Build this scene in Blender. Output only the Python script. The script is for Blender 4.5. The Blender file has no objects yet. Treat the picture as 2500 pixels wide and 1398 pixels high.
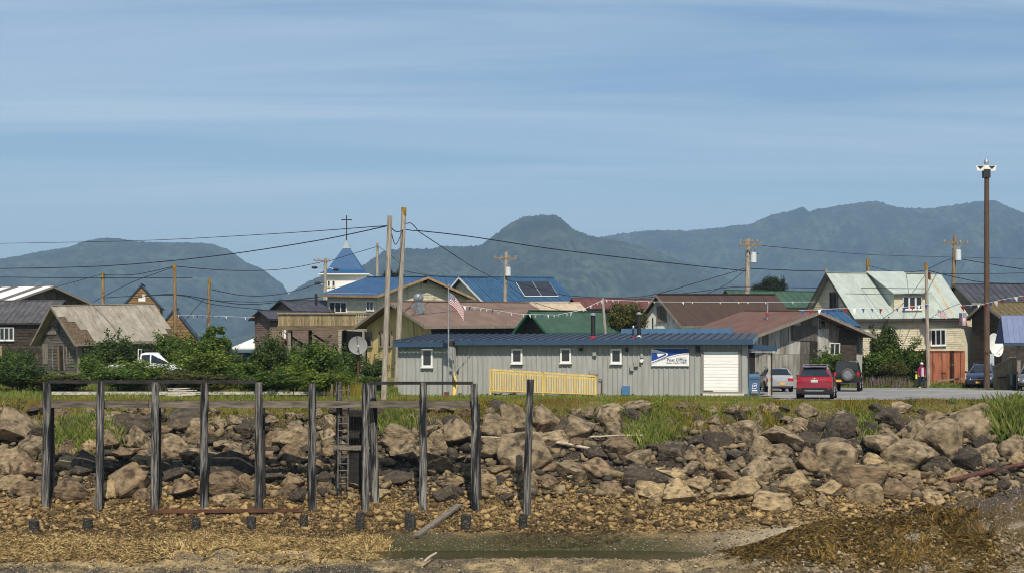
import bpy, bmesh, math, random
import numpy as np
from mathutils import Vector, Matrix, Euler, noise as mnoise
random.seed(7); RNG = np.random.default_rng(7)
R = math.radians
sc = bpy.context.scene
col = sc.collection

# ------------------------------------------------------------------ camera, sky, sun, exposure
FPX, HY, CX, CAMZ = 3825.0, 876.0, 1250.0, 2.0     # focal length, horizon row and centre column in photo pixels; eye height
cam_d = bpy.data.cameras.new('camera'); cam = bpy.data.objects.new('camera', cam_d); col.objects.link(cam)
cam.location = (0, 0, CAMZ); cam.rotation_euler = (R(90), 0, 0)
cam_d.sensor_width = 36; cam_d.lens = FPX / 2500 * 36; cam_d.shift_y = (HY - 699) / 2500
cam_d.clip_start = 0.5; cam_d.clip_end = 60000
sc.camera = cam
SUN_EL, SUN_AZ = 49.0, 9.0                         # sun behind the camera, to its right (degrees)
wd = bpy.data.worlds.new('World'); sc.world = wd; wd.use_nodes = True
wn = wd.node_tree.nodes; wl = wd.node_tree.links; wn.clear()
def wnode(t, **k):
    n = wn.new(t)
    for a, b in k.items(): setattr(n, a, b)
    return n
sky = wnode('ShaderNodeTexSky', sky_type='NISHITA'); sky.sun_disc = False
sky.sun_elevation = R(SUN_EL); sky.sun_rotation = R(180 - SUN_AZ)
sky.altitude = 0; sky.air_density = 1.0; sky.dust_density = 0.3; sky.ozone_density = 3.0
tc = wnode('ShaderNodeTexCoord'); sep = wnode('ShaderNodeSeparateXYZ'); wl.new(tc.outputs['Generated'], sep.inputs[0])
zz = wnode('ShaderNodeMath', operation='MAXIMUM'); wl.new(sep.outputs['Z'], zz.inputs[0]); zz.inputs[1].default_value = 0.0
za = wnode('ShaderNodeMath', operation='ADD'); wl.new(zz.outputs[0], za.inputs[0]); za.inputs[1].default_value = 0.10
dx = wnode('ShaderNodeMath', operation='DIVIDE'); wl.new(sep.outputs['X'], dx.inputs[0]); wl.new(za.outputs[0], dx.inputs[1])
dy = wnode('ShaderNodeMath', operation='DIVIDE'); wl.new(sep.outputs['Y'], dy.inputs[0]); wl.new(za.outputs[0], dy.inputs[1])
cmb = wnode('ShaderNodeCombineXYZ'); wl.new(dx.outputs[0], cmb.inputs[0]); wl.new(dy.outputs[0], cmb.inputs[1])
mp = wnode('ShaderNodeMapping'); wl.new(cmb.outputs[0], mp.inputs[0]); mp.inputs['Rotation'].default_value = (0, 0, R(-7)); mp.inputs['Scale'].default_value = (0.26, 1.7, 1); mp.inputs['Location'].default_value = (3.1, 0.4, 0)
n1 = wnode('ShaderNodeTexNoise'); n1.inputs['Scale'].default_value = 1.1; n1.inputs['Detail'].default_value = 8; n1.inputs['Roughness'].default_value = 0.57; n1.inputs['Distortion'].default_value = 0.6
wl.new(mp.outputs[0], n1.inputs['Vector'])
cr = wnode('ShaderNodeValToRGB'); cr.color_ramp.elements[0].position = 0.35; cr.color_ramp.elements[0].color = (0, 0, 0, 1); cr.color_ramp.elements[1].position = 0.64; cr.color_ramp.elements[1].color = (1, 1, 1, 1)
wl.new(n1.outputs['Fac'], cr.inputs[0])
cf = wnode('ShaderNodeMath', operation='MULTIPLY'); wl.new(cr.outputs[0], cf.inputs[0]); cf.inputs[1].default_value = 0.74
mx = wnode('ShaderNodeMix', data_type='RGBA'); wl.new(cf.outputs[0], mx.inputs[0]); mx.inputs[7].default_value = (6.2, 7.5, 8.8, 1)
hs = wnode('ShaderNodeHueSaturation'); hs.inputs['Saturation'].default_value = 1.06; hs.inputs['Value'].default_value = 1.0
wl.new(sky.outputs[0], hs.inputs['Color']); wl.new(hs.outputs[0], mx.inputs[6])
bg = wnode('ShaderNodeBackground'); bg.inputs['Strength'].default_value = 0.094; wl.new(mx.outputs[2], bg.inputs['Color'])
wo = wnode('ShaderNodeOutputWorld'); wl.new(bg.outputs[0], wo.inputs[0])
sun_d = bpy.data.lights.new('sun', 'SUN'); sun = bpy.data.objects.new('sun', sun_d); col.objects.link(sun)
sun_d.energy = 5.0; sun_d.angle = R(0.5); sun_d.color = (1.0, 0.93, 0.82)
_sd = Vector((math.cos(R(SUN_EL)) * math.sin(R(SUN_AZ)), -math.cos(R(SUN_EL)) * math.cos(R(SUN_AZ)), math.sin(R(SUN_EL))))
sun.rotation_euler = _sd.to_track_quat('Z', 'Y').to_euler(); sun.location = _sd * 60
vs = sc.view_settings; vs.view_transform = 'Standard'; vs.look = 'None'; vs.exposure = 0.10; vs.gamma = 1.0; vs.use_curve_mapping = False
cy = sc.cycles; cy.use_denoising = True; cy.max_bounces = 6; cy.diffuse_bounces = 3; cy.glossy_bounces = 3; cy.transmission_bounces = 4
cy.volume_bounces = 0; cy.transparent_max_bounces = 6; cy.use_adaptive_sampling = True; cy.adaptive_threshold = 0.02; cy.caustics_reflective = False; cy.caustics_refractive = False; cy.pixel_filter_type = 'BLACKMAN_HARRIS'; cy.filter_width = 1.05
HAZE_DENSITY, HAZE_COLOR = 1.4e-4, (0.40, 0.62, 0.88)

# ------------------------------------------------------------------ helpers
def P(x, y, D): return Vector(((x - CX) / FPX * D, D, CAMZ + (HY - y) / FPX * D))
def tag(o, label=None, cat=None, group=None, kind=None):
    if label: o['label'] = label
    if cat: o['category'] = cat
    if group: o['group'] = group
    if kind: o['kind'] = kind
    return o
def empty(name, loc=(0, 0, 0), rz=0.0, label=None, cat=None, group=None, tilt=0.0):
    o = bpy.data.objects.new(name, None); col.objects.link(o); o.location = loc; o.rotation_euler = (tilt, 0, rz)
    return tag(o, label, cat, group)
def link(name, me, mat=None, parent=None, loc=(0, 0, 0)):
    o = bpy.data.objects.new(name, me); col.objects.link(o); o.location = loc
    if mat is not None and len(me.materials) == 0: me.materials.append(mat)
    if parent is not None: o.parent = parent
    return o
def clone(o, parent=None, loc=None):
    c = o.copy(); col.objects.link(c); c.parent = parent
    if loc is not None: c.location = loc
    return c
def copy_tree(o, parent=None):
    c = clone(o, parent)
    for ch in list(o.children): copy_tree(ch, c)
    return c
def npmesh(name, V, F, smooth=False):
    V = np.asarray(V, np.float32); F = np.asarray(F, np.int32); me = bpy.data.meshes.new(name)
    n, k = F.shape
    me.vertices.add(len(V)); me.vertices.foreach_set('co', V.ravel())
    me.loops.add(n * k); me.loops.foreach_set('vertex_index', F.ravel())
    me.polygons.add(n); me.polygons.foreach_set('loop_start', np.arange(0, n * k, k, dtype=np.int32)); me.polygons.foreach_set('loop_total', np.full(n, k, np.int32))
    if smooth: me.polygons.foreach_set('use_smooth', np.ones(n, bool))
    me.update(calc_edges=True); return me
class MB:
    def __init__(s): s.v = []; s.f = []; s.m = []
    def add(s, vs_, fs, mi=0):
        b = len(s.v); s.v += [tuple(q) for q in vs_]; s.f += [tuple(b + i for i in f) for f in fs]; s.m += [mi] * len(fs); return s
    def box(s, x0, x1, y0, y1, z0, z1, mi=0):
        return s.add([(x0, y0, z0), (x1, y0, z0), (x1, y1, z0), (x0, y1, z0), (x0, y0, z1), (x1, y0, z1), (x1, y1, z1), (x0, y1, z1)],
                     [(0, 3, 2, 1), (4, 5, 6, 7), (0, 1, 5, 4), (1, 2, 6, 5), (2, 3, 7, 6), (3, 0, 4, 7)], mi)
    def cbox(s, c, sx, sy, sz, mi=0): return s.box(c[0] - sx / 2, c[0] + sx / 2, c[1] - sy / 2, c[1] + sy / 2, c[2] - sz / 2, c[2] + sz / 2, mi)
    def hexa(s, p, mi=0):            # eight corners: bottom four, top four
        return s.add(p, [(0, 3, 2, 1), (4, 5, 6, 7), (0, 1, 5, 4), (1, 2, 6, 5), (2, 3, 7, 6), (3, 0, 4, 7)], mi)
    def bar(s, a, b, w, h, up=(0, 0, 1), mi=0):
        a = Vector(a); b = Vector(b); d = (b - a).normalized(); u = Vector(up)
        if abs(d.dot(u)) > 0.98: u = Vector((0, 1, 0))
        x = d.cross(u).normalized(); u = x.cross(d).normalized(); q = []
        for p in (a, b): q += [p - x * w / 2 - u * h / 2, p + x * w / 2 - u * h / 2, p + x * w / 2 + u * h / 2, p - x * w / 2 + u * h / 2]
        return s.add(q, [(0, 1, 2, 3), (7, 6, 5, 4), (0, 4, 5, 1), (1, 5, 6, 2), (2, 6, 7, 3), (3, 7, 4, 0)], mi)
    def tube(s, pts, rad, n=8, mi=0, cap=True, wob=0.0):
        pts = [Vector(p) for p in pts]; m = len(pts)
        if not hasattr(rad, '__len__'): rad = [rad] * m
        vs_ = []; fs = []; ux = None
        for i, p in enumerate(pts):
            d = (pts[min(i + 1, m - 1)] - pts[max(i - 1, 0)]).normalized()
            if ux is None: ux = d.cross(Vector((0, 0, 1)) if abs(d.z) < 0.9 else Vector((1, 0, 0))).normalized()
            else: ux = (ux - d * ux.dot(d)).normalized()
            uy = d.cross(ux)
            for k in range(n):
                a = 2 * math.pi * k / n; rr = rad[i] * (1 + wob * (random.random() - .5)); vs_.append(p + ux * math.cos(a) * rr + uy * math.sin(a) * rr)
        for i in range(m - 1):
            for k in range(n):
                k2 = (k + 1) % n; fs.append((i * n + k, i * n + k2, (i + 1) * n + k2, (i + 1) * n + k))
        if cap: fs += [tuple(range(n))[::-1], tuple((m - 1) * n + k for k in range(n))]
        return s.add(vs_, fs, mi)
    def poly(s, pts, mi=0): return s.add(pts, [tuple(range(len(pts)))], mi)
    def prism(s, pts, d, mi=0):      # flat outline pushed along vector d
        n = len(pts); d = Vector(d); a = [Vector(p) for p in pts]; q = a + [p + d for p in a]
        return s.add(q, [tuple(range(n))[::-1], tuple(range(n, 2 * n))] + [(i, (i + 1) % n, n + (i + 1) % n, n + i) for i in range(n)], mi)
    def lathe(s, prof, c=(0, 0, 0), n=16, axis='z', mi=0):
        vs_ = []; fs = []; m = len(prof)
        for r, z in prof:
            for k in range(n):
                a = 2 * math.pi * k / n; x, y = r * math.cos(a), r * math.sin(a)
                q = {'z': (x, y, z), 'x': (z, x, y), 'y': (x, z, y)}[axis]; vs_.append((q[0] + c[0], q[1] + c[1], q[2] + c[2]))
        for i in range(m - 1):
            for k in range(n): fs.append((i * n + k, i * n + (k + 1) % n, (i + 1) * n + (k + 1) % n, (i + 1) * n + k))
        fs += [tuple(range(n))[::-1], tuple((m - 1) * n + k for k in range(n))]
        return s.add(vs_, fs, mi)
    def mesh(s, name, mats=(), smooth=None, fixn=True):
        me = bpy.data.meshes.new(name); me.from_pydata(s.v, [], s.f); me.update()
        for m in mats: me.materials.append(m)
        if any(s.m): me.polygons.foreach_set('material_index', s.m)
        if fixn:
            bm = bmesh.new(); bm.from_mesh(me); bmesh.ops.recalc_face_normals(bm, faces=bm.faces); bm.to_mesh(me); bm.free()
        if smooth:
            me.polygons.foreach_set('use_smooth', [True] * len(me.polygons)); me.set_sharp_from_angle(angle=R(smooth))
        return me
    def build(s, name, mat, parent=None, world=False, smooth=None, kind=None, fixn=True):
        if world and parent is not None:
            l = parent.location; s.v = [(a - l[0], b - l[1], c - l[2]) for a, b, c in s.v]
        o = link(name, s.mesh(name, mat if isinstance(mat, (list, tuple)) else [mat], smooth, fixn), None, parent)
        if kind: o['kind'] = kind
        return o
# numpy value noise
def _h(i, j, s): 
    n = (i * 374761393 + j * 668265263 + s * 974634777) & 0xffffffff; n = ((n ^ (n >> 13)) * 1274126177) & 0xffffffff
    return ((n ^ (n >> 16)) & 0xffff) / 65535.0
def vn(x, y, s=0):
    xi = np.floor(x).astype(np.int64); yi = np.floor(y).astype(np.int64); u = x - xi; v = y - yi; u = u * u * (3 - 2 * u); v = v * v * (3 - 2 * v)
    a = _h(xi, yi, s); b = _h(xi + 1, yi, s); c = _h(xi, yi + 1, s); d = _h(xi + 1, yi + 1, s)
    return (a * (1 - u) + b * u) * (1 - v) + (c * (1 - u) + d * u) * v
def fbm(x, y, s=0, o=5, g=0.5):
    t = 0; a = 1.0; w = 0
    for k in range(o): t = t + a * vn(x * 2 ** k + 17.3 * k, y * 2 ** k - 9.1 * k, s + k); w += a; a *= g
    return t / w
def sst(a, b, x): t = np.clip((x - a) / (b - a), 0, 1); return t * t * (3 - 2 * t)

# ------------------------------------------------------------------ materials (all procedural)
def lin(r, g, b): return tuple(((c / 255) / 12.92 if c <= 10 else ((c / 255 + 0.055) / 1.055) ** 2.4) for c in (r, g, b))
MATS = {}
def M(name, c1, c2=None, sc_=(4, 4, 4), rough=0.8, metal=0.0, bump=0.0, rnd=0.0, orn=0.0, stain=None, detail=6, spec=0.3, bscale=None, coat=0.0, ramp=(0.35, 0.65), transl=0.0, coord='Object', attr=None, vor=None, pal=None, palsrc='island'):
    """noise-mixed two-colour Principled material; rnd / orn vary value per mesh island / per object; stain = (colour, scale, lo, hi)"""
    if name in MATS: return MATS[name]
    m = bpy.data.materials.new(name); m.use_nodes = True; MATS[name] = m; nt = m.node_tree; nn = nt.nodes; ll = nt.links
    b = nn['Principled BSDF']; b.inputs['Roughness'].default_value = rough; b.inputs['Metallic'].default_value = metal; b.inputs['Specular IOR Level'].default_value = spec
    if coat: b.inputs['Coat Weight'].default_value = coat; b.inputs['Coat Roughness'].default_value = 0.08
    c2 = c2 or tuple(x * 0.75 for x in c1)
    t = nn.new('ShaderNodeTexCoord'); mp_ = nn.new('ShaderNodeMapping'); mp_.inputs['Scale'].default_value = sc_; ll.new(t.outputs[coord], mp_.inputs[0])
    oi = nn.new('ShaderNodeObjectInfo'); 
    off = nn.new('ShaderNodeMath'); off.operation = 'MULTIPLY'; off.inputs[1].default_value = 37.0; ll.new(oi.outputs['Random'], off.inputs[0])
    if coord == 'Object': ll.new(off.outputs[0], mp_.inputs['Location'])
    nz = nn.new('ShaderNodeTexNoise'); nz.inputs['Scale'].default_value = 1.0; nz.inputs['Detail'].default_value = detail; nz.inputs['Roughness'].default_value = 0.62; ll.new(mp_.outputs[0], nz.inputs['Vector'])
    rp = nn.new('ShaderNodeValToRGB'); e = rp.color_ramp.elements; e[0].position, e[1].position = ramp; e[0].color = (*c1, 1); e[1].color = (*c2, 1); ll.new(nz.outputs['Fac'], rp.inputs[0])
    out = rp.outputs[0]
    if attr:
        at = nn.new('ShaderNodeAttribute'); at.attribute_name = attr; mm = nn.new('ShaderNodeMix'); mm.data_type = 'RGBA'; mm.blend_type = 'MULTIPLY'; mm.inputs[0].default_value = 1; ll.new(at.outputs['Color'], mm.inputs[6]); ll.new(out, mm.inputs[7]); out = mm.outputs[2]
    if pal:
        pr_ = nn.new('ShaderNodeValToRGB'); src = nn.new('ShaderNodeNewGeometry').outputs['Random Per Island'] if palsrc == 'island' else oi.outputs['Random']; ll.new(src, pr_.inputs[0])
        pe = pr_.color_ramp.elements
        while len(pe) < len(pal): pe.new(0.5)
        for i_, c_ in enumerate(pal): pe[i_].position = i_ / max(1, len(pal) - 1); pe[i_].color = (*c_, 1)
        mm = nn.new('ShaderNodeMix'); mm.data_type = 'RGBA'; mm.blend_type = 'MULTIPLY'; mm.inputs[0].default_value = 1; ll.new(pr_.outputs[0], mm.inputs[6]); ll.new(out, mm.inputs[7]); out = mm.outputs[2]
    if stain:
        n2 = nn.new('ShaderNodeTexNoise'); n2.inputs['Scale'].default_value = 1.0; n2.inputs['Detail'].default_value = 5
        m2 = nn.new('ShaderNodeMapping'); s_ = stain[1]; m2.inputs['Scale'].default_value = s_ if hasattr(s_, '__len__') else (s_, s_, s_); ll.new(t.outputs[coord], m2.inputs[0]); ll.new(m2.outputs[0], n2.inputs['Vector'])
        if coord == 'Object': ll.new(off.outputs[0], m2.inputs['Location'])
        r2 = nn.new('ShaderNodeValToRGB'); e2 = r2.color_ramp.elements; e2[0].position, e2[1].position = stain[2], stain[3]; e2[0].color = (0, 0, 0, 1); e2[1].color = (1, 1, 1, 1); ll.new(n2.outputs['Fac'], r2.inputs[0])
        m3 = nn.new('ShaderNodeMix'); m3.data_type = 'RGBA'; ll.new(r2.outputs[0], m3.inputs[0]); ll.new(out, m3.inputs[6]); m3.inputs[7].default_value = (*stain[0], 1); out = m3.outputs[2]
    if vor:                                   # small pale or dark specks: (colour, scale, size)
        v = nn.new('ShaderNodeTexVoronoi'); v.inputs['Scale'].default_value = vor[1]; ll.new(t.outputs[coord], v.inputs['Vector'])
        lt = nn.new('ShaderNodeMath'); lt.operation = 'LESS_THAN'; lt.inputs[1].default_value = vor[2]; ll.new(v.outputs['Distance'], lt.inputs[0])
        m4 = nn.new('ShaderNodeMix'); m4.data_type = 'RGBA'; ll.new(lt.outputs[0], m4.inputs[0]); ll.new(out, m4.inputs[6]); m4.inputs[7].default_value = (*vor[0], 1); out = m4.outputs[2]
    for src, amt in ((nn.new('ShaderNodeNewGeometry').outputs['Random Per Island'], rnd), (oi.outputs['Random'], orn)):
        if amt:
            mr = nn.new('ShaderNodeMapRange'); mr.inputs['To Min'].default_value = 1 - amt; mr.inputs['To Max'].default_value = 1 + amt; ll.new(src, mr.inputs[0])
            hv = nn.new('ShaderNodeHueSaturation'); ll.new(mr.outputs[0], hv.inputs['Value']); ll.new(out, hv.inputs['Color']); out = hv.outputs[0]
    ll.new(out, b.inputs['Base Color'])
    if bump:
        bp = nn.new('ShaderNodeBump'); bp.inputs['Strength'].default_value = min(1, bump); bp.inputs['Distance'].default_value = 0.05 * max(1, bump); src = nz.outputs['Fac']
        if bscale:
            n3 = nn.new('ShaderNodeTexNoise'); n3.inputs['Scale'].default_value = bscale; n3.inputs['Detail'].default_value = 8; ll.new(t.outputs[coord], n3.inputs['Vector']); src = n3.outputs['Fac']
        ll.new(src, bp.inputs['Height']); ll.new(bp.outputs[0], b.inputs['Normal'])
    if transl:
        tr = nn.new('ShaderNodeBsdfTranslucent'); ll.new(out, tr.inputs[0]); ms = nn.new('ShaderNodeMixShader'); ms.inputs[0].default_value = transl
        ll.new(b.outputs[0], ms.inputs[1]); ll.new(tr.outputs[0], ms.inputs[2]); ll.new(ms.outputs[0], nn['Material Output'].inputs[0])
    return m
def plain(name, c, rough=0.6, metal=0.0, spec=0.4, coat=0.0): return M(name, c, tuple(x * 0.86 for x in c), (7, 7, 7), rough, metal, spec=spec, coat=coat)
V_ = (18, 18, 1.2); H_ = (1.2, 1.2, 18)
# wood, metal, paint
def wood(name, a, b, horiz=False, rnd=0.18, stain=None, orn=0.0, bump=0.5): return M(name, a, b, (1.5, 1.5, 22) if horiz else (22, 22, 1.5), 0.9, rnd=rnd, orn=orn, stain=stain, bump=bump)
m_grey_h = wood('weathered_grey_boards', lin(112, 104, 94), lin(62, 57, 52), True, 0.25)
m_grey_v = wood('weathered_grey_upright', lin(128, 120, 108), lin(70, 64, 58), False, 0.25, orn=0.2)
m_trim_grey = wood('weathered_trim', lin(146, 136, 122), lin(98, 90, 80))
m_pile = M('tarred_pile_wood', lin(52, 52, 54), lin(142, 136, 126), (14, 14, 0.9), 0.8, bump=1.0, ramp=(.42, .62), stain=(lin(22, 22, 23), (7, 7, 0.7), 0.48, 0.60), orn=0.15)
m_timber = M('bleached_timber', lin(128, 118, 102), lin(72, 66, 58), (1.2, 10, 10), 0.9, bump=0.6, orn=0.2)
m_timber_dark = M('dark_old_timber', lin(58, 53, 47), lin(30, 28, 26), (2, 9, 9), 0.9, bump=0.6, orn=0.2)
m_stub = M('barnacled_stub', lin(30, 28, 26), lin(58, 54, 48), (9, 9, 9), 0.9, bump=1.0, vor=(lin(150, 145, 130), 22, 0.22))
m_pole = wood('pole_wood', lin(152, 128, 92), lin(104, 84, 60), rnd=0, orn=0.15)
m_pole_grey = wood('pole_wood_grey', lin(174, 164, 148), lin(118, 106, 92), rnd=0, orn=0.1)
m_pole_brown = wood('pole_wood_brown', lin(106, 84, 66), lin(72, 57, 45), rnd=0)
m_pole_top = M('lichen_pole_top', lin(168, 128, 42), lin(96, 78, 40), (8, 8, 3), 0.9)
m_steel = M('galvanised_steel', lin(176, 178, 178), lin(140, 142, 142), (6, 6, 6), 0.45, 0.6)
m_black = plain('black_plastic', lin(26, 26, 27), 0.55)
m_dark = plain('dark_iron', lin(38, 36, 35), 0.6)
m_rubber = plain('tyre_rubber', lin(34, 33, 32), 0.85)
m_white = plain('white_paint', lin(226, 224, 216), 0.6)
m_glass = M('window_glass', lin(28, 32, 36), lin(44, 50, 54), (1, 1, 1), 0.08, spec=0.6)
m_cable = plain('black_cable', lin(28, 28, 30), 0.7)
m_red = plain('red_cloth', lin(150, 26, 34), 0.8); m_bluec = plain('blue_cloth', lin(46, 74, 132), 0.8); m_whitec = plain('white_cloth', lin(225, 222, 218), 0.8)
# ------------------------------------------------------------------ terrain
ZT = np.array([(30, -6.9), (50, -6.2), (57, -5.80), (58.5, -5.62), (60, -5.47), (61.5, -5.36), (63, -4.95), (66, -4.25), (67, -3.85), (68.5, -2.95), (72.3, -0.55), (73.2, -0.16), (74.2, 0), (400, 0)])
def ground_z(X, Y, rough=True):
    X = np.asarray(X, float); Y = np.asarray(Y, float)
    z = np.interp(Y, ZT[:, 0], ZT[:, 1])
    z = z + 0.9 * sst(84, 104, Y) * sst(-6, -15, X) + 0.35 * sst(102, 122, Y) * sst(-15, -5, X)
    hx = np.interp(X, [6.5, 8.5, 11.4, 15, 17.4, 20, 30], [0, .42, 1.50, 1.90, 2.45, 3.1, 3.4]); cy_ = np.interp(X, [7, 12, 20], [58.2, 58.6, 58.4])
    z = z + hx * np.where(Y < cy_, np.exp(-((Y - cy_) / 3.0) ** 2), np.exp(-((Y - cy_) / 1.5) ** 2)) * (0.82 + 0.36 * fbm(X * .6, Y * .6, 5))
    lx = sst(-4.2, -7.5, X); z = z + lx * 0.42 * np.exp(-((Y - 60.0 - 0.5 * np.sin(X * .5)) / 1.5) ** 2) * (0.5 + fbm(X * .7, Y * .9, 9))
    yw = Y + 1.1 * (fbm(X * .33, Y * .15, 15, 4) - .5) + .25 * (vn(X * 1.7, Y * 1.7, 16) - .5); xw = X + 2.2 * (Y - 60.5) * .5 + 1.6 * (fbm(X * .3, Y * .8, 17, 3) - .5)
    pool = sst(-7.2, -4.4, xw) * sst(9.4, 6.2, xw) * sst(58.8, 59.9, yw) * sst(62.7, 61.2, yw); z = z - 0.28 * pool + 0.15 * sst(-9, -6, X) * sst(11, 8, X) * np.exp(-((yw - 58.4) / .6) ** 2)
    crag = sst(12.5, 16.5, X) * sst(56.0, 57.6, Y) * sst(61.0, 59.6, Y); z = z + crag * .75 * (np.abs(fbm(X * .9, Y * 1.1, 83, 5, .6) - .5) * 2.2 - .25)
    if rough:
        a = np.interp(Y, [50, 58, 62, 64, 67, 72, 74, 76, 110], [.10, .10, .10, .22, .30, .25, .10, .03, .12]); amp = a * (1 - .75 * pool)
        z = z + amp * (fbm(X * 1.3, Y * 1.3, 1, 6, .6) - .5) + np.interp(Y, [50, 66, 73, 75], [.10, .10, .06, 0]) * (1 - .7 * pool) * (fbm(X * 6, Y * 6, 3, 3, .6) - .5) * (1 + 1.2 * lx * (Y < 62) + 1.0 * (hx > .3) * (Y < 62))
    return z
def gz(x, y): return float(ground_z(x, y))
gx = np.unique(np.concatenate([np.linspace(-420, -60, 13), np.arange(-60, -27, 1.5), np.arange(-27, 27, 0.13), np.arange(27, 60, 1.5), np.linspace(60, 420, 13)]))
gy = np.unique(np.concatenate([np.arange(30, 54, 1.0), np.arange(54, 76, 0.11), np.arange(76, 126, 0.8), np.linspace(126, 300, 16), [330, 380]]))
GX, GY = np.meshgrid(gx, gy); GZ = ground_z(GX, GY); GZ = GZ - 9 * sst(260, 360, GY)
nx, ny = len(gx), len(gy); idx = np.arange(nx * ny).reshape(ny, nx)
F = np.stack([idx[:-1, :-1], idx[:-1, 1:], idx[1:, 1:], idx[1:, :-1]], -1).reshape(-1, 4)
me = npmesh('ground', np.stack([GX, GY, GZ], -1).reshape(-1, 3), F, True)
def blend(a, b, t): t = t[..., None]; return a * (1 - t) + b * t
L_ = lambda *c: np.array(lin(*c))
N1 = fbm(GX * .5, GY * .8, 21, 6, .6); N2 = fbm(GX * 1.8, GY * 2.4, 31, 5, .6)
c = np.zeros(GX.shape + (3,)) + L_(104, 90, 64)
c = blend(c, L_(150, 130, 94), sst(.48, .60, N2) * sst(62, 58, GY)); c = blend(c, L_(62, 56, 46), sst(.50, .62, N1) * sst(60, 57, GY))
c = blend(c, L_(70, 56, 36), sst(61.8, 63.4, GY)); c = blend(c, L_(132, 108, 68), sst(61.5, 63.5, GY) * sst(.46, .60, N2))
c = blend(c, L_(56, 48, 38), sst(66, 68.5, GY)); c = blend(c, L_(98, 90, 46), sst(71.5, 73, GY)); c = blend(c, L_(100, 106, 46), sst(73, 75, GY))
c = blend(c, L_(104, 100, 56), sst(74, 76, GY) * sst(.45, .6, N1))
lm = sst(-4.2, -6.5, GX) * sst(62.6, 61.2, GY) * sst(57.6, 58.6, GY); c = blend(c, L_(178, 150, 96), lm * sst(.40, .55, N1)); c = blend(c, L_(104, 82, 44), lm * sst(.58, .70, N2) * .8)
hm = np.interp(GX, [7, 10], [0, 1]) * sst(61.0, 60.2, GY); c = blend(c, L_(76, 62, 36), hm * .9); c = blend(c, L_(92, 72, 28), hm * sst(.42, .56, N1)); c = blend(c, L_(122, 110, 92), hm * sst(.56, .66, N2) * sst(58.6, 56.5, GY))
c = blend(c, L_(68, 60, 56), np.interp(GX, [14, 17], [0, 1]) * sst(61.5, 60.5, GY) * sst(56.5, 58.3, GY) * sst(.36, .55, N2))
gs = np.interp(GX, [7, 11], [0, 1]) * sst(60.8, 61.6, GY) * sst(65.2, 63.4, GY); c = blend(c, L_(156, 142, 118), gs * .85)
YW = GY + 1.2 * (fbm(GX * .33, GY * .15, 15, 4) - .5) + .5 * (N2 - .5); XW = GX + 1.1 * (GY - 60.5) + 1.8 * (N1 - .5); pl = sst(-7.4, -4.6, XW) * sst(9.8, 6.4, XW) * sst(58.5, 59.6, YW) * sst(63.5, 62.2, YW); c = blend(c, L_(56, 54, 26), pl * (0.85 + .15 * N1))
at = me.color_attributes.new('Col', 'FLOAT_COLOR', 'POINT'); at.data.foreach_set('color', np.concatenate([c, np.ones(c.shape[:2] + (1,))], -1).astype(np.float32).ravel())
m_ground = M('shore_ground', (1.35, 1.32, 1.28), (0.55, 0.55, 0.55), (11, 11, 11), 0.95, bump=1.0, attr='Col', vor=(lin(196, 186, 164), 11.0, 0.16), detail=9)
ground = tag(link('ground', me, m_ground), kind='structure')
# wet algae mud of the tide pool
pool = MB().poly([(-7.6, 58.6, -5.52), (9.6, 58.6, -5.52), (9.6, 62.3, -5.52), (-7.6, 62.3, -5.52)])
m_pool = M('algae_pool_water', lin(54, 52, 25), lin(38, 38, 19), (.5, 2.5, 1), 0.22, spec=0.3, bump=0.15, bscale=3)
tag(pool.build('tide_pool', m_pool), kind='structure')
sea = MB().poly([(-6400, -350, -6.4), (6400, -350, -6.4), (6400, 9000, -6.4), (-6400, 9000, -6.4)])
tag(sea.build('sea', M('sea_water', lin(40, 70, 96), lin(30, 58, 86), (.02, .02, .02), 0.12, spec=0.5, bump=0.3, bscale=0.6)), kind='structure')
# gravel lot right of the post office
rx = np.linspace(12.6, 62, 150); ry = np.linspace(75.2, 107, 60); RX, RY = np.meshgrid(rx, ry)
RXe = np.maximum(RX, 13.4 + 0.5 * np.sin(RY * 1.7) + .3 * np.sin(RY * 4.1)); RYe = np.clip(RY, 75.6 + .35 * fbm(RX * .8, RX * 0, 4) + 0.10 * np.maximum(RX - 17, 0), 105.6 + .8 * fbm(RX * .6, RX * 0, 8))
ix = np.arange(rx.size * ry.size).reshape(ry.size, rx.size)
lot = npmesh('gravel_lot', np.stack([RXe, RYe, ground_z(RXe, RYe, False) + 0.045], -1).reshape(-1, 3), np.stack([ix[:-1, :-1], ix[:-1, 1:], ix[1:, 1:], ix[1:, :-1]], -1).reshape(-1, 4), True)
tag(link('gravel_lot', lot, M('grey_gravel', lin(140, 138, 136), lin(106, 104, 102), (2.2, 2.2, 1), 0.95, bump=0.8, bscale=14, detail=10, stain=(lin(150, 144, 134), (.18, .35, 1), .48, .66))), kind='structure')
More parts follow.
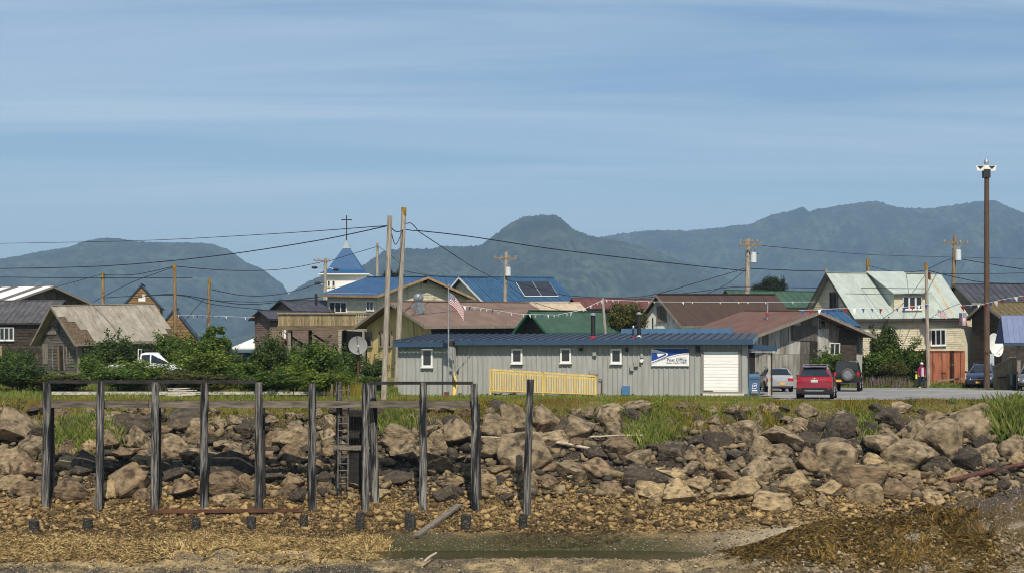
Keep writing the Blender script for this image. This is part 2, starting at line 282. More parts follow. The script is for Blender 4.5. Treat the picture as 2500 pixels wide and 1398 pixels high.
# ------------------------------------------------------------------ mountains across the water
def mountain(name, D, sil, mat, seed, front=0.30, tree=1.5):
    xs = [p[0] for p in sil]; px = np.arange(xs[0], xs[-1] + 1, 3.0); yy = np.interp(px, xs, [p[1] for p in sil])
    k = np.ones(5) / 5; ys = np.convolve(np.pad(yy, 2, 'edge'), k, 'valid') - tree * (fbm(px * .22, px * 0, seed, 4, .8) - .5) * 3.2
    Xr = (px - CX) / FPX * D; Zr = CAMZ + (HY - ys) / FPX * D
    v = np.linspace(0, 1, 42); rows = []
    for t in v:
        Yv = D * (1 - front * (1 - t)); q = t ** 1.15
        nz_ = (fbm(Xr / (D * .030), np.full_like(Xr, t * 4.0), seed + 3, 5, .55) - .5) * (Zr + 6) * 0.95 * (t * (1 - t)) * 2
        rows.append(np.stack([Xr, np.full_like(Xr, Yv) + (fbm(Xr / (D * .05), np.full_like(Xr, t * 3), seed + 5) - .5) * D * .05 * (1 - t), -8 + (Zr + 8) * q + nz_], -1))
    for t in (.3, 1.0): rows.append(np.stack([Xr, np.full_like(Xr, D * (1 + front * .6 * t)), -8 + (Zr + 8) * (1 - t)], -1))
    A = np.array(rows); r_, c_ = A.shape[:2]; ii = np.arange(r_ * c_).reshape(r_, c_)
    o = link(name, npmesh(name, A.reshape(-1, 3), np.stack([ii[:-1, :-1], ii[:-1, 1:], ii[1:, 1:], ii[1:, :-1]], -1).reshape(-1, 4), True), mat)
    tag(o, kind='structure'); return o
m_mtn = M('forest_slope', lin(27, 38, 31), lin(78, 88, 68), (.009, .009, .014), 0.95, detail=14, ramp=(.36, .70), stain=(lin(34, 43, 38), (.05, .05, .028), .46, .58), bump=1.0)
mountain('mountain_left', 4300, [(-260, 700), (-120, 660), (0, 632), (60, 622), (100, 613), (170, 603), (200, 590), (240, 582), (280, 581), (330, 589), (400, 592), (470, 592), (520, 596), (560, 610), (600, 640), (640, 656), (660, 672), (690, 692), (705, 718), (722, 790), (740, 876)], m_mtn, 11)
mountain('mountain_middle', 3600, [(560, 878), (650, 800), (705, 716), (745, 690), (800, 668), (850, 662), (885, 648), (910, 632), (940, 612), (1000, 605), (1040, 608), (1100, 600), (1130, 602), (1170, 600), (1200, 580), (1240, 548), (1280, 529), (1300, 527), (1340, 523), (1365, 528), (1400, 560), (1440, 575), (1470, 582), (1530, 592), (1600, 612), (1800, 690), (2000, 800), (2080, 876)], m_mtn, 23, tree=3.2)
mountain('mountain_right', 5200, [(1240, 876), (1300, 700), (1400, 600), (1460, 580), (1520, 570), (1580, 563), (1680, 562), (1740, 558), (1840, 545), (1880, 525), (1935, 514), (1952, 507), (1962, 505), (1972, 516), (2000, 510), (2060, 500), (2110, 493), (2145, 491), (2170, 500), (2210, 508), (2270, 508), (2330, 500), (2400, 490), (2430, 488), (2460, 505), (2500, 520), (2620, 548), (2760, 600), (2950, 760), (3000, 876)], m_mtn, 37, tree=2.4)
# ------------------------------------------------------------------ haze: one closed box of even, thin air
hb = MB().box(-6800, 6800, -420, 9300, -11.0, 640)
hz = hb.build('haze', None); hm_ = bpy.data.materials.new('haze_air'); hm_.use_nodes = True; hm_.node_tree.nodes.clear()
vo = hm_.node_tree.nodes.new('ShaderNodeVolumePrincipled'); vo.inputs['Color'].default_value = (*HAZE_COLOR, 1); vo.inputs['Density'].default_value = HAZE_DENSITY; vo.inputs['Anisotropy'].default_value = 0.0
ho = hm_.node_tree.nodes.new('ShaderNodeOutputMaterial'); hm_.node_tree.links.new(vo.outputs[0], ho.inputs['Volume']); hz.data.materials.clear(); hz.data.materials.append(hm_); tag(hz, kind='stuff')

# ------------------------------------------------------------------ rocks
def rock_mesh(seed, sub, cuts=9, rough=0.10):
    rr = random.Random(seed); bm = bmesh.new()
    if sub < 3 or seed % 3 != 0:                      # broken block: the hull of a few points, edges chamfered and chipped
        for k in range({1: 8, 2: 10}.get(sub, 15)):
            d = Vector((rr.gauss(0, 1), rr.gauss(0, 1), rr.gauss(0, 1))).normalized() * (rr.uniform(.82, 1.0) if sub >= 3 else rr.uniform(.55, 1.0)); bm.verts.new(d)
        q = bmesh.ops.convex_hull(bm, input=bm.verts); bmesh.ops.delete(bm, geom=[v for v in bm.verts if not v.link_faces], context='VERTS')
        if sub >= 3:
            bmesh.ops.bevel(bm, geom=list(bm.edges), offset=.045, segments=1, affect='EDGES'); bmesh.ops.triangulate(bm, faces=bm.faces); bmesh.ops.subdivide_edges(bm, edges=[e for e in bm.edges if e.calc_length() > .22], cuts=2, use_grid_fill=True); bmesh.ops.triangulate(bm, faces=bm.faces); o = Vector((seed * 3.1, seed * 1.7, 0))
            for v in bm.verts: v.co += v.co.normalized() * (.055 * mnoise.fractal(v.co * 2.4 + o, 1.0, 2.1, 4))
        mxs = [max(abs(v.co[i]) for v in bm.verts) for i in range(3)]
        for v in bm.verts: v.co = Vector((v.co.x / mxs[0], v.co.y / mxs[1], v.co.z / mxs[2]))
        bmesh.ops.recalc_face_normals(bm, faces=bm.faces); me = bpy.data.meshes.new('boulder'); bm.to_mesh(me); bm.free()
        if sub >= 3: me.polygons.foreach_set('use_smooth', [True] * len(me.polygons)); me.set_sharp_from_angle(angle=R(16))
        return me
    bmesh.ops.create_icosphere(bm, subdivisions=sub, radius=1)
    pls = []
    for k in range(cuts):
        d = Vector((rr.gauss(0, 1), rr.gauss(0, 1), rr.gauss(0, 1))).normalized(); pls.append((d, rr.uniform(.50, .82)))
    o = Vector((seed * 3.1, seed * 1.7, 0))
    for v in bm.verts:
        d = v.co.normalized(); r = 1.0
        for n_, h in pls:
            q = d.dot(n_)
            if q > 0.05: r = min(r, h / q)
        r *= 1 + rough * (mnoise.fractal(d * 1.8 + o, 1.0, 2.1, 4)) + rough * .25 * mnoise.noise(d * 7 + o)
        v.co = d * r
    bm.verts.ensure_lookup_table(); mxs = [max(abs(v.co[i]) for v in bm.verts) for i in range(3)]
    for v in bm.verts: v.co = Vector((v.co.x / mxs[0], v.co.y / mxs[1], v.co.z / mxs[2]))
    me = bpy.data.meshes.new('boulder'); bm.to_mesh(me); bm.free()
    me.polygons.foreach_set('use_smooth', [True] * len(me.polygons)); me.set_sharp_from_angle(angle=R(19)); return me
ROCKS = [rock_mesh(k, 4 if k < 10 else 3, 6 + k % 5, .06 + .012 * (k % 5)) for k in range(18)]
for r_ in ROCKS: r_.materials.append(None)
def rockmat(n, a, b, st): return M('rock_' + n, a, b, (2.6, 2.6, 4.2), 0.92, bump=2.2, detail=10, orn=0.2, stain=st, bscale=4.5, vor=(tuple(min(.8, x * 1.9) for x in b), 11, .12))
RM = {'d': rockmat('dark', lin(78, 68, 56), lin(46, 41, 35), (lin(100, 86, 66), 3, .55, .7)),
      'g': rockmat('grey', lin(150, 131, 102), lin(92, 79, 60), (lin(60, 51, 38), 2.2, .52, .66)),
      'b': rockmat('brown', lin(134, 113, 86), lin(86, 71, 53), (lin(62, 50, 38), 2.4, .52, .66)),
      't': rockmat('tan', lin(166, 144, 108), lin(116, 98, 70), (lin(82, 66, 42), 2.6, .55, .68))}
def on_slope(px, py):
    for D in np.arange(60, 76, .02):
        if float(np.interp(D, ZT[:, 0], ZT[:, 1])) >= CAMZ - (py - HY) / FPX * D: return D
    return 75
HAND = """28,1060,78,95,g 80,1103,52,55,g 25,1138,52,60,g 68,1149,60,56,b 73,1200,56,42,b 8,1018,40,40,d 82,1065,52,46,d 325,1040,92,46,d 345,1082,52,56,g 275,1082,42,46,b 226,1094,36,30,t
308,1103,56,40,b 350,1130,36,32,b 165,1142,46,46,t 215,1147,54,62,d 278,1142,54,46,d 318,1183,86,72,b 273,1202,42,48,t 130,1198,24,40,t 178,1202,62,46,b 352,1218,30,38,b 423,1098,52,52,g 470,1112,52,52,g
455,1034,62,56,d 402,1052,42,32,b 477,1062,46,56,g 450,1196,62,40,b 436,1160,52,46,d 556,1085,50,40,g 576,1106,40,46,g 525,1121,62,46,g 550,1146,88,62,d 543,1187,72,50,b 610,1196,30,56,b
720,1072,82,50,g 727,1056,46,32,g 715,1116,42,42,b 660,1075,40,36,b 725,1183,42,44,b 682,1166,58,42,d 705,1206,46,36,b 553,1223,46,30,t 800,1066,36,32,g 806,1110,32,36,b 806,1036,32,50,g 790,1176,42,36,d 795,1192,36,30,b
975,1068,84,46,g 996,1101,68,46,g 1060,1090,56,58,g 1118,1068,74,72,g 1212,1052,58,62,g 1256,1040,68,72,g 1330,1032,58,56,g 1195,1096,68,40,g 1285,1112,114,88,g 975,1166,50,56,d 1075,1131,82,36,b 1216,1146,46,46,b
941,1128,42,32,b 1336,1036,56,50,b 1420,1056,64,64,g 1490,1020,52,52,g 1503,1056,46,46,g 1552,1000,52,32,g 1378,1056,36,42,d 1346,1076,68,32,g 1510,1098,58,46,b 1557,1117,62,52,g 1398,1151,64,62,g 1455,1151,62,52,b
1346,1146,36,34,b 1560,1166,62,46,d 1606,1171,46,40,d 1645,1106,54,42,d 1610,1091,42,32,d 1750,1086,58,48,d 1640,1151,58,28,t 1660,1216,62,62,t 1586,1196,68,32,t 1775,1166,46,38,b 1815,1066,64,58,g 1796,1108,48,28,d
1850,1101,48,48,g 1905,1076,88,52,g 1900,1106,46,32,g 1970,1081,52,36,d 2055,1050,42,62,d 2025,1073,42,32,d 2045,1101,72,42,g 2035,1131,90,68,g 2160,1091,98,56,g 1910,1146,58,38,g 1850,1151,58,52,g 1965,1136,48,58,b
1945,1184,58,46,t 1820,1191,78,36,t 2095,1166,108,62,b 2118,1216,72,58,t 2190,1151,62,32,t 2185,1196,62,42,b 1880,1236,68,50,t 2175,1032,58,46,d 2240,1066,58,58,g 2220,1116,104,66,g 2305,1091,90,88,g 2290,1036,58,46,b
2380,1042,78,100,g 2400,1086,52,32,d 2403,1111,64,40,g 2470,1101,58,56,g 2355,1126,48,46,d 2490,1127,34,32,t 2195,1157,40,26,b 1705,1080,40,30,d 1700,1120,46,34,b 1740,1130,40,30,t 1990,1040,40,30,d 1945,1042,44,30,g
2120,1050,40,32,d 2130,1130,40,34,t 2260,1160,44,28,b 2330,1160,40,26,t 2440,1150,46,28,d 2300,1195,46,26,b 880,1120,40,36,d 860,1170,44,36,d 600,1050,44,32,d 640,1110,40,34,b 30,1185,50,36,t 120,1120,36,30,b
395,1150,44,36,d 505,1060,36,40,g 770,1140,40,30,b 1150,1150,44,34,b 1100,1180,48,26,b 1040,1050,50,30,g 900,1070,40,40,d 2450,1040,44,36,g 1285,1170,44,36,t 1460,1110,40,30,d 1700,1180,50,30,t 2020,1195,50,30,t 1760,1210,50,36,t"""
bank = empty('riprap_bank', (0, 70, -2)); tag(bank, kind='structure')
placed = []; nb = 0
def add_boulder(pos, s3, tone, rz=None, tilt=.25):
    global nb
    o = bpy.data.objects.new('boulder', ROCKS[random.randrange(10) if s3[0] > .45 else random.randrange(18)]); col.objects.link(o); o.parent = bank
    o.location = Vector(pos) - bank.location; o.scale = s3; o.rotation_euler = (random.uniform(-tilt, tilt), random.uniform(-tilt, tilt), random.uniform(0, 6.28) if rz is None else rz)
    o.material_slots[0].link = 'OBJECT'; o.material_slots[0].material = RM[tone]; placed.append((pos[0], pos[1], pos[2], (s3[0] + s3[2]) / 2)); nb += 1
for w_ in HAND.split():
    px, py, w, h, t = w_.split(','); px, py, w, h = map(float, (px, py, w, h)); D = on_slope(px, py) - .05; p = P(px, py, D); s = D / FPX
    add_boulder(p, (w * s * .82, (w + h) * s * .40, h * s * .80), t)
def tone_at(z):
    u = random.random()
    if z < -3.2: return 't' if u < .55 else 'b' if u < .8 else 'd'
    if z < -2.0: return 't' if u < .25 else 'b' if u < .5 else 'g' if u < .72 else 'd'
    return 'g' if u < .62 else 'd' if u < .82 else 'b'
tries = 0
while nb < 300 and tries < 40000:
    tries += 1; r = random.uniform(.26, .54) * (1 if tries < 9000 else .7); y = random.choice((random.uniform(66.2, 72.6), random.uniform(70.6, 72.8))); x = random.uniform(-24, 24); z = gz(x, y)
    A = np.array(placed); d = np.sqrt((A[:, 0] - x) ** 2 + (A[:, 1] - y) ** 2 + (A[:, 2] - z) ** 2)
    if (d < .62 * (A[:, 3] + r)).any(): continue
    add_boulder((x, y, z + r * .15), (r * random.uniform(.9, 1.3), r * random.uniform(.8, 1.2), r * random.uniform(.7, 1.0)), tone_at(z))
def low_rock(sub, seed):
    m_ = rock_mesh(100 + seed, sub, 6, .12); V = np.zeros(len(m_.vertices) * 3, np.float32); m_.vertices.foreach_get('co', V)
    F_ = np.array([p.vertices[:] for p in m_.polygons], np.int32); bpy.data.meshes.remove(m_); return V.reshape(-1, 3), F_
LOW = [low_rock(2, k) for k in range(5)]; VLOW = [low_rock(1, k) for k in range(5)]
def rotm(n):
    q = RNG.normal(size=(n, 4)); q /= np.linalg.norm(q, axis=1)[:, None]; w, x, y, z = q.T
    return np.stack([1 - 2 * (y * y + z * z), 2 * (x * y - z * w), 2 * (x * z + y * w), 2 * (x * y + z * w), 1 - 2 * (x * x + z * z), 2 * (y * z - x * w), 2 * (x * z - y * w), 2 * (y * z + x * w), 1 - 2 * (x * x + y * y)], -1).reshape(n, 3, 3)
def scatter_rocks(pts, rad, protos, flat=.7):
    Vs, Fs, base = [], [], 0; which = RNG.integers(0, len(protos), len(pts)); rm = rotm(len(pts)); sc3 = rad[:, None] * np.stack([RNG.uniform(.8, 1.4, len(pts)), RNG.uniform(.8, 1.3, len(pts)), RNG.uniform(.5, 1.0, len(pts)) * flat / .7], -1)
    for k, (V, F_) in enumerate(protos):
        s = np.where(which == k)[0]
        if not len(s): continue
        W = np.einsum('nij,vj->nvi', rm[s], V) * sc3[s][:, None, :] + pts[s][:, None, :]
        Vs.append(W.reshape(-1, 3)); Fs.append((F_[None] + (np.arange(len(s)) * len(V))[:, None, None]).reshape(-1, 3) + base); base += len(s) * len(V)
    return np.concatenate(Vs), np.concatenate(Fs)
def rubble(name, n, yr, xr, rr, protos, mat, parent=None, sink=.1, pred=None):
    X = RNG.uniform(*xr, n); Y = RNG.uniform(*yr, n)
    if pred is not None: k = pred(X, Y); X, Y = X[k], Y[k]
    n = len(X); r = rr[0] + (rr[1] - rr[0]) * RNG.random(n) ** 2.2; Z = ground_z(X, Y) + r * (0.45 - sink)
    V, F_ = scatter_rocks(np.stack([X, Y, Z], -1), r, protos); o = link(name, npmesh(name, V - (np.array(parent.location) if parent else 0), F_, False), mat, parent); tag(o, kind='stuff'); return o
DK, MD, TN, TN2, LT = lin(48, 43, 36), lin(98, 82, 60), lin(150, 124, 82), lin(174, 146, 98), lin(190, 168, 126)
m_rub = M('rubble_stone', (1.1, 1.1, 1.1), (.7, .7, .7), (9, 9, 9), .95, bump=.6, pal=[lin(56, 50, 42), lin(88, 78, 62), lin(118, 104, 80), lin(144, 124, 92)])
m_cob = M('weedy_cobble', (1.1, 1.1, 1.1), (.6, .6, .6), (9, 9, 9), .95, bump=.6, pal=[lin(60, 48, 32), lin(92, 74, 46), lin(126, 102, 64), TN, lin(164, 136, 88), TN2])
rubble('rubble', 4200, (66.8, 71.4), (-24, 24), (.05, .30), LOW, m_rub, bank)
rubble('cobble', 3000, (63.2, 67.8), (-23, 24), (.06, .20), LOW, m_cob, bank, pred=lambda X, Y: Y > np.interp(X, [-23, 5, 9, 14, 20], [61.6, 62.9, 63.6, 64.6, 65.0]) + .5 * (vn(X, Y, 2) - .5))
rubble('cobble', 34000, (61.8, 68.4), (-23, 24), (.02, .085), VLOW, m_cob, bank, pred=lambda X, Y: Y > np.interp(X, [-23, -6, -5, 5, 9, 14, 20], [61.2, 61.6, 62.9, 62.9, 63.2, 64.2, 64.6]) + .6 * (vn(X, Y, 2) - .5))
o_ = rubble('shingle', 30000, (54.0, 63.0), (-21, 21), (.010, .055), VLOW, M('shingle_stone', (1, 1, 1), (.7, .7, .7), (9, 9, 9), .9, pal=[lin(56, 50, 44), lin(96, 86, 72), lin(140, 124, 100), lin(196, 182, 156)]), pred=lambda X, Y: ~((X + 1.1 * (Y - 60.5) > -5.6) & (X < 7.4) & (Y > 59.0 + .8 * vn(X * .6, X * 0, 18)) & (Y < 62.8) & (RNG.random(len(X)) < .90)) & (RNG.random(len(X)) < .35 + .65 * (vn(X * .8, Y * 2, 6) > .45)))
tag(o_, 'loose pale and dark shingle strewn over the tide flat', 'shingle')
rubble('weed_rock', 4200, (54.2, 58.2), (7.0, 21), (.02, .11), LOW, M('foreshore_rock', (1.1, 1.1, 1.1), (.6, .6, .6), (6, 6, 6), .9, bump=.8, pal=[lin(70, 58, 40), lin(104, 86, 58), lin(136, 114, 78), lin(160, 138, 100)]), bank, sink=.2, pred=lambda X, Y: fbm(X * .5, Y * .7, 77, 3) + .12 * (57.2 - Y) - .05 * np.maximum(X - 12, 0) * .4 > .5)
# seaweed: flat strands laid over the heaps
def strands(name, n, pred, mat, label, ln=(.18, .55), xr=(-20, 20), yr=(55, 63), wd=.012):
    X = RNG.uniform(*xr, n); Y = RNG.uniform(*yr, n); k = pred(X, Y); X, Y = X[k], Y[k]; n = len(X); a = RNG.normal(0, .45, n) + 5 * fbm(X * .35, Y * .6, 8); L = RNG.uniform(*ln, n) / 3
    V = np.zeros((n, 8, 3)); cx_, cy_ = X.copy(), Y.copy(); wv = wd * RNG.uniform(.6, 1.6, n)
    for i in range(4):
        zc = ground_z(cx_, cy_) + .02 + .05 * RNG.random(n); px_, py_ = -np.sin(a) * wv, np.cos(a) * wv
        V[:, 2 * i] = np.stack([cx_ - px_, cy_ - py_, zc + .03 * RNG.random(n)], -1); V[:, 2 * i + 1] = np.stack([cx_ + px_, cy_ + py_, zc + .03 * RNG.random(n)], -1)
        cx_ = cx_ + np.cos(a) * L; cy_ = cy_ + np.sin(a) * L; a = a + RNG.normal(0, .5, n)
    f0 = np.array([(0, 2, 3, 1), (2, 4, 5, 3), (4, 6, 7, 5)]); Fq = (f0[None] + (np.arange(n) * 8)[:, None, None]).reshape(-1, 4)
    o = link(name, npmesh(name, V.reshape(-1, 3), Fq), mat); return tag(o, label, 'seaweed', kind='stuff')
strands('seaweed', 34000, lambda X, Y: (fbm(X * .5, Y * .9, 41, 3) + .25 * vn(X * 3, Y * 3, 43) + .3 * sst(-5, -9, X) * sst(59, 60.2, Y) > .62) & (Y < 62.3 + 1.0 * (vn(X * .8, Y * 0, 3) - .5)) & (X < -3.6 - .8 * np.abs(Y - 59.8) + 1.6 * (vn(Y * 2, X * 0, 19) - .5)), M('bleached_weed', (1, 1, 1), (.7, .7, .7), (5, 5, 5), .9, pal=[lin(74, 58, 32), lin(134, 108, 64), lin(174, 146, 92), lin(200, 176, 122)]), 'bleached straw coloured seaweed heaped along the tide line', xr=(-20, -4), yr=(58.2, 62.6))
strands('seaweed', 42000, lambda X, Y: (fbm(X * .6, Y * .8, 51, 3) + .25 * vn(X * 3, Y * 3, 53) + .06 * (Y - 57.5) - .03 * np.maximum(X - 14, 0) > .55) & (X > 8.2), M('rockweed', (1, 1, 1), (.6, .6, .6), (5, 5, 5), .75, pal=[lin(48, 38, 15), lin(78, 60, 21), lin(112, 86, 31), lin(146, 116, 52)]), 'golden brown rockweed draped over the rocky mound', xr=(8, 21), yr=(54.5, 60.6))
strands('seaweed', 26000, lambda X, Y: (fbm(X * .8, Y * 1.2, 63, 3) > .42) & (Y > np.interp(X, [-20, -6, -4, 6, 10, 14], [61.5, 61.8, 63, 63, 63.6, 65])), M('tan_weed', (1, 1, 1), (.6, .6, .6), (5, 5, 5), .9, pal=[lin(58, 44, 24), lin(104, 82, 48), lin(144, 116, 70), lin(172, 144, 92)]), 'tan weed scraps caught between the beach cobbles', xr=(-21, 16), yr=(61.6, 67.2), ln=(.06, .22))
strands('seaweed', 9000, lambda X, Y: vn(X * .5, Y * .8, 61) > .55, M('dark_weed', (1, 1, 1), (.6, .6, .6), (5, 5, 5), .8, pal=[lin(46, 36, 20), lin(80, 62, 30), lin(110, 88, 46)]), 'dark brown seaweed patches among the beach cobbles', xr=(-20, 10), yr=(61.8, 65), ln=(.08, .25))
# ------------------------------------------------------------------ grass and shrubs
m_gr = M('verge_grass', (1.05, 1.25, .85), (1.15, .85, .7), (.55, .9, .9), .8, pal=[lin(76, 84, 30), lin(108, 112, 42), lin(138, 130, 56), lin(126, 102, 54), lin(90, 98, 38)], transl=.25, coord='Object')
m_gr_g = M('lush_grass', (1.1, 1.1, 1.1), (.7, .7, .7), (.5, .5, .5), .8, pal=[lin(74, 90, 30), lin(104, 120, 44), lin(132, 140, 62), lin(160, 154, 92)], transl=.3)
m_gr_d = M('dry_grass', (1.1, 1.1, 1.1), (.7, .7, .7), (.5, .5, .5), .9, pal=[lin(120, 92, 50), lin(152, 122, 66), lin(124, 110, 56), lin(92, 80, 40)], transl=.2)
def blades(name, X, Y, h, w, mat, label, lean=.35, sink=.02):
    n = len(X); Z = ground_z(X, Y) - sink; a = RNG.uniform(0, 6.28, n); la = RNG.uniform(0, 6.28, n); ln = RNG.random(n) * lean * h
    ox, oy = np.cos(a) * w / 2, np.sin(a) * w / 2; tx, ty = X + np.cos(la) * ln, Y + np.sin(la) * ln
    V = np.stack([np.stack([X - ox, Y - oy, Z], -1), np.stack([X + ox, Y + oy, Z], -1), np.stack([(X + tx) / 2 + ox * .8 - (tx - X) * .12, (Y + ty) / 2 + oy * .8, Z + h * .6], -1), np.stack([tx, ty, Z + h * (1 - .3 * (ln / np.maximum(h, .01)))], -1)], 1)
    Fq = (np.array([[0, 1, 2, 3]])[None] + (np.arange(n) * 4)[:, None, None]).reshape(-1, 4)
    return tag(link(name, npmesh(name, V.reshape(-1, 3), Fq), mat), label, 'grass', kind='stuff')
def field(n, xr, yr, pred, hf):
    X = RNG.uniform(*xr, n); Y = RNG.uniform(*yr, n); k = pred(X, Y); X, Y = X[k], Y[k]; return X, Y, hf(X, Y) * RNG.uniform(.5, 1.15, len(X))
def po_mask(X, Y): return ~((X > -6.8) & (X < 15.5) & (Y > 87.9 - .194 * (X + 6.6)) & (Y < 104)) & ~((X > 13.0) & (Y > 75.5 + .10 * np.maximum(X - 17, 0)) & (Y < 105.5))
X, Y, h = field(95000, (-25, 25), (72.3, 78.5), lambda X, Y: po_mask(X, Y) & (RNG.random(len(X)) < np.clip(.25 + 1.3 * vn(X * .9, Y * .9, 71) * sst(71.4, 73.2, Y), 0, 1)), lambda X, Y: .06 + .30 * fbm(X * .9, Y * .9, 72, 3) ** 3 * 2.0 * np.interp(Y, [72, 73.6, 75, 78], [1.3, 1, .45, .4]))
blades('grass', X, Y, h, .028, m_gr, 'olive and straw coloured grass along the top of the bank')
X, Y, h = field(36000, (-25, 25), (70.4, 73.0), lambda X, Y: (fbm(X * .5, Y * .7, 91, 4) > np.interp(Y, [70.2, 71.4, 72.6], [.70, .60, .47])), lambda X, Y: .08 + .24 * vn(X * 1.3, Y * 1.3, 92) ** 2)
blades('grass', X, Y, h, .03, m_gr, 'olive grass creeping down between the topmost boulders', .6)
X, Y, h = field(90000, (-34, 30), (77, 100), lambda X, Y: po_mask(X, Y) & ((X < -5.5) | (Y < 86)), lambda X, Y: np.where(X < -6.2, .16 + .34 * vn(X * .3, Y * .3, 74), .10 + .08 * vn(X, Y, 73)))
blades('grass', X, Y, h, .035, m_gr_g, 'green meadow grass between the bank and the houses')
X, Y, h = field(42000, (14, 40), (102, 116), lambda X, Y: (Y > 105.4) | ((X > 29.5) & (Y > 100 + .5 * vn(X, Y, 4))), lambda X, Y: .12 + .30 * sst(105.5, 107.5, Y))
blades('grass', X, Y, h, .05, m_gr_g, 'green weeds growing along the far edge of the gravel lot')
X, Y, h = field(20000, (-25, 25), (71.9, 74.8), lambda X, Y: vn(X * .45, Y * .8, 75) > .62, lambda X, Y: .16 + .12 * vn(X * 2, Y * 2, 76))
blades('grass', X, Y, h, .03, m_gr_d, 'dry brown grass patches on the edge of the bank')
def leafy(n_clump, xr, yr, pred, mat, label, size=(.12, .34), per=90, leaf=.075):
    X = RNG.uniform(*xr, n_clump); Y = RNG.uniform(*yr, n_clump); k = pred(X, Y); X, Y = X[k], Y[k]; n = len(X) * per; s = np.repeat(RNG.uniform(*size, len(X)), per); d = RNG.normal(size=(n, 3)); d /= np.linalg.norm(d, axis=1)[:, None]; d[:, 2] = np.abs(d[:, 2]) * .9
    Z = ground_z(X, Y); p = np.stack([np.repeat(X, per), np.repeat(Y, per), np.repeat(Z, per)], -1) + d * (s * RNG.random(n) ** .4)[:, None]; nr = d + RNG.normal(size=(n, 3)) * .6 + np.array([0, -.2, .5]); nr /= np.linalg.norm(nr, axis=1)[:, None]
    t = np.cross(nr, RNG.normal(size=(n, 3))); t /= np.linalg.norm(t, axis=1)[:, None]; b = np.cross(nr, t); L = leaf * RNG.uniform(.6, 1.5, (n, 1)); V = np.stack([p - t * L * .5, p + b * L * .32, p + t * L * .5, p - b * L * .32], 1)
    return tag(link('leafy_weeds', npmesh('leafy_weeds', V.reshape(-1, 3), np.arange(n * 4).reshape(-1, 4)), mat), label, 'weeds', kind='stuff')
def tuft(px, py, w, hm, n, mat, label):
    D = on_slope(px, py); c = P(px, py, D); s = D / FPX; X = RNG.normal(c.x, w * s * .30, n); Y = RNG.normal(D + .1, .45, n)
    blades('tall_grass', X, Y, hm * RNG.uniform(.35, 1.1, n), .022, mat, label, .5)
tuft(205, 1072, 150, .75, 3800, m_gr_g, 'tall green beach grass below the first two pier posts')
tuft(965, 1040, 90, .6, 1500, m_gr_g, 'green grass clump on the bank beside the ladder')
tuft(1585, 1062, 120, .62, 2600, m_gr_g, 'bright green tall grass clump spilling over the rocks below the sign')
tuft(1690, 1035, 130, .55, 1600, m_gr, 'olive grass clump on the bank below the white garage door')
tuft(1865, 1045, 60, .6, 900, m_gr, 'small grass clump on the bank below the mailbox')
tuft(2125, 1060, 45, .6, 700, m_gr_g, 'narrow upright grass clump among the dark rocks')
tuft(2475, 1050, 100, 1.15, 4600, m_gr_g, 'tallest green grass clump at the far end of the rock bank')
tuft(1230, 1010, 160, .35, 1500, m_gr, 'low leafy growth on the bank beside the single end post')
def crown_mesh(seed, n, leaf, k=24, spread=.70, conic=0.0, shoot=True):
    r = np.random.default_rng(seed); c_ = r.normal(size=(k, 3)); c_ /= np.linalg.norm(c_, axis=1)[:, None]; c_ *= (spread * r.random((k, 1)) ** .45 * r.uniform(.75, 1.15, (k, 1))); c_[:, 2] = c_[:, 2] * .85 + .05
    if conic: c_[:, :2] *= (1 - conic * (c_[:, 2:] + .8) / 1.6)
    sr = r.uniform(.15, .40, k) * (1 - conic * .4 * (c_[:, 2] + .8)); w = r.choice(k, n, p=sr ** 2 / (sr ** 2).sum()); d = r.normal(size=(n, 3)); d /= np.linalg.norm(d, axis=1)[:, None]
    p = c_[w] + d * sr[w][:, None] * (r.random((n, 1)) ** .35) * r.uniform(.9, 1.18, (n, 1))
    ns = n // 10 if shoot else 1; sd = r.normal(size=(26, 3)); sd[:, 2] = np.abs(sd[:, 2]) * .9; sd /= np.linalg.norm(sd, axis=1)[:, None]; wi = r.integers(0, 26, ns); tt = r.uniform(.55, 1.0, ns) * r.uniform(.95, 1.18, 26)[wi]   # loose shoots
    p[:ns] = sd[wi] * tt[:, None] * np.array([1, 1, 1.0]) + r.normal(size=(ns, 3)) * (.05 + .03 * (1.25 - tt[:, None])); p[:ns, 2] += .05 * tt
    nrm = d + r.normal(size=(n, 3)) * .7 + np.array([0, 0, .4]); nrm /= np.linalg.norm(nrm, axis=1)[:, None]
    t = np.cross(nrm, r.normal(size=(n, 3))); t /= np.linalg.norm(t, axis=1)[:, None]; b = np.cross(nrm, t); L = leaf * r.uniform(.6, 1.4, (n, 1))
    V = np.stack([p - t * L * .5, p + b * L * .30, p + t * L * .5, p - b * L * .30], 1); V[:, 1] += nrm * L * .1; V[:, 3] += nrm * L * .1
    return npmesh('foliage', V.reshape(-1, 3), np.arange(n * 4).reshape(-1, 4))
CROWNS = [crown_mesh(300 + k, 9000, .085, 26 + 4 * k) for k in range(4)] + [crown_mesh(320 + k, 7000, .085, 22, .8, .75, False) for k in range(2)] + [crown_mesh(330, 9000, .08, 40, .70, 0, False)]
for c_ in CROWNS: c_.materials.append(None)
def leafmat(n, a): return M('leaf_' + n, (1.15, 1.15, 1.1), (.75, .75, .75), (1.4, 1.4, 1.4), .55, pal=a, transl=.3, spec=.25)
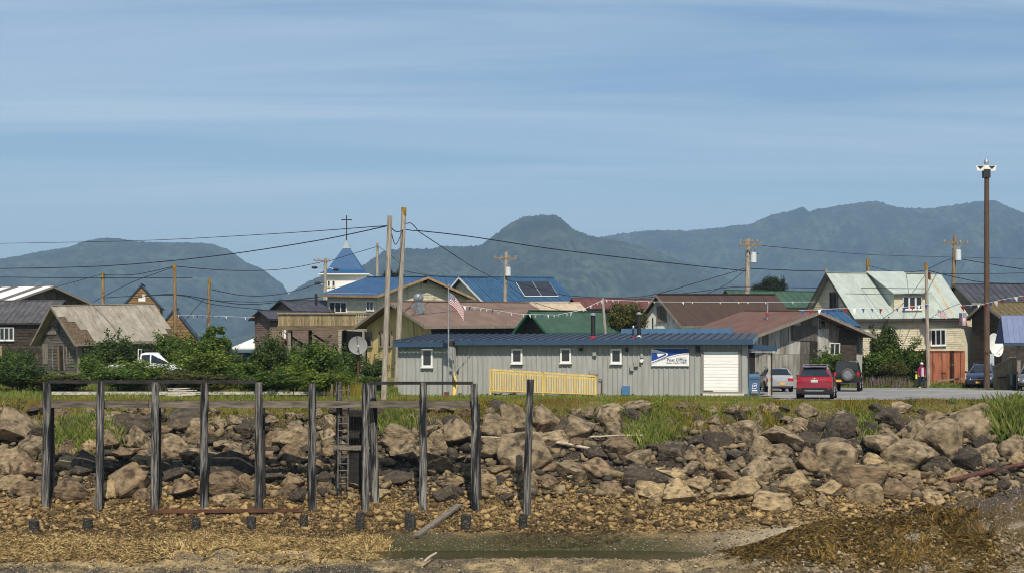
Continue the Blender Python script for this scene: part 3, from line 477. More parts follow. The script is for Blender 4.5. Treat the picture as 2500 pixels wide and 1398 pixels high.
LM = {'alder': leafmat('alder', [lin(42, 60, 19), lin(66, 88, 27), lin(92, 114, 40), lin(122, 140, 58)]), 'dark': leafmat('dark', [lin(32, 48, 20), lin(52, 70, 27), lin(72, 92, 38), lin(98, 114, 52)]),
      'bright': leafmat('bright', [lin(56, 74, 22), lin(84, 104, 30), lin(114, 130, 44), lin(148, 154, 66)]), 'olive': leafmat('olive', [lin(50, 58, 24), lin(72, 80, 32), lin(96, 98, 42), lin(110, 88, 44)]), 'spruce': leafmat('spruce', [lin(26, 40, 22), lin(38, 54, 30), lin(52, 68, 40)])}
m_bark = M('bark', lin(84, 72, 60), lin(52, 44, 38), (8, 8, 2), .9)
leafy(240, (-24, 24), (71.0, 74.2), lambda X, Y: fbm(X * .35, Y * .6, 95, 3) > .50, LM['bright'], 'yellow green leafy weeds along the upper edge of the boulders')
leafy(110, (-24, 24), (71.2, 74.4), lambda X, Y: fbm(X * .3, Y * .5, 97, 3) > .54, LM['dark'], 'dark green leafy weeds scattered over the grassy bank', (.15, .42))
leafy(60, (-3, 13), (84.6, 87.6), lambda X, Y: np.abs(Y - (87.4 - .194 * (X + 3.3))) < .4, LM['bright'], 'small weeds growing against the post office wall', (.08, .2), 60)
leafy(120, (14, 31), (105.6, 108.2), lambda X, Y: (X < 21) | (X > 24), LM['bright'], 'low flowering weeds along the back of the gravel lot', (.15, .45))
def shrub(px, ytop, ybot, w, D, kind, label, cr=None, dep=.8, cat='shrub', name='shrub', group='shrubs of the village', zadd=0):
    s = D / FPX; c = P(px, ytop, D); zb = gz(c.x, D) + zadd; zt = c.z; zlow = min(max(zb - .1, CAMZ + (HY - ybot) * s), zt - .3); rz_ = (zt - zlow) / 2; rx_ = w * s / 2
    t = empty(name, (c.x, D, zb), 0, label, cat, group)
    f = bpy.data.objects.new('crown', CROWNS[random.randrange(4) if cr is None else cr]); col.objects.link(f); f.parent = t; f.location = (0, 0, zlow + rz_ - zb); f.scale = (rx_ * 1.22, rx_ * dep * 1.22, rz_ * 1.10); f.rotation_euler = (0, 0, random.uniform(0, 6.28)) if abs(rx_ - rx_ * dep) < .5 else (0, 0, random.uniform(-.2, .2))
    f.material_slots[0].link = 'OBJECT'; f.material_slots[0].material = LM[kind]
    m = MB()
    for k in range(4 if cat == 'shrub' else 1):
        e = Vector((random.uniform(-.5, .5) * rx_, random.uniform(-.3, .3) * rx_, zlow + rz_ * 1.2 - zb)) if cat == 'shrub' else Vector((0, 0, zt - zb - .1)); m.tube([(0, 0, -.1), e * .5 + Vector((.05, 0, 0)), e], [.05, .04, .015] if cat == 'shrub' else [.12, .08, .02], 5)
    m.build('trunk', m_bark, t); return t
for a in [(10, 862, 945, 110, 93, 'alder', 'dense green shrub at the picture edge below the picket balcony'), (45, 848, 930, 85, 96, 'dark', 'dark green shrub hugging the corner of the grey plank shack'),
          (280, 816, 925, 130, 99.5, 'dark', 'dark leafy shrub in front of the grey shack side wall, left of the pickup'), (428, 808, 915, 115, 99, 'alder', 'rounded alder bush right behind the white pickup cab'),
          (340, 875, 950, 200, 90, 'bright', 'low bright green bush in front of the white pickup'), (505, 855, 940, 180, 90, 'bright', 'low bright green bush below the tall pointed alder'),
          (658, 814, 940, 106, 89, 'dark', 'dark narrow shrub in front of the brown house stairs'), (600, 880, 945, 120, 88, 'alder', 'mid green bush in front of the white canopy tent'),
          (770, 826, 945, 160, 87, 'alder', 'large bushy alder below the wooden balcony'), (715, 885, 950, 120, 85, 'bright', 'low bright bush in front of the large balcony alder'),
          (910, 868, 945, 80, 93, 'dark', 'shadowy shrub behind the satellite dish pole'), (835, 890, 950, 80, 85, 'alder', 'low bush beside the satellite dish pole'),
          (160, 912, 955, 200, 88, 'olive', 'low olive scrub in front of the grey plank shack'), (440, 905, 950, 120, 86, 'olive', 'greyish weedy bush behind the pale driftwood pile'),
          (140, 908, 955, 150, 90, 'bright', 'bright low shrub mass below the grey shack gable'), (222, 858, 950, 80, 95, 'alder', 'leafy shrub left of the pickup bed under the tan eave'), (290, 893, 955, 190, 86, 'alder', 'broad low bush hiding the pickup wheels'), (40, 884, 955, 170, 88, 'dark', 'dark low bush at the picture edge behind the first pier post'),
          (470, 835, 930, 130, 97, 'alder', 'bushy alder under the first yellow topped pole'), (560, 860, 935, 110, 93, 'dark', 'dark bush left of the white canopy tent'), (700, 850, 945, 110, 91, 'alder', 'leafy bush at the foot of the outside stair'), (830, 850, 945, 110, 90, 'dark', 'dark bush under the end of the balcony'),
          (500, 908, 960, 200, 83, 'olive', 'wide low greenery behind the fourth and fifth pier posts'), (660, 905, 960, 200, 83, 'alder', 'wide low greenery behind the fifth and sixth pier posts'), (790, 905, 960, 150, 82, 'bright', 'low greenery behind the ladder'), (905, 915, 960, 80, 84, 'alder', 'small leafy clump at the foot of the leaning pole'),
          (1527, 720, 850, 125, 103, 'olive', 'round olive green bush between the green roof and the white gable', 6), (1682, 790, 850, 95, 99, 'bright', 'bright bush tip showing over the post office roof', 6),
          (2030, 855, 935, 95, 101, 'alder', 'green shrub against the barn between the red and black cars'), (2150, 784, 900, 85, 111, 'dark', 'tall dark shrub between the barn and the cream wall'),
          (2200, 820, 945, 120, 110.5, 'alder', 'big leafy shrub beside the rusty container'), (2130, 852, 945, 125, 110, 'alder', 'wide shrub behind the black off-road car'), (2180, 876, 945, 80, 108.5, 'olive', 'weedy flowering shrub behind the walking person'),
          (2485, 962, 1010, 60, 76, 'olive', 'low bush on the bank edge under the grey car'), (2400, 868, 900, 40, 122, 'alder', 'small bush behind the big white dish'), (960, 655, 700, 50, 158, 'spruce', 'dark tree top peeking over the blue roof behind the two poles')]:
    shrub(*a)
shrub(525, 780, 890, 115, 97, 'alder', 'tall pointed alder beside the brown A-frame gable', cr=4)
shrub(555, 815, 890, 60, 98, 'alder', 'slim side alder left of the white canopy tent', cr=5)
for px, yt, w, lab in ((1848, 684, 38, 'shortest dark tree right beside the transformer pole'), (1878, 664, 52, 'tallest dark tree behind the green roof'), (1904, 676, 36, 'dark tree right of the tallest one behind the green roof')):
    shrub(px, yt, 745, w, 150, 'spruce', lab, cr=(6, 0, 2)[px % 3], cat='tree', name='tree', group='dark trees behind the green roof')
# tall weeds with stalks
def weeds(px, py, w, n, D, label, top):
    X = RNG.normal(P(px, 0, D).x, w * D / FPX * .28, n); Y = RNG.normal(D, .8, n); h = RNG.uniform(.45, .95, n)
    o = blades('weeds', X, Y, h, .022, M('weed_' + top, (1, 1, 1), (.75, .75, .75), (1, 1, 1), .9, pal={'grey': [lin(84, 80, 70), lin(110, 104, 92), lin(96, 100, 60)], 'pink': [lin(70, 84, 36), lin(98, 106, 48), lin(150, 100, 140)], 'gold': [lin(140, 116, 40), lin(116, 112, 44), lin(160, 140, 62)]}[top], transl=.2), label, .25); o['category'] = 'weeds'
weeds(420, 905, 170, 1500, 87, 'grey brown seed stalks in front of the bushes', 'grey')
weeds(2160, 900, 130, 900, 107, 'pink tipped fireweed beside the black off-road car', 'pink'); weeds(850, 935, 90, 500, 82, 'golden grass stalks beside the short pier post', 'gold')
# ------------------------------------------------------------------ ruined timber pier
pier = empty('pier_ruin', (0, 66, -4.3), 0, 'ruined grey timber pier of tall posts joined by beams, with a ladder', 'pier')
def post(a, b, wd, mat=m_pile, n=10, parent=pier, name='post'):
    a, b = Vector(a), Vector(b); m = MB(); k = 9; pts = [a.lerp(b, i / (k - 1)) + Vector((random.uniform(-.012, .012), random.uniform(-.012, .012), 0)) for i in range(k)]
    return m.tube(pts, [wd / 2 * (1.06 - .10 * i / (k - 1)) * random.uniform(.95, 1.05) for i in range(k)], n, wob=.10).build(name, mat, parent, world=True, smooth=50)
DP = 65.6
PILES = [(115, 933, 110, 1252), (246, 930, 241, 1258), (379, 932, 377, 1253), (499, 934, 498, 1249), (631, 932, 632, 1246), (762, 935, 763, 1247), (893, 935, 892, 1244), (1033, 932, 1033, 1247), (1158, 935, 1161, 1249)]
for xt, yt, xb, yb in PILES:
    b = P(xb, yb + 14, DP); post((b.x, DP, b.z - .25), P(xt, yt, DP), .33)
for xt, yt, xb, yb, dd, w in ((126, 990, 128, 1190, 1.1, .22), (641, 990, 643, 1170, 1.1, .22), (388, 990, 388, 1180, 1.1, .2), (910, 938, 917, 1168, .9, .34), (1166, 985, 1170, 1180, 1.0, .22), (828, 930, 826, 1190, 1.4, .26)):
    D = DP + dd; b = P(xb, yb, D); post((b.x, D, min(b.z, gz(b.x, D)) - .3), P(xt, yt, D), w, m_timber_dark if yt > 950 else m_pile)
def beam(x0, x1, y, D, h, d, mat, y1=None, name='beam'):
    a = P(x0, y, D); b = P(x1, y1 or y, D); n = max(1, int(abs(x1 - x0) / 260))
    for i in range(n):
        p, q = a.lerp(b, i / n), a.lerp(b, (i + 1) / n - .002); MB().bar(p, q, d, h).build(name, mat, pier, world=True)
beam(100, 1166, 986, DP + .34, .27, .30, m_timber); beam(104, 1150, 984, DP + 1.15, .24, .30, m_timber_dark)
beam(122, 628, 931, DP + .02, .13, .22, m_timber_dark, name='cap_rail'); beam(898, 1155, 934, DP + .02, .13, .22, m_timber_dark, name='cap_rail')
for xt in (112, 246, 379, 499, 631, 762, 893, 1033, 1158): MB().bar(P(xt, 992, DP + .20), P(xt + 4, 990, DP + 1.35), .24, .24).build('cross_beam', m_timber_dark, pier, world=True)
MB().bar(P(813, 1092, DP + .55), P(884, 1092, DP + .2), .06, .20).build('plank', m_timber, pier, world=True)
MB().bar(P(360, 1248, DP - .5), P(740, 1244, DP - .5), .2, .14).build('sill_beam', M('rusty_sill', lin(104, 66, 44), lin(60, 44, 34), (2, 6, 6), .9), pier, world=True)
# timber crib behind the ladder; its dark boards stand for the deep shade inside
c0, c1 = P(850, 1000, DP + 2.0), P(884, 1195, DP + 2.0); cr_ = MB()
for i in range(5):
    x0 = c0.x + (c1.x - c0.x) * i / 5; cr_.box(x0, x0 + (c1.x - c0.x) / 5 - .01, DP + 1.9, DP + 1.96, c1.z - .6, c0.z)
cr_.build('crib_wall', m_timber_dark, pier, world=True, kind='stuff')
lad = empty('ladder', P(838, 1190, DP + .45), 0, 'thin metal ladder fixed to the pier beside the dark opening', 'ladder')
for xx in (826.5, 851): MB().tube([P(xx - 2, 1190, DP + .5), P(xx + .5, 938, DP + .5)], .032, 6).build('side_rail', M('grey_ladder_steel', lin(112, 106, 98), lin(78, 70, 60), (8, 8, 8), .7), lad, world=True)
for k in range(15): y = 952 + k * 16.3; MB().tube([P(825, y, DP + .5), P(851, y, DP + .5)], .024, 5).build('rung', MATS['grey_ladder_steel'], lad, world=True)
tag(post(P(1285, 1262, 65.2), P(1295, 925, 65.2), .32, parent=None, name='mooring_post'), 'single leaning grey post standing right of the pier', 'post')
for i, (x, y, w, h, lab) in enumerate([(82, 1284, 25, 30, 'barnacled stub below the first tall post'), (213, 1281, 25, 34, 'barnacled stub below the second tall post'), (478, 1282, 22, 38, 'barnacled stub below the fourth tall post'), (613, 1279, 22, 38, 'barnacled stub below the fifth tall post'),
                          (741, 1277, 21, 42, 'barnacled stub below the sixth tall post'), (878, 1272, 23, 44, 'barnacled stub below the ladder post'), (1001, 1272, 27, 40, 'broad barnacled stub left of the lying plank'), (1137, 1279, 26, 48, 'barnacled stub behind the lying plank'), (1277, 1281, 22, 56, 'tallest barnacled stub below the single end post')]):
    D = 63.3; p = P(x, y, D); hz_ = h * D / FPX / 2; t = post((p.x, D, p.z - hz_ - .35), (p.x + .02, D, p.z + hz_), w * D / FPX, m_stub, 10, None, 'pile_stub'); tag(t, lab, 'pile stub', 'rotten pile stubs in front of the pier')
def lone(name, a, b, w, h, mat, label, cat, tube=False):
    m = MB(); (m.tube([a, (Vector(a) + Vector(b)) / 2 + Vector((0, 0, .03)), b], [w / 2, w / 2 * .95, w / 2 * .8], 8, wob=.1) if tube else m.bar(a, b, w, h)); return tag(m.build(name, mat, None), label, cat)
def gpt(px, py, lift=.08):
    for D in np.arange(54, 78, .05):
        x = (px - CX) / FPX * D
        if gz(x, D) >= CAMZ - (py - HY) / FPX * D: return Vector((x, D, gz(x, D) + lift))
    return P(px, py, 75)
lone('plank', gpt(1014, 1316, .10), gpt(1122, 1246, .25), .30, .10, m_timber, 'weathered plank lying slanted on the beach between stubs', 'plank')
lone('rusty_pipe', gpt(2318, 1186, .2), gpt(2506, 1152, .35), .24, .2, M('pipe_rust', lin(98, 62, 50), lin(64, 44, 38), (3, 3, 9), .85), 'rusty brown pipe lying across the rocks', 'pipe', True)
for (x0, y0, x1, y1, w, lab) in ((1175, 1083, 1246, 1090, .09, 'pale thin driftwood stick between the big grey boulders'), (1302, 1086, 1468, 1118, .16, 'long weathered driftwood log right of the single post'), (1440, 1083, 1580, 1079, .08, 'straight pale driftwood pole on the rocks below the sign'), (1385, 1180, 1430, 1174, .06, 'short driftwood stick low on the rocks'), (1948, 1056, 1964, 1066, .07, 'short white driftwood stick among dark rocks'), (75, 1130, 100, 1100, .08, 'pale driftwood stick leaning left of the pier'), (1035, 1390, 1065, 1368, .10, 'pale branch lying on the gravel in front of the pool')):
    lone('driftwood', gpt(x0, y0, .3), gpt(x1, y1, .3), w, w, M('driftwood_pale', lin(188, 174, 152), lin(140, 126, 106), (4, 4, 12), .9), lab, 'driftwood', True)
# pale guard timber and the pile of bleached boards on the grass
for i in range(6):
    a, b = P(128 + i * 118, 953, 81.5 + .03 * i), P(128 + (i + 1) * 118 - 2, 953.5, 81.5 + .03 * i); a.z = b.z = .24
    lab_ = ('first and second', 'second and third', 'third and fourth', 'fourth and fifth', 'fifth and sixth', 'sixth and seventh')[i]
    tag(MB().bar(a, b, .25, .16).build('guard_timber', M('white_worn_paint', lin(198, 190, 174), lin(140, 132, 116), (4, 9, 9), .85, stain=(lin(110, 100, 84), 6, .55, .7)), None), 'worn white guard timber seen between the ' + lab_ + ' tall pier posts', 'timber', 'row of white guard timbers')
dr = empty('board_pile', P(452, 968, 80.5), 0, 'pile of bleached broken boards on the grass behind the pier', 'board pile'); dr.location.z = 0.02
for k in range(11):
    a = random.uniform(-.35, .35); x = random.uniform(-.55, .55); z = .06 + .04 * k; MB().bar((x - .6 * math.cos(a), -.5 * math.sin(a) + .03 * k, z), (x + .6 * math.cos(a), .5 * math.sin(a) + .03 * k, z + random.uniform(-.05, .08)), .16, .04).build('board', M('bleached_board', lin(206, 198, 184), lin(150, 140, 124), (3, 12, 12), .9), dr)
for x, w_, lab in ((812, 12, 'small grey stump post between the pier and the alder bushes'),): tag(post((P(x, 965, 80).x, 80, -.1), (P(x, 965, 80).x, 80, .72), .12, m_pile, 8, None, 'fence_post'), lab, 'post')
# ------------------------------------------------------------------ buildings
def corr(name, a, b, rough=.55, metal=0.0, stain=None, spec=.4): return M(name, a, b, (1.5, 1.5, 1.5), rough, metal, spec=spec, stain=stain, orn=.05)
m_tanroof = corr('rusted_tan_roof', lin(154, 145, 130), lin(126, 117, 102), .7, 0, (lin(104, 84, 64), (1.2, 5, 1.2), .60, .74))
m_blueroof = corr('blue_metal_roof', lin(50, 84, 112), lin(40, 70, 98), .55); m_bluetarp = M('blue_roof_sheet', lin(46, 82, 118), lin(36, 66, 100), (1, 1, 1), .5)
m_brownroof = M('brown_roof', lin(120, 98, 86), lin(104, 84, 73), (1.2, 1.2, 1.2), .75, stain=(lin(126, 78, 58), (.35, .35, .35), .66, .72), bump=.1); m_darkbrown = M('dark_brown_roof', lin(78, 60, 51), lin(64, 49, 42), (.8, 3, .8), .8, bump=.2)
m_redbrown = M('red_brown_roof', lin(108, 80, 69), lin(92, 67, 58), (.8, 2, .8), .8, bump=.2); m_greenroof = corr('green_metal_roof', lin(58, 84, 66), lin(46, 68, 53), .6); m_darkred = corr('dark_red_roof', lin(104, 58, 52), lin(82, 46, 43), .7)
m_paleroof = corr('pale_green_roof', lin(170, 177, 166), lin(152, 160, 151), .6, stain=(lin(146, 154, 142), (.5, .5, .5), .56, .7)); m_greyroof = corr('grey_shingle_roof', lin(88, 86, 86), lin(62, 60, 61), .8); m_char = corr('charcoal_roof', lin(70, 70, 76), lin(50, 50, 56), .6)
m_cream = M('cream_siding', lin(206, 198, 172), lin(184, 174, 146), (2, 2, 6), .75, rnd=.06, stain=(lin(150, 138, 112), (3, 3, 1), .62, .78)); m_cream_t = plain('cream_trim', lin(214, 208, 190))
m_whitewall = M('flaked_white_wall', lin(224, 222, 214), lin(200, 196, 184), (5, 5, 1), .85, rnd=.08, stain=(lin(120, 112, 98), (5, 5, .8), .60, .70)); m_brownwall = M('brown_siding', lin(126, 106, 94), lin(100, 84, 74), (2, 2, 9), .85, rnd=.1)
m_yellow = M('yellow_panel_wall', lin(196, 176, 122), lin(170, 148, 98), (5, 5, .7), .85, stain=(lin(110, 96, 66), (4, 4, .5), .58, .72), orn=.05); m_plank = M('brown_plank_wall', lin(142, 112, 76), lin(100, 78, 54), (3, 3, 14), .9, rnd=.2); m_darkwall = M('dark_log_wall', lin(72, 62, 52), lin(44, 38, 33), (2, 2, 9), .9, rnd=.2)
m_tin = M('stained_tin', lin(156, 154, 144), lin(118, 110, 96), (5, 5, .7), .8, .0, orn=.14, stain=(lin(88, 66, 48), (6, 6, .5), .58, .72)); m_grey_paint = M('grey_metal_panel', lin(160, 160, 154), lin(146, 146, 140), (3, 3, .6), .55, orn=.03, stain=(lin(120, 116, 106), (3, 3, .7), .70, .9)); m_po_roof = corr('slate_blue_roof', lin(58, 64, 76), lin(44, 50, 62), .6, .0); m_po_blue = plain('blue_trim_paint', lin(50, 72, 96), .5)
m_concrete = M('concrete', lin(170, 164, 150), lin(140, 134, 120), (3, 3, 3), .9); m_rust = M('container_rust', lin(164, 104, 74), lin(138, 82, 58), (4, 4, .8), .8, stain=(lin(104, 54, 36), (4, 4, .8), .55, .68)); m_deckwood = wood('deck_wood', lin(150, 134, 102), lin(104, 92, 70), orn=.12)
def lmat(root): return Matrix.Translation(root.location) @ root.rotation_euler.to_matrix().to_4x4()
def hloc(root, px, py, axis, val):
    """where the line of sight through a photo pixel meets the local plane axis=val of a building"""
    inv = lmat(root).inverted(); o = inv @ Vector((0, 0, CAMZ)); d = (inv @ P(px, py, 100)) - o; i = 'xyz'.index(axis); return o + d * ((val - o[i]) / d[i])
class HS: pass
def win(parent, axis, val, s, u, z, w, h, frame=None, bars=(0, 0), fw=.07, glass=None, sill=True, name='window'):
    """framed window with panes on the local plane axis=val, facing direction s along that axis"""
    frame = frame or m_white; q = (lambda a, o, c: (val + s * o, a, c)) if axis == 'x' else (lambda a, o, c: (a, val + s * o, c))
    def b(m, u0, u1, o0, o1, z0, z1): a_, b_ = q(u0, o0, z0), q(u1, o1, z1); m.box(min(a_[0], b_[0]), max(a_[0], b_[0]), min(a_[1], b_[1]), max(a_[1], b_[1]), z0, z1)
    f = MB(); x0, x1, z0, z1 = u - w / 2, u + w / 2, z - h / 2, z + h / 2
    b(f, x0, x0 + fw, -.02, .09, z0, z1); b(f, x1 - fw, x1, -.02, .09, z0, z1); b(f, x0 + fw, x1 - fw, -.02, .09, z1 - fw, z1); b(f, x0 + fw, x1 - fw, -.02, .09, z0, z0 + fw)
    nxb, nzb = bars
    for i in range(nxb): c = x0 + (x1 - x0) * (i + 1) / (nxb + 1); b(f, c - .03, c + .03, .02, .08, z0 + fw, z1 - fw)
    W_ = f.build(name, frame, parent)
    for i in range(nxb + 1):
        g = MB(); a0, a1 = x0 + (x1 - x0) * i / (nxb + 1) + .03, x0 + (x1 - x0) * (i + 1) / (nxb + 1) - .03; b(g, a0, a1, .0, .04, z0 + fw * .5, z1 - fw * .5); g.build('pane', glass or m_glass, W_)
    if sill: m = MB(); b(m, x0 - .04, x1 + .04, -.02, .14, z0 - .06, z0 - .004); m.build('sill', frame, W_)
    return W_
def board(parent, axis, val, s, p0, p1, mat, th=.05, name='board'):
    """flat board on a wall plane between two local corners"""
    m = MB()
    if axis == 'x': m.box(min(val, val + s * th), max(val, val + s * th), min(p0[1], p1[1]), max(p0[1], p1[1]), min(p0[2], p1[2]), max(p0[2], p1[2]))
    else: m.box(min(p0[0], p1[0]), max(p0[0], p1[0]), min(val, val + s * th), max(val, val + s * th), min(p0[2], p1[2]), max(p0[2], p1[2]))
    return m.build(name, mat, parent)
def house(name, label, cat, D, RF, right, yaw, W, rise, L, dz, base, wall, roof, ovf=.35, ovs=.35, pw=None, rib=.035, siding=None, rake=None, th=.09, short=(), deck=None, alt=None, wall2=None, step=.17):
    rf = P(*RF, D); a = R(yaw); rz_ = (a - R(90)) if right else (R(90) - a)
    h = HS(); h.root = empty(name, (rf.x, rf.y, base), rz_, label, cat, tilt=dz / 10); h.s = s = 1 if right else -1
    h.H = H = rf.z - base; h.hw = hw = W / 2 - ovs; h.yf = ovf; h.yb = L - ovf; h.W, h.L, h.rise = W, L, rise; sl = rise / (W / 2); h.ze = ze = H - th * 1.3 - sl * hw; Hw = H - th * 1.3; h.Hw = Hw; h.sl = sl
    rt = h.root; wall2 = wall2 or wall
    MB().prism([(-hw, ovf, 0), (hw, ovf, 0), (hw, ovf, ze), (0, ovf, Hw), (-hw, ovf, ze)], (0, .12, 0)).build('gable_wall', wall, rt)
    MB().prism([(-hw, h.yb - .12, 0), (hw, h.yb - .12, 0), (hw, h.yb - .12, ze), (0, h.yb - .12, Hw), (-hw, h.yb - .12, ze)], (0, .12, 0)).build('gable_wall', wall, rt)
    for q in (-1, 1): MB().box(min(q * hw, q * (hw - .12)), max(q * hw, q * (hw - .12)), ovf + .122, h.yb - .122, 0, ze).build('side_wall', wall2, rt)
    if siding == 'lap':
        for which, mt in (('f', wall), ('s', wall2)):
            m = MB(); z = .02; e = step
            while z < (Hw - .12 if which == 'f' else ze - .05):
                z1 = z + e; 
                if which == 'f':
                    hh = hw + .01 if z1 <= ze else max(.05, (Hw - z1) / sl); y = ovf; m.add([(-hh, y - .035, z), (hh, y - .035, z), (hh, y - .008, z1), (-hh, y - .008, z1), (-hh, y, z), (hh, y, z)], [(0, 1, 2, 3), (0, 4, 5, 1)])
                else:
                    x = s * hw; m.add([(x + s * .035, ovf - .01, z), (x + s * .035, h.yb, z), (x + s * .008, h.yb, z1), (x + s * .008, ovf - .01, z1), (x, ovf, z), (x, h.yb, z)], [(0, 1, 2, 3), (0, 4, 5, 1)])
                z = z1
            m.build('siding', mt, rt, kind='stuff')
    if siding == 'vert':
        n = max(4, int(2 * hw / .42)); w_ = 2 * hw / n
        for i in range(n):
            x0 = -hw + i * w_; x1 = x0 + w_ - .012; t0, t1 = min(ze + sl * (hw - abs(x0)), Hw), min(ze + sl * (hw - abs(x1)), Hw); dd = random.uniform(.012, .03)
            MB().prism([(x0, ovf, 0), (x1, ovf, 0), (x1, ovf, t1 - .01), (x0, ovf, t0 - .01)], (0, -dd, 0)).build('wall_board', wall, rt)
        n = max(4, int((h.yb - ovf) / .45)); w_ = (h.yb - ovf) / n; o0 = None
        for i in range(n):
            if o0 is None: o0 = MB().box(min(s * hw, s * (hw + .022)), max(s * hw, s * (hw + .022)), 0, w_ - .012, 0, ze - .01).build('wall_board', wall2, rt); o0.location = (0, ovf, 0)
            else: clone(o0, rt, (0, ovf + i * w_, 0))
    # roof: the far slope is one slab; the slope in view is laid in panels
    def slab(x1, y0, y1, z1, lift=0.0, x0=0.0):
        zr = lambda x: -sl * abs(x); return [(x0, y0, zr(x0) - th + lift), (x1, y0, zr(x1) - th + lift), (x1, y1, zr(x1) - th + lift), (x0, y1, zr(x0) - th + lift), (x0, y0, zr(x0) + lift), (x1, y0, zr(x1) + lift), (x1, y1, zr(x1) + lift), (x0, y1, zr(x0) + lift)]
    o = MB().hexa(slab(-s * W / 2, 0, L, 0)).build('roof_slope', roof, rt); o.location = (0, 0, H)
    if pw:
        n = max(2, round(L / pw)); p_ = L / n; pm = {}
        o = MB().hexa(slab(s * W / 2, .02, L - .02, 0, -.03)).build('roof_deck', deck or m_timber_dark, rt); o.location = (0, 0, H)
        for k in range(n):
            fr = dict(short).get(k, 1.0) if not isinstance(short, dict) else short.get(k, short.get(k - n, 1.0)); mt = alt[1] if alt and k in alt[0] else roof; key = (fr, mt.name)
            if key not in pm:
                m = MB(); x1 = s * W / 2 * fr; zz_ = -sl * abs(x1); m.add([(0, 0, .0), (x1, 0, zz_), (x1, p_ - .006, zz_), (0, p_ - .006, 0), (0, 0, .03), (x1, 0, zz_ + .03), (x1, p_ - .006, zz_ + .03), (0, p_ - .006, .03)], [(0, 3, 2, 1), (4, 5, 6, 7), (0, 1, 5, 4), (1, 2, 6, 5), (2, 3, 7, 6), (3, 0, 4, 7)])
                m.add([(0, .0, .03), (x1, .0, zz_ + .03), (x1, .05, zz_ + .03), (0, .05, .03), (0, .01, .03 + rib), (x1, .01, zz_ + .03 + rib), (x1, .04, zz_ + .03 + rib), (0, .04, .03 + rib)], [(4, 5, 6, 7), (0, 1, 5, 4), (1, 2, 6, 5), (2, 3, 7, 6), (3, 0, 4, 7)])
                pm[key] = m.mesh('roof_panel', [mt])
            ob = link('roof_panel', pm[key], None, rt, (0, k * p_, H))
            ob.rotation_euler = (0, random.uniform(-.004, .004), 0)
    else: o = MB().hexa(slab(s * W / 2, 0, L, 0)).build('roof_slope', roof, rt); o.location = (0, 0, H)
    MB().bar((0, .0, H + .03), (0, L, H + .03), .22, .05).build('ridge_cap', roof, rt)
    if rake:
        for q in (-1, 1): MB().prism([(0, -.03, H + .02), (q * W / 2, -.03, H - rise + .02), (q * W / 2, -.03, H - rise - .18), (0, -.03, H - .18)], (0, .028, 0)).build('rake_board', rake, rt)
        MB().box(min(s * W / 2, s * (W / 2 + .03)), max(s * W / 2, s * (W / 2 + .03)), 0, L, H - rise - .17, H - rise - .005).build('fascia', rake, rt)
    return h
# --- left group
h1 = house('weathered_shack', 'weathered grey plank shack with a torn tan metal roof', 'shack', 106, (130, 746), True, 45.8, 5.88, 2.57, 8.1, .40, 1.05, m_grey_h, m_tanroof, .55, .55, .50, .03, 'lap', m_trim_grey, short={0: .30, 1: .44, 2: .66, -1: .70, -2: .82}, deck=M('rotten_shingle', lin(112, 94, 72), lin(52, 44, 36), (9, 9, 9), .95, bump=1), step=.2)
rt = h1.root; yf = h1.yf - .03
for (x0, y0, x1, y1, mt, nm) in ((105, 838, 118, 888, m_trim_grey, 'boarded_window'), (128, 845, 130, 903, m_trim_grey, 'trim_board'), (141, 842, 145, 903, M('orange_wood', lin(150, 112, 72), lin(110, 84, 58), (9, 9, 1), .9), 'door_frame'), (155, 842, 158, 903, m_trim_grey, 'door_frame'), (162, 842, 165, 888, m_trim_grey, 'trim_board'), (170, 845, 172, 888, m_trim_grey, 'trim_board'), (114, 808, 137, 815, m_trim_grey, 'trim_board'), (90, 838, 92, 880, m_trim_grey, 'corner_board')):
    board(rt, 'y', yf, -1, hloc(rt, x0, y0, 'y', yf), hloc(rt, x1, y1, 'y', yf), mt, .05, nm)
d0, d1 = hloc(rt, 145, 843, 'y', yf), hloc(rt, 155, 904, 'y', yf); board(rt, 'y', yf + .005, -1, d0, d1, m_timber_dark, .02, 'door')
d0, d1 = hloc(rt, 140, 778, 'y', yf), hloc(rt, 147, 811, 'y', yf); board(rt, 'y', yf + .01, -1, d0, d1, m_black, .015, 'loft_opening')
board(rt, 'x', h1.hw + .03, 1, (0, h1.yf - .03, 0), (0, h1.yf + .22, h1.ze), m_trim_grey, .04, 'corner_board'); board(rt, 'y', yf, -1, (h1.hw - .16, 0, 0), (h1.hw + .07, 0, h1.ze), m_trim_grey, .04, 'corner_board')
for x, y in ((-h1.hw + .2, .7), (h1.hw - .2, .7), (h1.hw - .2, 4), (h1.hw - .2, h1.yb - .3), (0, .7)): MB().box(x - .12, x + .12, y - .12, y + .12, -1.2, -.002).build('stilt', m_timber_dark, rt)
h0 = house('brown_cottage', 'low brown house with a grey roof and picket balcony at the picture edge', 'house', 124, (160, 733), False, 8, 6.2, 1.85, 17, 0, .9, m_darkwall, m_greyroof, .3, .3, .45, .04, 'lap', None, step=.24)
w0, w1 = hloc(h0.root, 0, 798, 'x', -h0.hw), hloc(h0.root, 35, 830, 'x', -h0.hw); win(h0.root, 'x', -h0.hw - .03, -1, (w0[1] + w1[1]) / 2, (w0[2] + w1[2]) / 2, abs(w0[1] - w1[1]), abs(w0[2] - w1[2]), bars=(2, 0))
MB().box(-h0.hw - 1.5, -h0.hw - .05, 3.2, h0.L, 1.25, 1.4).build('balcony_deck', m_deckwood, h0.root)
o0 = MB().box(-h0.hw - 1.55, -h0.hw - 1.52, 0, .17, 1.2, 2.15).build('picket', m_deckwood, h0.root); o0.location = (0, 3.2, 0)
for k in range(1, 34): clone(o0, h0.root, (0, 3.2 + k * .215, random.uniform(-.04, .04)))
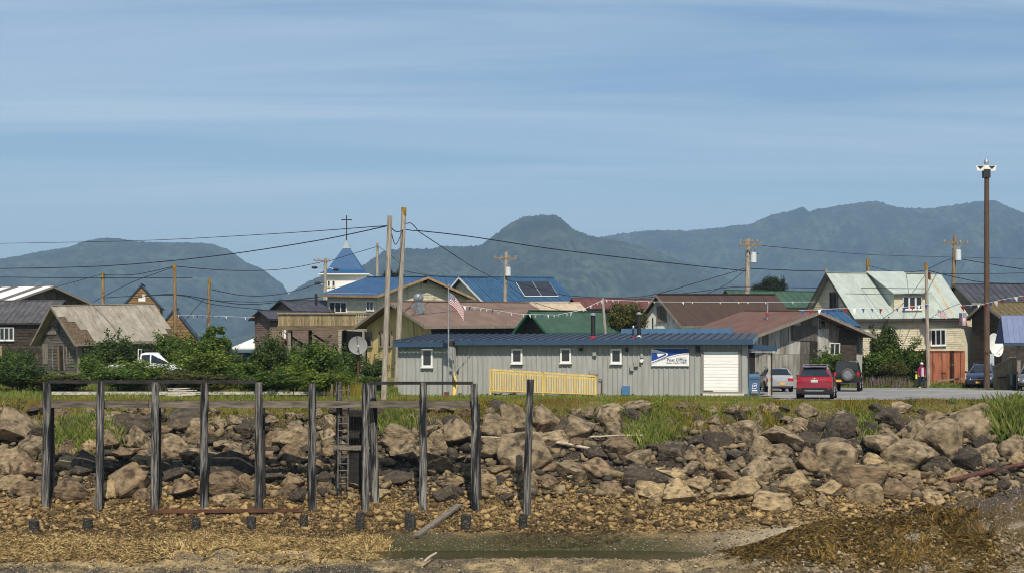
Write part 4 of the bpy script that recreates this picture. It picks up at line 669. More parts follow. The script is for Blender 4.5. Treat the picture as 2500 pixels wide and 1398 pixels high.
for k in range(5): MB().box(-h0.hw - 1.5, -h0.hw - 1.38, 3.3 + k * 2.2, 3.42 + k * 2.2, -.4, 1.24).build('post', m_deckwood, h0.root)
hs_ = house('striped_roof_shed', 'big dark shed with white translucent strips on its grey roof', 'shed', 150, (130, 698), False, 31.3, 11.4, 1.75, 13, .1, 1, m_grey_v, M('dull_tin_roof', lin(112, 104, 96), lin(84, 76, 70), (1, 3, 1), .7, .0), 1.2, .5, 1.15, .03, 'vert', m_trim_grey, alt=((0, 2, 3, 5, 8), plain('white_roof_sheet', lin(228, 228, 224), .5)))
h2 = house('brown_a_frame', 'small brown shingled gable with white patches rising behind the tan roof', 'house', 138, (345, 693), True, 100, 3.5, 2.0, 5, 0, 1.2, m_plank, m_po_blue, .12, .15, None, siding='lap', rake=M('slate_rake', lin(58, 72, 92), lin(48, 60, 80), (3, 3, 3), .6), step=.22)
for x0, y0, x1, y1 in ((338, 727, 355, 735), (347, 718, 355, 727)): board(h2.root, 'y', h2.yf - .03, -1, hloc(h2.root, x0, y0, 'y', h2.yf), hloc(h2.root, x1, y1, 'y', h2.yf), m_white, .03, 'patch_panel')
h3 = house('brown_steep_shed', 'steep brown plank gable beside the tall pointed alder', 'shed', 120, (425, 751), True, 98, 3.93, 2.48, 4, 0, 1.0, m_plank, MATS['slate_rake'], .12, .15, None, siding='lap', rake=MATS['slate_rake'], step=.22)
# white canopy tent
tn = empty('canopy_tent', P(603, 876, 126), 0, 'white canopy tent with blue side cloth beside the brown house', 'tent'); tn.location.z = .95
a_, w_ = .033, 1.0
MB().add([(-1.05, -1, 2.0), (1.05, -1, 2.0), (1.05, 1, 2.0), (-1.05, 1, 2.0), (.55, 0, 2.75), (-1.05, -1, 1.85), (1.05, -1, 1.85), (1.05, 1, 1.85), (-1.05, 1, 1.85)], [(0, 1, 4), (1, 2, 4), (2, 3, 4), (3, 0, 4), (0, 5, 6, 1), (1, 6, 7, 2), (2, 7, 8, 3), (3, 8, 5, 0)]).build('roof', m_white, tn, fixn=False)
for x in (-1, 1):
    for y in (-.95, .95): MB().tube([(x, y, -.1), (x, y, 1.95)], .03, 6).build('leg', m_steel, tn)
MB().box(-1, 1, .93, .95, .5, 1.6).build('side_cloth', m_bluec, tn)
# brown house with wing
h4 = house('brown_house', 'grey brown two part house with dark shingle roofs behind the balcony', 'house', 132, (683, 732), True, 37.8, 5.48, 1.14, 8, .1, .9, m_brownwall, m_char, .45, .45, 1.1, .02, 'lap')
MB().tube([(1.0, 3.0, h4.H - .6), (1.0, 3.0, h4.H + .55)], .12, 10).build('stovepipe', m_dark, h4.root)
h4b = house('wing', None, None, 124, (630, 757), True, 40, 3.1, .71, 7.2, .0, .9, m_brownwall, m_char, .4, .4, 1.2, .02, 'lap')
mw = lmat(h4.root).inverted() @ lmat(h4b.root); h4b.root.parent = h4.root; h4b.root.location = mw.to_translation(); h4b.root.rotation_euler = mw.to_euler()
for o_ in list(h4b.root.children): pass
def world_board(parent, x0, y0, x1, y1, D, mat, th=.05, name='board'):
    a, b = P(x0, y0, D), P(x1, y1, D); return MB().box(min(a.x, b.x), max(a.x, b.x), D - th, D, min(a.z, b.z), max(a.z, b.z)).build(name, mat, parent, world=True)
st = empty('outside_stair', P(715, 876, 121), 0, 'reddish brown outside stair with rails in front of the brown house', 'stair'); st.location.z = .9
m_redwood = M('red_brown_wood', lin(118, 76, 58), lin(88, 58, 46), (8, 8, 2), .9)
for D in (120.6, 121.6): MB().bar(P(690, 828, D), P(742, 880, D), .06, .28).build('stringer', m_redwood, st, world=True); MB().bar(P(690, 806, D), P(738, 852, D), .06, .07).build('hand_rail', m_trim_grey, st, world=True)
for k in range(9): p = P(692 + k * 5.8, 826 + k * 5.6, 121.1); MB().cbox(p, .24, 1.0, .05).build('tread', m_redwood, st, world=True)
for k in range(6): p = P(692 + k * 9, 817 + k * 8.2, 120.6); MB().cbox(p, .05, .05, .8).build('baluster', m_trim_grey, st, world=True)
world_board(st, 664, 822, 692, 826, 121.5, m_deckwood, 1.2, 'landing'); world_board(st, 664, 806, 690, 809, 120.5, m_trim_grey, .06, 'hand_rail')
for k in range(7): world_board(st, 664 + k * 4, 809, 666 + k * 4, 822, 120.5, m_deckwood, .05, 'baluster')
for k in (666, 690): world_board(st, k - 1.5, 826, k + 1.5, 876, 121, m_deckwood, .1, 'post')
for x0, y0, x1, y1, nm in ((690, 800, 698, 826, 'door'),): world_board(st, x0, y0, x1, y1, 123.0, m_white, .06, nm)
# two storey house and balcony
h5 = house('blue_roof_house', 'two storey cream house with a low blue sheet roof behind the balcony', 'house', 130, (1040, 676), False, 51, 10.0, 1.65, 9, .39, .9, m_cream, m_bluetarp, .75, .45, None, siding='lap', rake=M('tan_rake', lin(170, 140, 104), lin(136, 108, 80), (3, 3, 3), .8), step=.2)
for x0, y0, x1, y1, b in ((806, 736, 848, 763, (2, 0)), (897, 734, 914, 758, (1, 0))):
    p, q = hloc(h5.root, x0, y0, 'x', -h5.hw), hloc(h5.root, x1, y1, 'x', -h5.hw); win(h5.root, 'x', -h5.hw - .03, -1, (p[1] + q[1]) / 2, (p[2] + q[2]) / 2, abs(p[1] - q[1]), abs(p[2] - q[2]), bars=b)
p, q = hloc(h5.root, 1033, 683, 'y', h5.yf), hloc(h5.root, 1042, 692, 'y', h5.yf); board(h5.root, 'y', h5.yf - .03, -1, p, q, m_black, .02, 'vent')
p, q = hloc(h5.root, 836, 806, 'x', -h5.hw), hloc(h5.root, 915, 890, 'x', -h5.hw); board(h5.root, 'x', -h5.hw - .03, -1, p, q, m_black, .03, 'balcony_shade')  # flat black board painted in as the shade under the balcony
bal = empty('balcony', P(780, 876, 117), 0, 'long raised timber balcony with a board railing on dark posts', 'balcony'); bal.location.z = .8; DB = 116
m = MB(); x = 679
while x < 868: w_ = random.uniform(3.6, 4.4); a, b = P(x, 766 + random.uniform(-1, 1), DB), P(x + w_ * .9, 794, DB); m.box(a.x, b.x, DB - .03, DB, b.z, a.z); x += w_
m.build('railing_boards', wood('railing_wood', lin(160, 142, 104), lin(108, 94, 70), rnd=.3), bal, world=True, kind='stuff')
m = MB(); x = 868
while x < 905: a, b = P(x, 766, DB + .6), P(x + 2, 792, DB + .6); m.box(a.x, b.x, DB + .57, DB + .6, b.z, a.z); x += 4.2
m.build('railing_boards', MATS['railing_wood'], bal, world=True, kind='stuff')
world_board(bal, 677, 763, 870, 766, DB - .02, m_deckwood, .14, 'hand_rail'); world_board(bal, 868, 763, 905, 766, DB + .6, m_deckwood, .14, 'hand_rail'); world_board(bal, 677, 794, 872, 805, DB, M('deck_beam', lin(116, 100, 78), lin(80, 68, 54), (1, 9, 9), .9), .16, 'edge_beam')
a, b = P(678, 793, DB), P(900, 797, DB); MB().box(a.x, b.x, DB + .02, DB + 6, b.z - .05, a.z).build('deck', m_timber_dark, bal, world=True)
for x, yb, dd in ((706, 872, 0), (709, 872, 3.4), (757, 872, 2.6), (888, 905, -.2), (842, 880, 3.2)):
    a, b = P(x - 4, 805, DB + dd), P(x + 4, yb, DB + dd); MB().box(a.x, b.x, DB + dd, DB + dd + .24, .4, a.z).build('post', m_timber_dark if dd > 1 else m_trim_grey, bal, world=True)
for x0, y0, x1, y1 in ((712, 822, 750, 846), (752, 846, 760, 830), (760, 812, 795, 835), (888, 806, 900, 818)): MB().bar(P(x0, y0, DB + 1.5), P(x1, y1, DB + 1.5), .14, .14).build('brace', m_timber_dark, bal, world=True)
# yellow house
h6 = house('yellow_house', 'yellow panelled house with a brown metal roof and round roof vent', 'house', 104, (950, 735), True, 46.1, 7.28, 1.70, 13.6, .20, .75, m_yellow, m_brownroof, .9, .45, None, siding='vert', rake=m_trim_grey, wall2=m_darkwall)
for x0, y0, x1, y1 in ((893, 808, 910, 846), (927, 808, 935, 846), (946, 808, 957, 846)):
    p, q = hloc(h6.root, x0, y0, 'y', h6.yf), hloc(h6.root, x1, y1, 'y', h6.yf); win(h6.root, 'y', h6.yf - .03, -1, (p[0] + q[0]) / 2, (p[2] + q[2]) / 2, abs(p[0] - q[0]), abs(p[2] - q[2]), frame=m_trim_grey)
m = hloc(h6.root, 1022, 764, 'x', 1.7); vent = MB(); zb = h6.H - h6.sl * 1.7 - .1; vent.box(m[0] - .28, m[0] + .28, m[1] - .28, m[1] + .28, zb, zb + .72); vent.build('roof_vent', m_steel, h6.root)
MB().lathe([(.20, 0), (.20, .15), (.30, .2), (.36, .38), (.30, .55), (.10, .66)], (m[0], m[1], zb + .72), 14).build('vent_cap', m_steel, h6.root, smooth=40)
# blue metal roofs with solar panels
h7 = house('solar_roof_house', 'blue metal roofed house carrying four black solar panels, white gable trim', 'house', 142, (1125, 676), True, 41.1, 6.66, 2.32, 11.6, .28, .9, m_cream, m_blueroof, .5, .3, .42, .045, 'lap', m_white)
inv = lmat(h7.root).inverted(); oc = inv @ Vector((0, 0, CAMZ))
def on_slope_h(h, px, py):
    d = (inv_of(h) @ P(px, py, 100)) - oc_of(h); o = oc_of(h); t = (h.H - h.sl * o[0] * h.s - o[2]) / (d[2] + h.sl * d[0] * h.s); return o + d * t
def inv_of(h): return lmat(h.root).inverted()
def oc_of(h): return inv_of(h) @ Vector((0, 0, CAMZ))
def slope_quad(h, pts, mat, name, lift=.1, th=.05):
    q = [on_slope_h(h, *p) + Vector((0, 0, lift)) for p in pts]; return MB().prism(q, (0, 0, th)).build(name, mat, h.root)
m_solar = M('solar_black', lin(30, 30, 36), lin(22, 22, 28), (3, 3, 3), .15, spec=.6)
A_, B_, C_, D_ = (1259, 691), (1341, 691), (1363, 725), (1281, 725); lp = lambda p, q, t: (p[0] + (q[0] - p[0]) * t, p[1] + (q[1] - p[1]) * t)
fr_ = slope_quad(h7, [lp(A_, C_, -.006), lp(B_, D_, -.006), lp(C_, A_, -.006), lp(D_, B_, -.006)], m_white, 'panel_frame', .09, .03)
for i in range(2):
    for j in range(2):
        bl = lambda u, v: lp(lp(A_, B_, u), lp(D_, C_, u), v); u0, u1, v0, v1 = i / 2 + .008, i / 2 + .492, j / 2 + .015, j / 2 + .485; slope_quad(h7, [bl(u0, v0), bl(u1, v0), bl(u1, v1), bl(u0, v1)], m_solar, 'solar_panel', .13, .04)
house('blue_roof_hall', 'plain blue metal roof strip between the cream gable and the solar roof', 'house', 152, (1035, 674), True, 15, 6, 2.2, 6.5, 0, .9, m_cream, m_blueroof, .3, .3, .5, .045)
# church
ch = empty('church', P(841, 876, 162), 0, 'white church tower with a blue bell-cast spire and cross', 'church'); ch.location.z = .9; k_ = 162 / FPX; Z = lambda y: CAMZ + (HY - y) * k_ - .9
MB().box(-2.1, 2.1, 0, 4.2, 0, Z(671)).build('tower_wall', m_white, ch); MB().box(-2.62, 2.62, -.52, 4.72, Z(671), Z(668)).build('eave_trim', m_white, ch)
def sqr(prof, mat, nm, cy_=2.1):
    vs_, fs = [], []
    for r, z in prof: vs_ += [(-r, cy_ - r, z), (r, cy_ - r, z), (r, cy_ + r, z), (-r, cy_ + r, z)]
    for i in range(len(prof) - 1):
        for j in range(4): fs.append((i * 4 + j, i * 4 + (j + 1) % 4, i * 4 + 4 + (j + 1) % 4, i * 4 + 4 + j))
    fs += [(3, 2, 1, 0), tuple(len(vs_) - 4 + j for j in range(4))]; return MB().add(vs_, fs).build(nm, mat, ch)
sqr([(2.62, Z(667.8)), (2.3, Z(664)), (1.85, Z(658)), (1.62, Z(650)), (.36, Z(604))], M('church_blue', lin(40, 82, 122), lin(32, 70, 106), (2, 2, 6), .5), 'spire'); sqr([(.40, Z(604)), (.05, Z(584))], plain('lead_cap', lin(132, 138, 144), .5), 'spire_cap')
MB().box(-.05, .05, 2.05, 2.15, Z(585), Z(521)).box(-.56, .56, 2.06, 2.14, Z(533.6), Z(531.2)).build('cross', m_dark, ch)
for x0, x1 in ((800, 806), (811, 818)): a = (x0 - 841) * k_; b = (x1 - 841) * k_; win(ch, 'y', -.0, -1, (a + b) / 2, Z(692), b - a, .6, frame=m_cream_t, fw=.04)
MB().hexa([(-2.3, .2, Z(740)), (3.2, .2, Z(740)), (3.2, 8, Z(740)), (-2.3, 8, Z(740)), (-.2, -.4, Z(700)), (3.0, -.4, Z(676)), (3.0, 8, Z(676)), (-.2, 8, Z(700))]).build('porch_wall', m_white, ch)
# behind the post office
h9 = house('green_roof_shed', 'small dark shed with a plain green roof right behind the post office', 'shed', 99, (1293, 757.5), True, 40.8, 3.3, 1.40, 6.6, .11, .2, m_darkwall, m_greenroof, .6, .2, None, siding='vert', rake=plain('green_rake', lin(44, 92, 66)))
house('tan_roof_house', 'low house showing only a pale tan roof between brown and red roofs', 'house', 124, (1262, 738), True, 12, 4.9, .8, 5.2, .07, .5, m_cream, M('pale_tan_roof', lin(186, 168, 142), lin(160, 140, 116), (1, 3, 1), .8), .2, .2, None)
house('red_roof_house', 'house with a dull dark red roof behind the round olive bush', 'house', 130, (1395, 728), True, 15, 4.6, .9, 8, 0, .5, m_darkwall, m_darkred, .3, .2, .8, .02)
h11 = house('white_gable_house', 'white gabled house with a long dark brown roof and boarded window', 'house', 112, (1605, 718), True, 48, 4.35, 2.28, 15.6, .30, .4, m_whitewall, m_darkbrown, .55, .2, None, siding='vert', rake=m_trim_grey)
p, q = hloc(h11.root, 1605, 745, 'y', h11.yf), hloc(h11.root, 1628, 783, 'y', h11.yf); b = win(h11.root, 'y', h11.yf - .03, -1, (p[0] + q[0]) / 2, (p[2] + q[2]) / 2, abs(p[0] - q[0]), abs(p[2] - q[2]), frame=m_trim_grey, bars=(2, 0), glass=m_grey_v)
board(h11.root, 'y', h11.yf - .03, -1, hloc(h11.root, 1593, 775, 'y', h11.yf), hloc(h11.root, 1596, 808, 'y', h11.yf), m_dark, .03, 'pipe')
house('green_roof_house', 'far house with a green metal roof in front of the spruces', 'house', 140, (1770, 708), True, 23, 4.45, 1.54, 10, .02, .5, m_cream, m_greenroof, .3, .2, .7, .03)
# patched barn
h13 = house('patched_barn', 'wide barn clad in stained grey sheets under a low red brown roof', 'barn', 104, (1998, 760), False, 49.3, 12.45, 1.59, 6.6, .32, .25, m_tin, m_redbrown, .95, .3, None, rake=m_trim_grey, wall2=m_grey_v)
rt = h13.root; yf = h13.yf; x = -h13.hw; ti = 0
def gtop(x): return h13.ze + h13.sl * (h13.hw - abs(x)) - .03
mats_ = [m_tin, m_grey_v, m_tin, M('dark_sheet', lin(96, 90, 82), lin(74, 68, 62), (4, 4, .8), .85, orn=.1), m_grey_v, m_tin, M('pale_sheet', lin(182, 180, 172), lin(146, 140, 128), (4, 4, .6), .85, orn=.08, stain=(lin(104, 84, 64), (6, 6, .5), .6, .72))]
while x < h13.hw - .05:
    w_ = min(random.choice((.62, .85, 1.2, 1.2)), h13.hw - x); dd = random.uniform(.015, .045); zm = 2.05
    MB().prism([(x, yf, 0), (x + w_ - .015, yf, 0), (x + w_ - .015, yf, min(zm, gtop(x + w_))), (x, yf, min(zm, gtop(x)))], (0, -dd, 0)).build('wall_sheet', random.choice(mats_), rt)
    if max(gtop(x), gtop(x + w_)) > zm + .05: MB().prism([(x, yf, zm + .01), (x + w_ - .015, yf, zm + .01), (x + w_ - .015, yf, max(zm + .02, gtop(x + w_))), (x, yf, max(zm + .02, gtop(x)))], (0, -dd - .01, 0)).build('wall_sheet', random.choice(mats_), rt)
    x += w_
yf -= .06; b = lambda x0, y0, x1, y1, mt, nm, th=.03: board(rt, 'y', yf, -1, hloc(rt, x0, y0, 'y', yf), hloc(rt, x1, y1, 'y', yf), mt, th, nm)
b(1933, 793, 1994, 831, MATS['dark_sheet'], 'patch_sheet'); b(2007, 801, 2021, 858, MATS['pale_sheet'], 'patch_sheet', .04); b(1978, 833, 1994, 892, m_timber_dark, 'patch_sheet', .035); b(1855, 925, 1990, 945, m_concrete, 'footing', .05)
for x0, y0, x1, y1, n in ((2000, 780, 2013, 800, 0), (2024, 836, 2048, 866, 1)):
    p, q = hloc(rt, x0, y0, 'y', yf), hloc(rt, x1, y1, 'y', yf); win(rt, 'y', yf, -1, (p[0] + q[0]) / 2, (p[2] + q[2]) / 2, abs(p[0] - q[0]), abs(p[2] - q[2]), frame=m_white if n else m_trim_grey, bars=(n, 0), fw=.06)
MB().tube([(-2.4, 2.5, h13.H - .6), (-2.4, 2.5, h13.H + .5)], .05, 8).build('vent_pipe', m_steel, rt); MB().lathe([(.14, 0), (.10, .12), (.06, .2)], (-2.4, 2.5, h13.H - .34), 10).build('pipe_boot', m_red, rt)
# pale green roofed house with dormer
h14 = house('pale_roof_house', 'cream clapboard house with a steep pale green roof and shed dormer', 'house', 112, (2020, 666), True, 29.3, 5.9, 3.35, 11.1, .19, .35, m_cream, m_paleroof, .5, .45, 1.1, .012, 'lap', plain('dark_rake', lin(66, 62, 58)), step=.16)
rt = h14.root; xd = .86 * h14.W / 2; zb_ = h14.H - h14.sl * xd; zt_ = zb_ + 1.30; ya, yb_ = hloc(rt, 2183, 745, 'x', xd)[1], hloc(rt, 2262, 745, 'x', xd)[1]
dm = MB().box(xd - .1, xd, ya, yb_, zb_ - .02, zt_ - .02).build('dormer_wall', m_cream, rt)
MB().prism([(.05, ya - .35, h14.H + .07), (xd + .3, ya - .35, zt_ - .02), (xd + .3, ya - .35, zt_ + .06), (.05, ya - .35, h14.H + .14)], (0, yb_ - ya + .55, 0)).build('dormer_roof', m_paleroof, rt)
for yy in (ya, yb_ - .08): MB().prism([(.3, yy, h14.H - .3), (xd - .02, yy, zb_), (xd - .02, yy, zt_ - .05)], (0, .08, 0)).build('dormer_cheek', m_paleroof, rt)
for i in range(3):
    w_ = (yb_ - ya) * .20; win(rt, 'x', xd, 1, ya + (yb_ - ya) * (.34 + .2 * i), zb_ + .66, w_ * .96, .95, fw=.06, bars=(0, 0))
for x0, y0, x1, y1, bb in ((2166, 801, 2180, 820, 0), (2270, 803, 2307, 842, 2)):
    p, q = hloc(rt, x0, y0, 'x', h14.hw), hloc(rt, x1, y1, 'x', h14.hw); win(rt, 'x', h14.hw + .03, 1, (p[1] + q[1]) / 2, (p[2] + q[2]) / 2, abs(p[1] - q[1]), abs(p[2] - q[2]), bars=(bb, 0))
p, q = hloc(rt, 2027, 712, 'y', h14.yf), hloc(rt, 2047, 752, 'y', h14.yf); win(rt, 'y', h14.yf - .03, -1, (p[0] + q[0]) / 2, (p[2] + q[2]) / 2, abs(p[0] - q[0]), abs(p[2] - q[2]), frame=m_trim_grey, bars=(1, 0))
pts = [(2268, 672), (2272, 672), (2332, 777), (2326, 777)]; slope_quad(h14, pts, M('rust_streak', lin(170, 140, 92), lin(178, 172, 144), (2, 2, .5), .9), 'rust_streak', .055, .006)
MB().tube([(.35, hloc(rt, 2268, 670, 'x', .35)[1], h14.H - .5), (.35, hloc(rt, 2268, 670, 'x', .35)[1], h14.H + .12)], .12, 10).build('stovepipe', M('rusty_iron', lin(92, 58, 40), lin(60, 42, 34), (6, 6, 6), .9), rt)
MB().box(h14.hw - 3, h14.hw - .02, h14.yb + .02, h14.yb + 1.3, 0, h14.ze - .25).build('porch_wall', m_cream, rt); MB().box(h14.hw - 3.1, h14.hw + .15, h14.yb + .02, h14.yb + 1.45, h14.ze - .25, h14.ze - .13).build('porch_roof', m_char, rt)
n_ = 16
for k in range(n_): MB().box(h14.hw + .03, h14.W / 2 - .02, .3 + k * (h14.L - .6) / n_, .38 + k * (h14.L - .6) / n_, h14.ze - .30, h14.ze - .16).build('rafter_tail', m_white, rt)
house('blue_lean_to', 'small blue metal roof tucked between the barn and the pale green roof', 'shed', 108, (2004, 757), True, 30, 3.6, 1.1, 2.0, 0, .4, m_darkwall, m_blueroof, .2, .2, .5, .03)
h15 = house('charcoal_roof_house', 'tan house with a charcoal metal roof behind the tall light pole', 'house', 120, (2332, 694), True, 13.7, 5.2, 1.48, 12, .18, .5, M('tan_wall', lin(158, 146, 122), lin(132, 120, 98), (2, 2, 2), .85), m_char, .3, .3, .55, .04, None, m_trim_grey)
p, q = hloc(h15.root, 2413, 786, 'x', h15.hw), hloc(h15.root, 2433, 812, 'x', h15.hw); win(h15.root, 'x', h15.hw, 1, (p[1] + q[1]) / 2, (p[2] + q[2]) / 2, abs(p[1] - q[1]), abs(p[2] - q[2]), frame=m_trim_grey, bars=(1, 0))
house('mossy_porch', 'small gabled porch with a mossy brown roof right of the light pole', 'porch', 113, (2402, 738), True, 22, 3.6, 1.0, 6, .2, .4, m_darkwall, M('mossy_roof', lin(112, 98, 66), lin(72, 62, 46), (3, 9, 3), .95, bump=.6), .3, .2, .5, .03, None, m_trim_grey)
# ------------------------------------------------------------------ post office
po = empty('post_office', (P(1105, 876, 88).x, 88, -.06), R(-11), 'long grey metal post office with a blue edged roof and white garage door', 'post office')
PW, PD, PH = 16.35, 6.6, 2.92          # main block length, depth, eave height
def pol(px, py, y=0.0): return hloc(po, px, py, 'y', y)
MB().box(0, PW, .05, PD, -.15, PH + .1).build('wall_core', m_grey_paint, po)
dl, dr_ = pol(1712, 900)[0], pol(1808, 900)[0]; dt, dbm = pol(1760, 851)[2], pol(1760, 955)[2]
def panel(x0, y0, w, z0, z1, axis='y', s=-1):
    m = MB()
    if axis == 'y': m.box(0, w - .004, -.012, .0, z0, z1).hexa([(.01, -.012, z0), (.075, -.012, z0), (.075, -.010, z0), (.01, -.010, z0), (.01, -.012, z1), (.075, -.012, z1), (.075, -.010, z1), (.01, -.010, z1)]); m.add([(.0, -.012, z0), (.022, -.05, z0), (.062, -.05, z0), (.085, -.012, z0), (.0, -.012, z1), (.022, -.05, z1), (.062, -.05, z1), (.085, -.012, z1)], [(0, 1, 5, 4), (1, 2, 6, 5), (2, 3, 7, 6), (0, 3, 2, 1), (4, 5, 6, 7)])
    return m
n_ = 58; pw_ = PW / n_; pmf = panel(0, 0, pw_, 0.0, PH).mesh('wall_panel', [m_grey_paint], fixn=False); pmt = panel(0, 0, pw_, dt + .02, PH).mesh('wall_panel', [m_grey_paint], fixn=False)
for k in range(n_):
    x = k * pw_; door_here = x + pw_ > dl - .02 and x < dr_ + .02; link('wall_panel', pmt if door_here else pmf, None, po, (x, .04, 0))
for k in range(8): o = link('wall_panel', pmf, None, po, (PW, .10 + k * .78, 0)); o.rotation_euler = (0, 0, R(90)); o.scale = (2.7, 1, 1)
# left wing projecting forward
wl_, wr_ = pol(971, 900, -1.3)[0], pol(1100, 900, -1.3)[0]; WY = -1.3; WH = 2.72
MB().box(wl_, wr_, WY + .05, PD - .2, -.2, WH + .05).build('wing_core', m_grey_paint, po); n_ = 12; ww = (wr_ - wl_) / n_; pmw = panel(0, 0, ww, 0, WH).mesh('wall_panel', [m_grey_paint], fixn=False)
for k in range(n_): link('wall_panel', pmw, None, po, (wl_ + k * ww, WY + .04, 0))
for k in range(3): o = link('wall_panel', pmw, None, po, (wr_, WY + .08 + k * .44, 0)); o.rotation_euler = (0, 0, R(90)); o.scale = (1.5, 1, 1)
board(po, 'y', WY + .03, -1, (wl_, 0, -.2), (wr_, 0, .0), M('worn_white_skirt', lin(196, 186, 168), lin(150, 140, 122), (3, 3, 8), .9), .04, 'skirting'); board(po, 'y', .03, -1, (.15, 0, -.2), (1.9, 0, .02), M('vent_grey', lin(120, 122, 122), lin(96, 98, 98), (2, 2, 12), .7), .05, 'vent_skirt')
# roof: low slope rising to the back, standing seam panels
RS = .060
def roofrun(x0, x1, ylo, zlo, yhi, pw, name='roof_panel'):
    n = round((x1 - x0) / pw); p = (x1 - x0) / n; m = MB(); dz_ = (yhi - ylo) * RS
    m.hexa([(0, 0, -.05), (p - .004, 0, -.05), (p - .004, yhi - ylo, dz_ - .05), (0, yhi - ylo, dz_ - .05), (0, 0, 0), (p - .004, 0, 0), (p - .004, yhi - ylo, dz_), (0, yhi - ylo, dz_)])
    m.hexa([(0, 0, 0), (.05, 0, 0), (.05, yhi - ylo, dz_), (0, yhi - ylo, dz_), (.012, 0, .06), (.038, 0, .06), (.038, yhi - ylo, dz_ + .06), (.012, yhi - ylo, dz_ + .06)], 1); me = m.mesh(name, [m_po_roof, M('seam_shade', lin(44, 56, 76), lin(34, 44, 60), (2, 2, 2), .5)])  # ribs coloured darker than the panels to paint in the shade along the seams
    for k in range(n): link(name, me, None, po, (x0 + k * p, ylo, zlo))
ZE = PH + .22
roofrun(wr_ + .02, PW + .35, -.42, ZE, PD + .3, .46); roofrun(wl_ - .12, wr_ + .0, WY - .42, ZE - (WY + 0) * -RS, PD + .3, .46)
fz = ZE - .06
MB().box(wr_ + .05, PW + .36, -.47, -.43, fz - .23, fz + .03).build('fascia', m_po_blue, po); MB().box(wl_ - .14, wr_ + .02, WY - .47, WY - .43, fz - .10 - .25, fz - .10 + .02).build('fascia', m_po_blue, po)
MB().hexa([(PW + .32, -.43, fz - .23), (PW + .36, -.43, fz - .23), (PW + .36, PD + .3, fz - .23 + PD * RS), (PW + .32, PD + .3, fz - .23 + PD * RS), (PW + .32, -.43, fz + .03), (PW + .36, -.43, fz + .03), (PW + .36, PD + .3, fz + .03 + PD * RS), (PW + .32, PD + .3, fz + .03 + PD * RS)]).build('end_fascia', plain('pale_blue_trim', lin(130, 150, 160)), po)
MB().hexa([(wl_ - .14, WY - .43, fz - .35), (wl_ - .10, WY - .43, fz - .35), (wl_ - .10, PD, fz + .3), (wl_ - .14, PD, fz + .3), (wl_ - .14, WY - .43, fz - .08), (wl_ - .10, WY - .43, fz - .08), (wl_ - .10, PD, fz + .54), (wl_ - .14, PD, fz + .54)]).build('end_fascia', m_po_blue, po)
MB().box(wr_ + .05, PW + .3, -.42, .0, fz - .20, fz - .16).build('soffit', plain('soffit_grey', lin(120, 118, 112)), po)
bx0, bx1 = pol(1515, 810, PD)[0], pol(1788, 810, PD)[0]; MB().box(bx0, bx1, PD + .32, PD + .5, ZE + .2, ZE + .74).build('rear_parapet', M('light_blue_paint', lin(80, 112, 140), lin(68, 98, 126), (2, 2, 2), .5), po)
# windows, door, fittings
for x0, y0, x1, y1, yy in ((1030, 851, 1057, 895, WY), (1249, 850, 1276, 886, 0), (1368, 849, 1395, 885, 0), (1491, 850, 1518, 886, 0)):
    p, q = pol(x0, y0, yy), pol(x1, y1, yy); win(po, 'y', yy - .01, -1, (p[0] + q[0]) / 2, (p[2] + q[2]) / 2, abs(p[0] - q[0]), abs(p[2] - q[2]), fw=.10)
d0, d1 = pol(1718, 857), pol(1803, 953)
for a in ((dl, d0[0] - .01), (d1[0] + .01, dr_)): MB().box(a[0], a[1], -.06, .03, dbm, dt).build('door_frame', plain('door_frame_grey', lin(132, 128, 118)), po)
MB().box(dl, dr_, -.06, .03, d0[2] + .01, dt).build('door_frame', MATS['door_frame_grey'], po)
m_door = M('cream_shutter', lin(238, 236, 230), lin(228, 224, 214), (1.5, 1.5, 6), .6); gd = MB().box(d0[0], d1[0], .0, .04, d1[2], d0[2]).build('garage_door', m_door, po); ns = 12; hh = (d0[2] - d1[2]) / ns
for k in range(ns): MB().add([(d0[0], .0, d1[2] + k * hh + .012), (d1[0], .0, d1[2] + k * hh + .012), (d1[0], -.022, d1[2] + k * hh + .03), (d0[0], -.022, d1[2] + k * hh + .03), (d1[0], -.022, d1[2] + k * hh + hh - .012), (d0[0], -.022, d1[2] + k * hh + hh - .012), (d1[0], .0, d1[2] + k * hh + hh), (d0[0], .0, d1[2] + k * hh + hh)], [(0, 1, 2, 3), (3, 2, 4, 5), (5, 4, 6, 7)]).build('slat', m_door, gd)
MB().box(d0[0] + .5, d1[0], -.05, .0, d1[2] - .07, d1[2] - .01).build('door_seal', m_white, po); MB().box(dl - .02, dr_ + .02, -.12, .03, dbm - .10, dbm).build('door_sill', MATS['door_frame_grey'], po)
a, b = pol(1716, 959), pol(1826, 970); MB().box(a[0], b[0], -.16, .03, -.2, a[2]).build('concrete_step', M('pale_concrete', lin(214, 206, 190), lin(190, 180, 160), (3, 3, 3), .9), po)
def fit_(x0, y0, x1, y1, mat, th, nm, yy=0): p, q = pol(x0, y0, yy), pol(x1, y1, yy); return MB().box(min(p[0], q[0]), max(p[0], q[0]), yy - th, yy - .012, min(p[2], q[2]), max(p[2], q[2])).build(nm, mat, po)
m_fix = plain('fitting_grey', lin(150, 150, 140)); m_gutter = plain('downpipe_grey', lin(158, 156, 146))
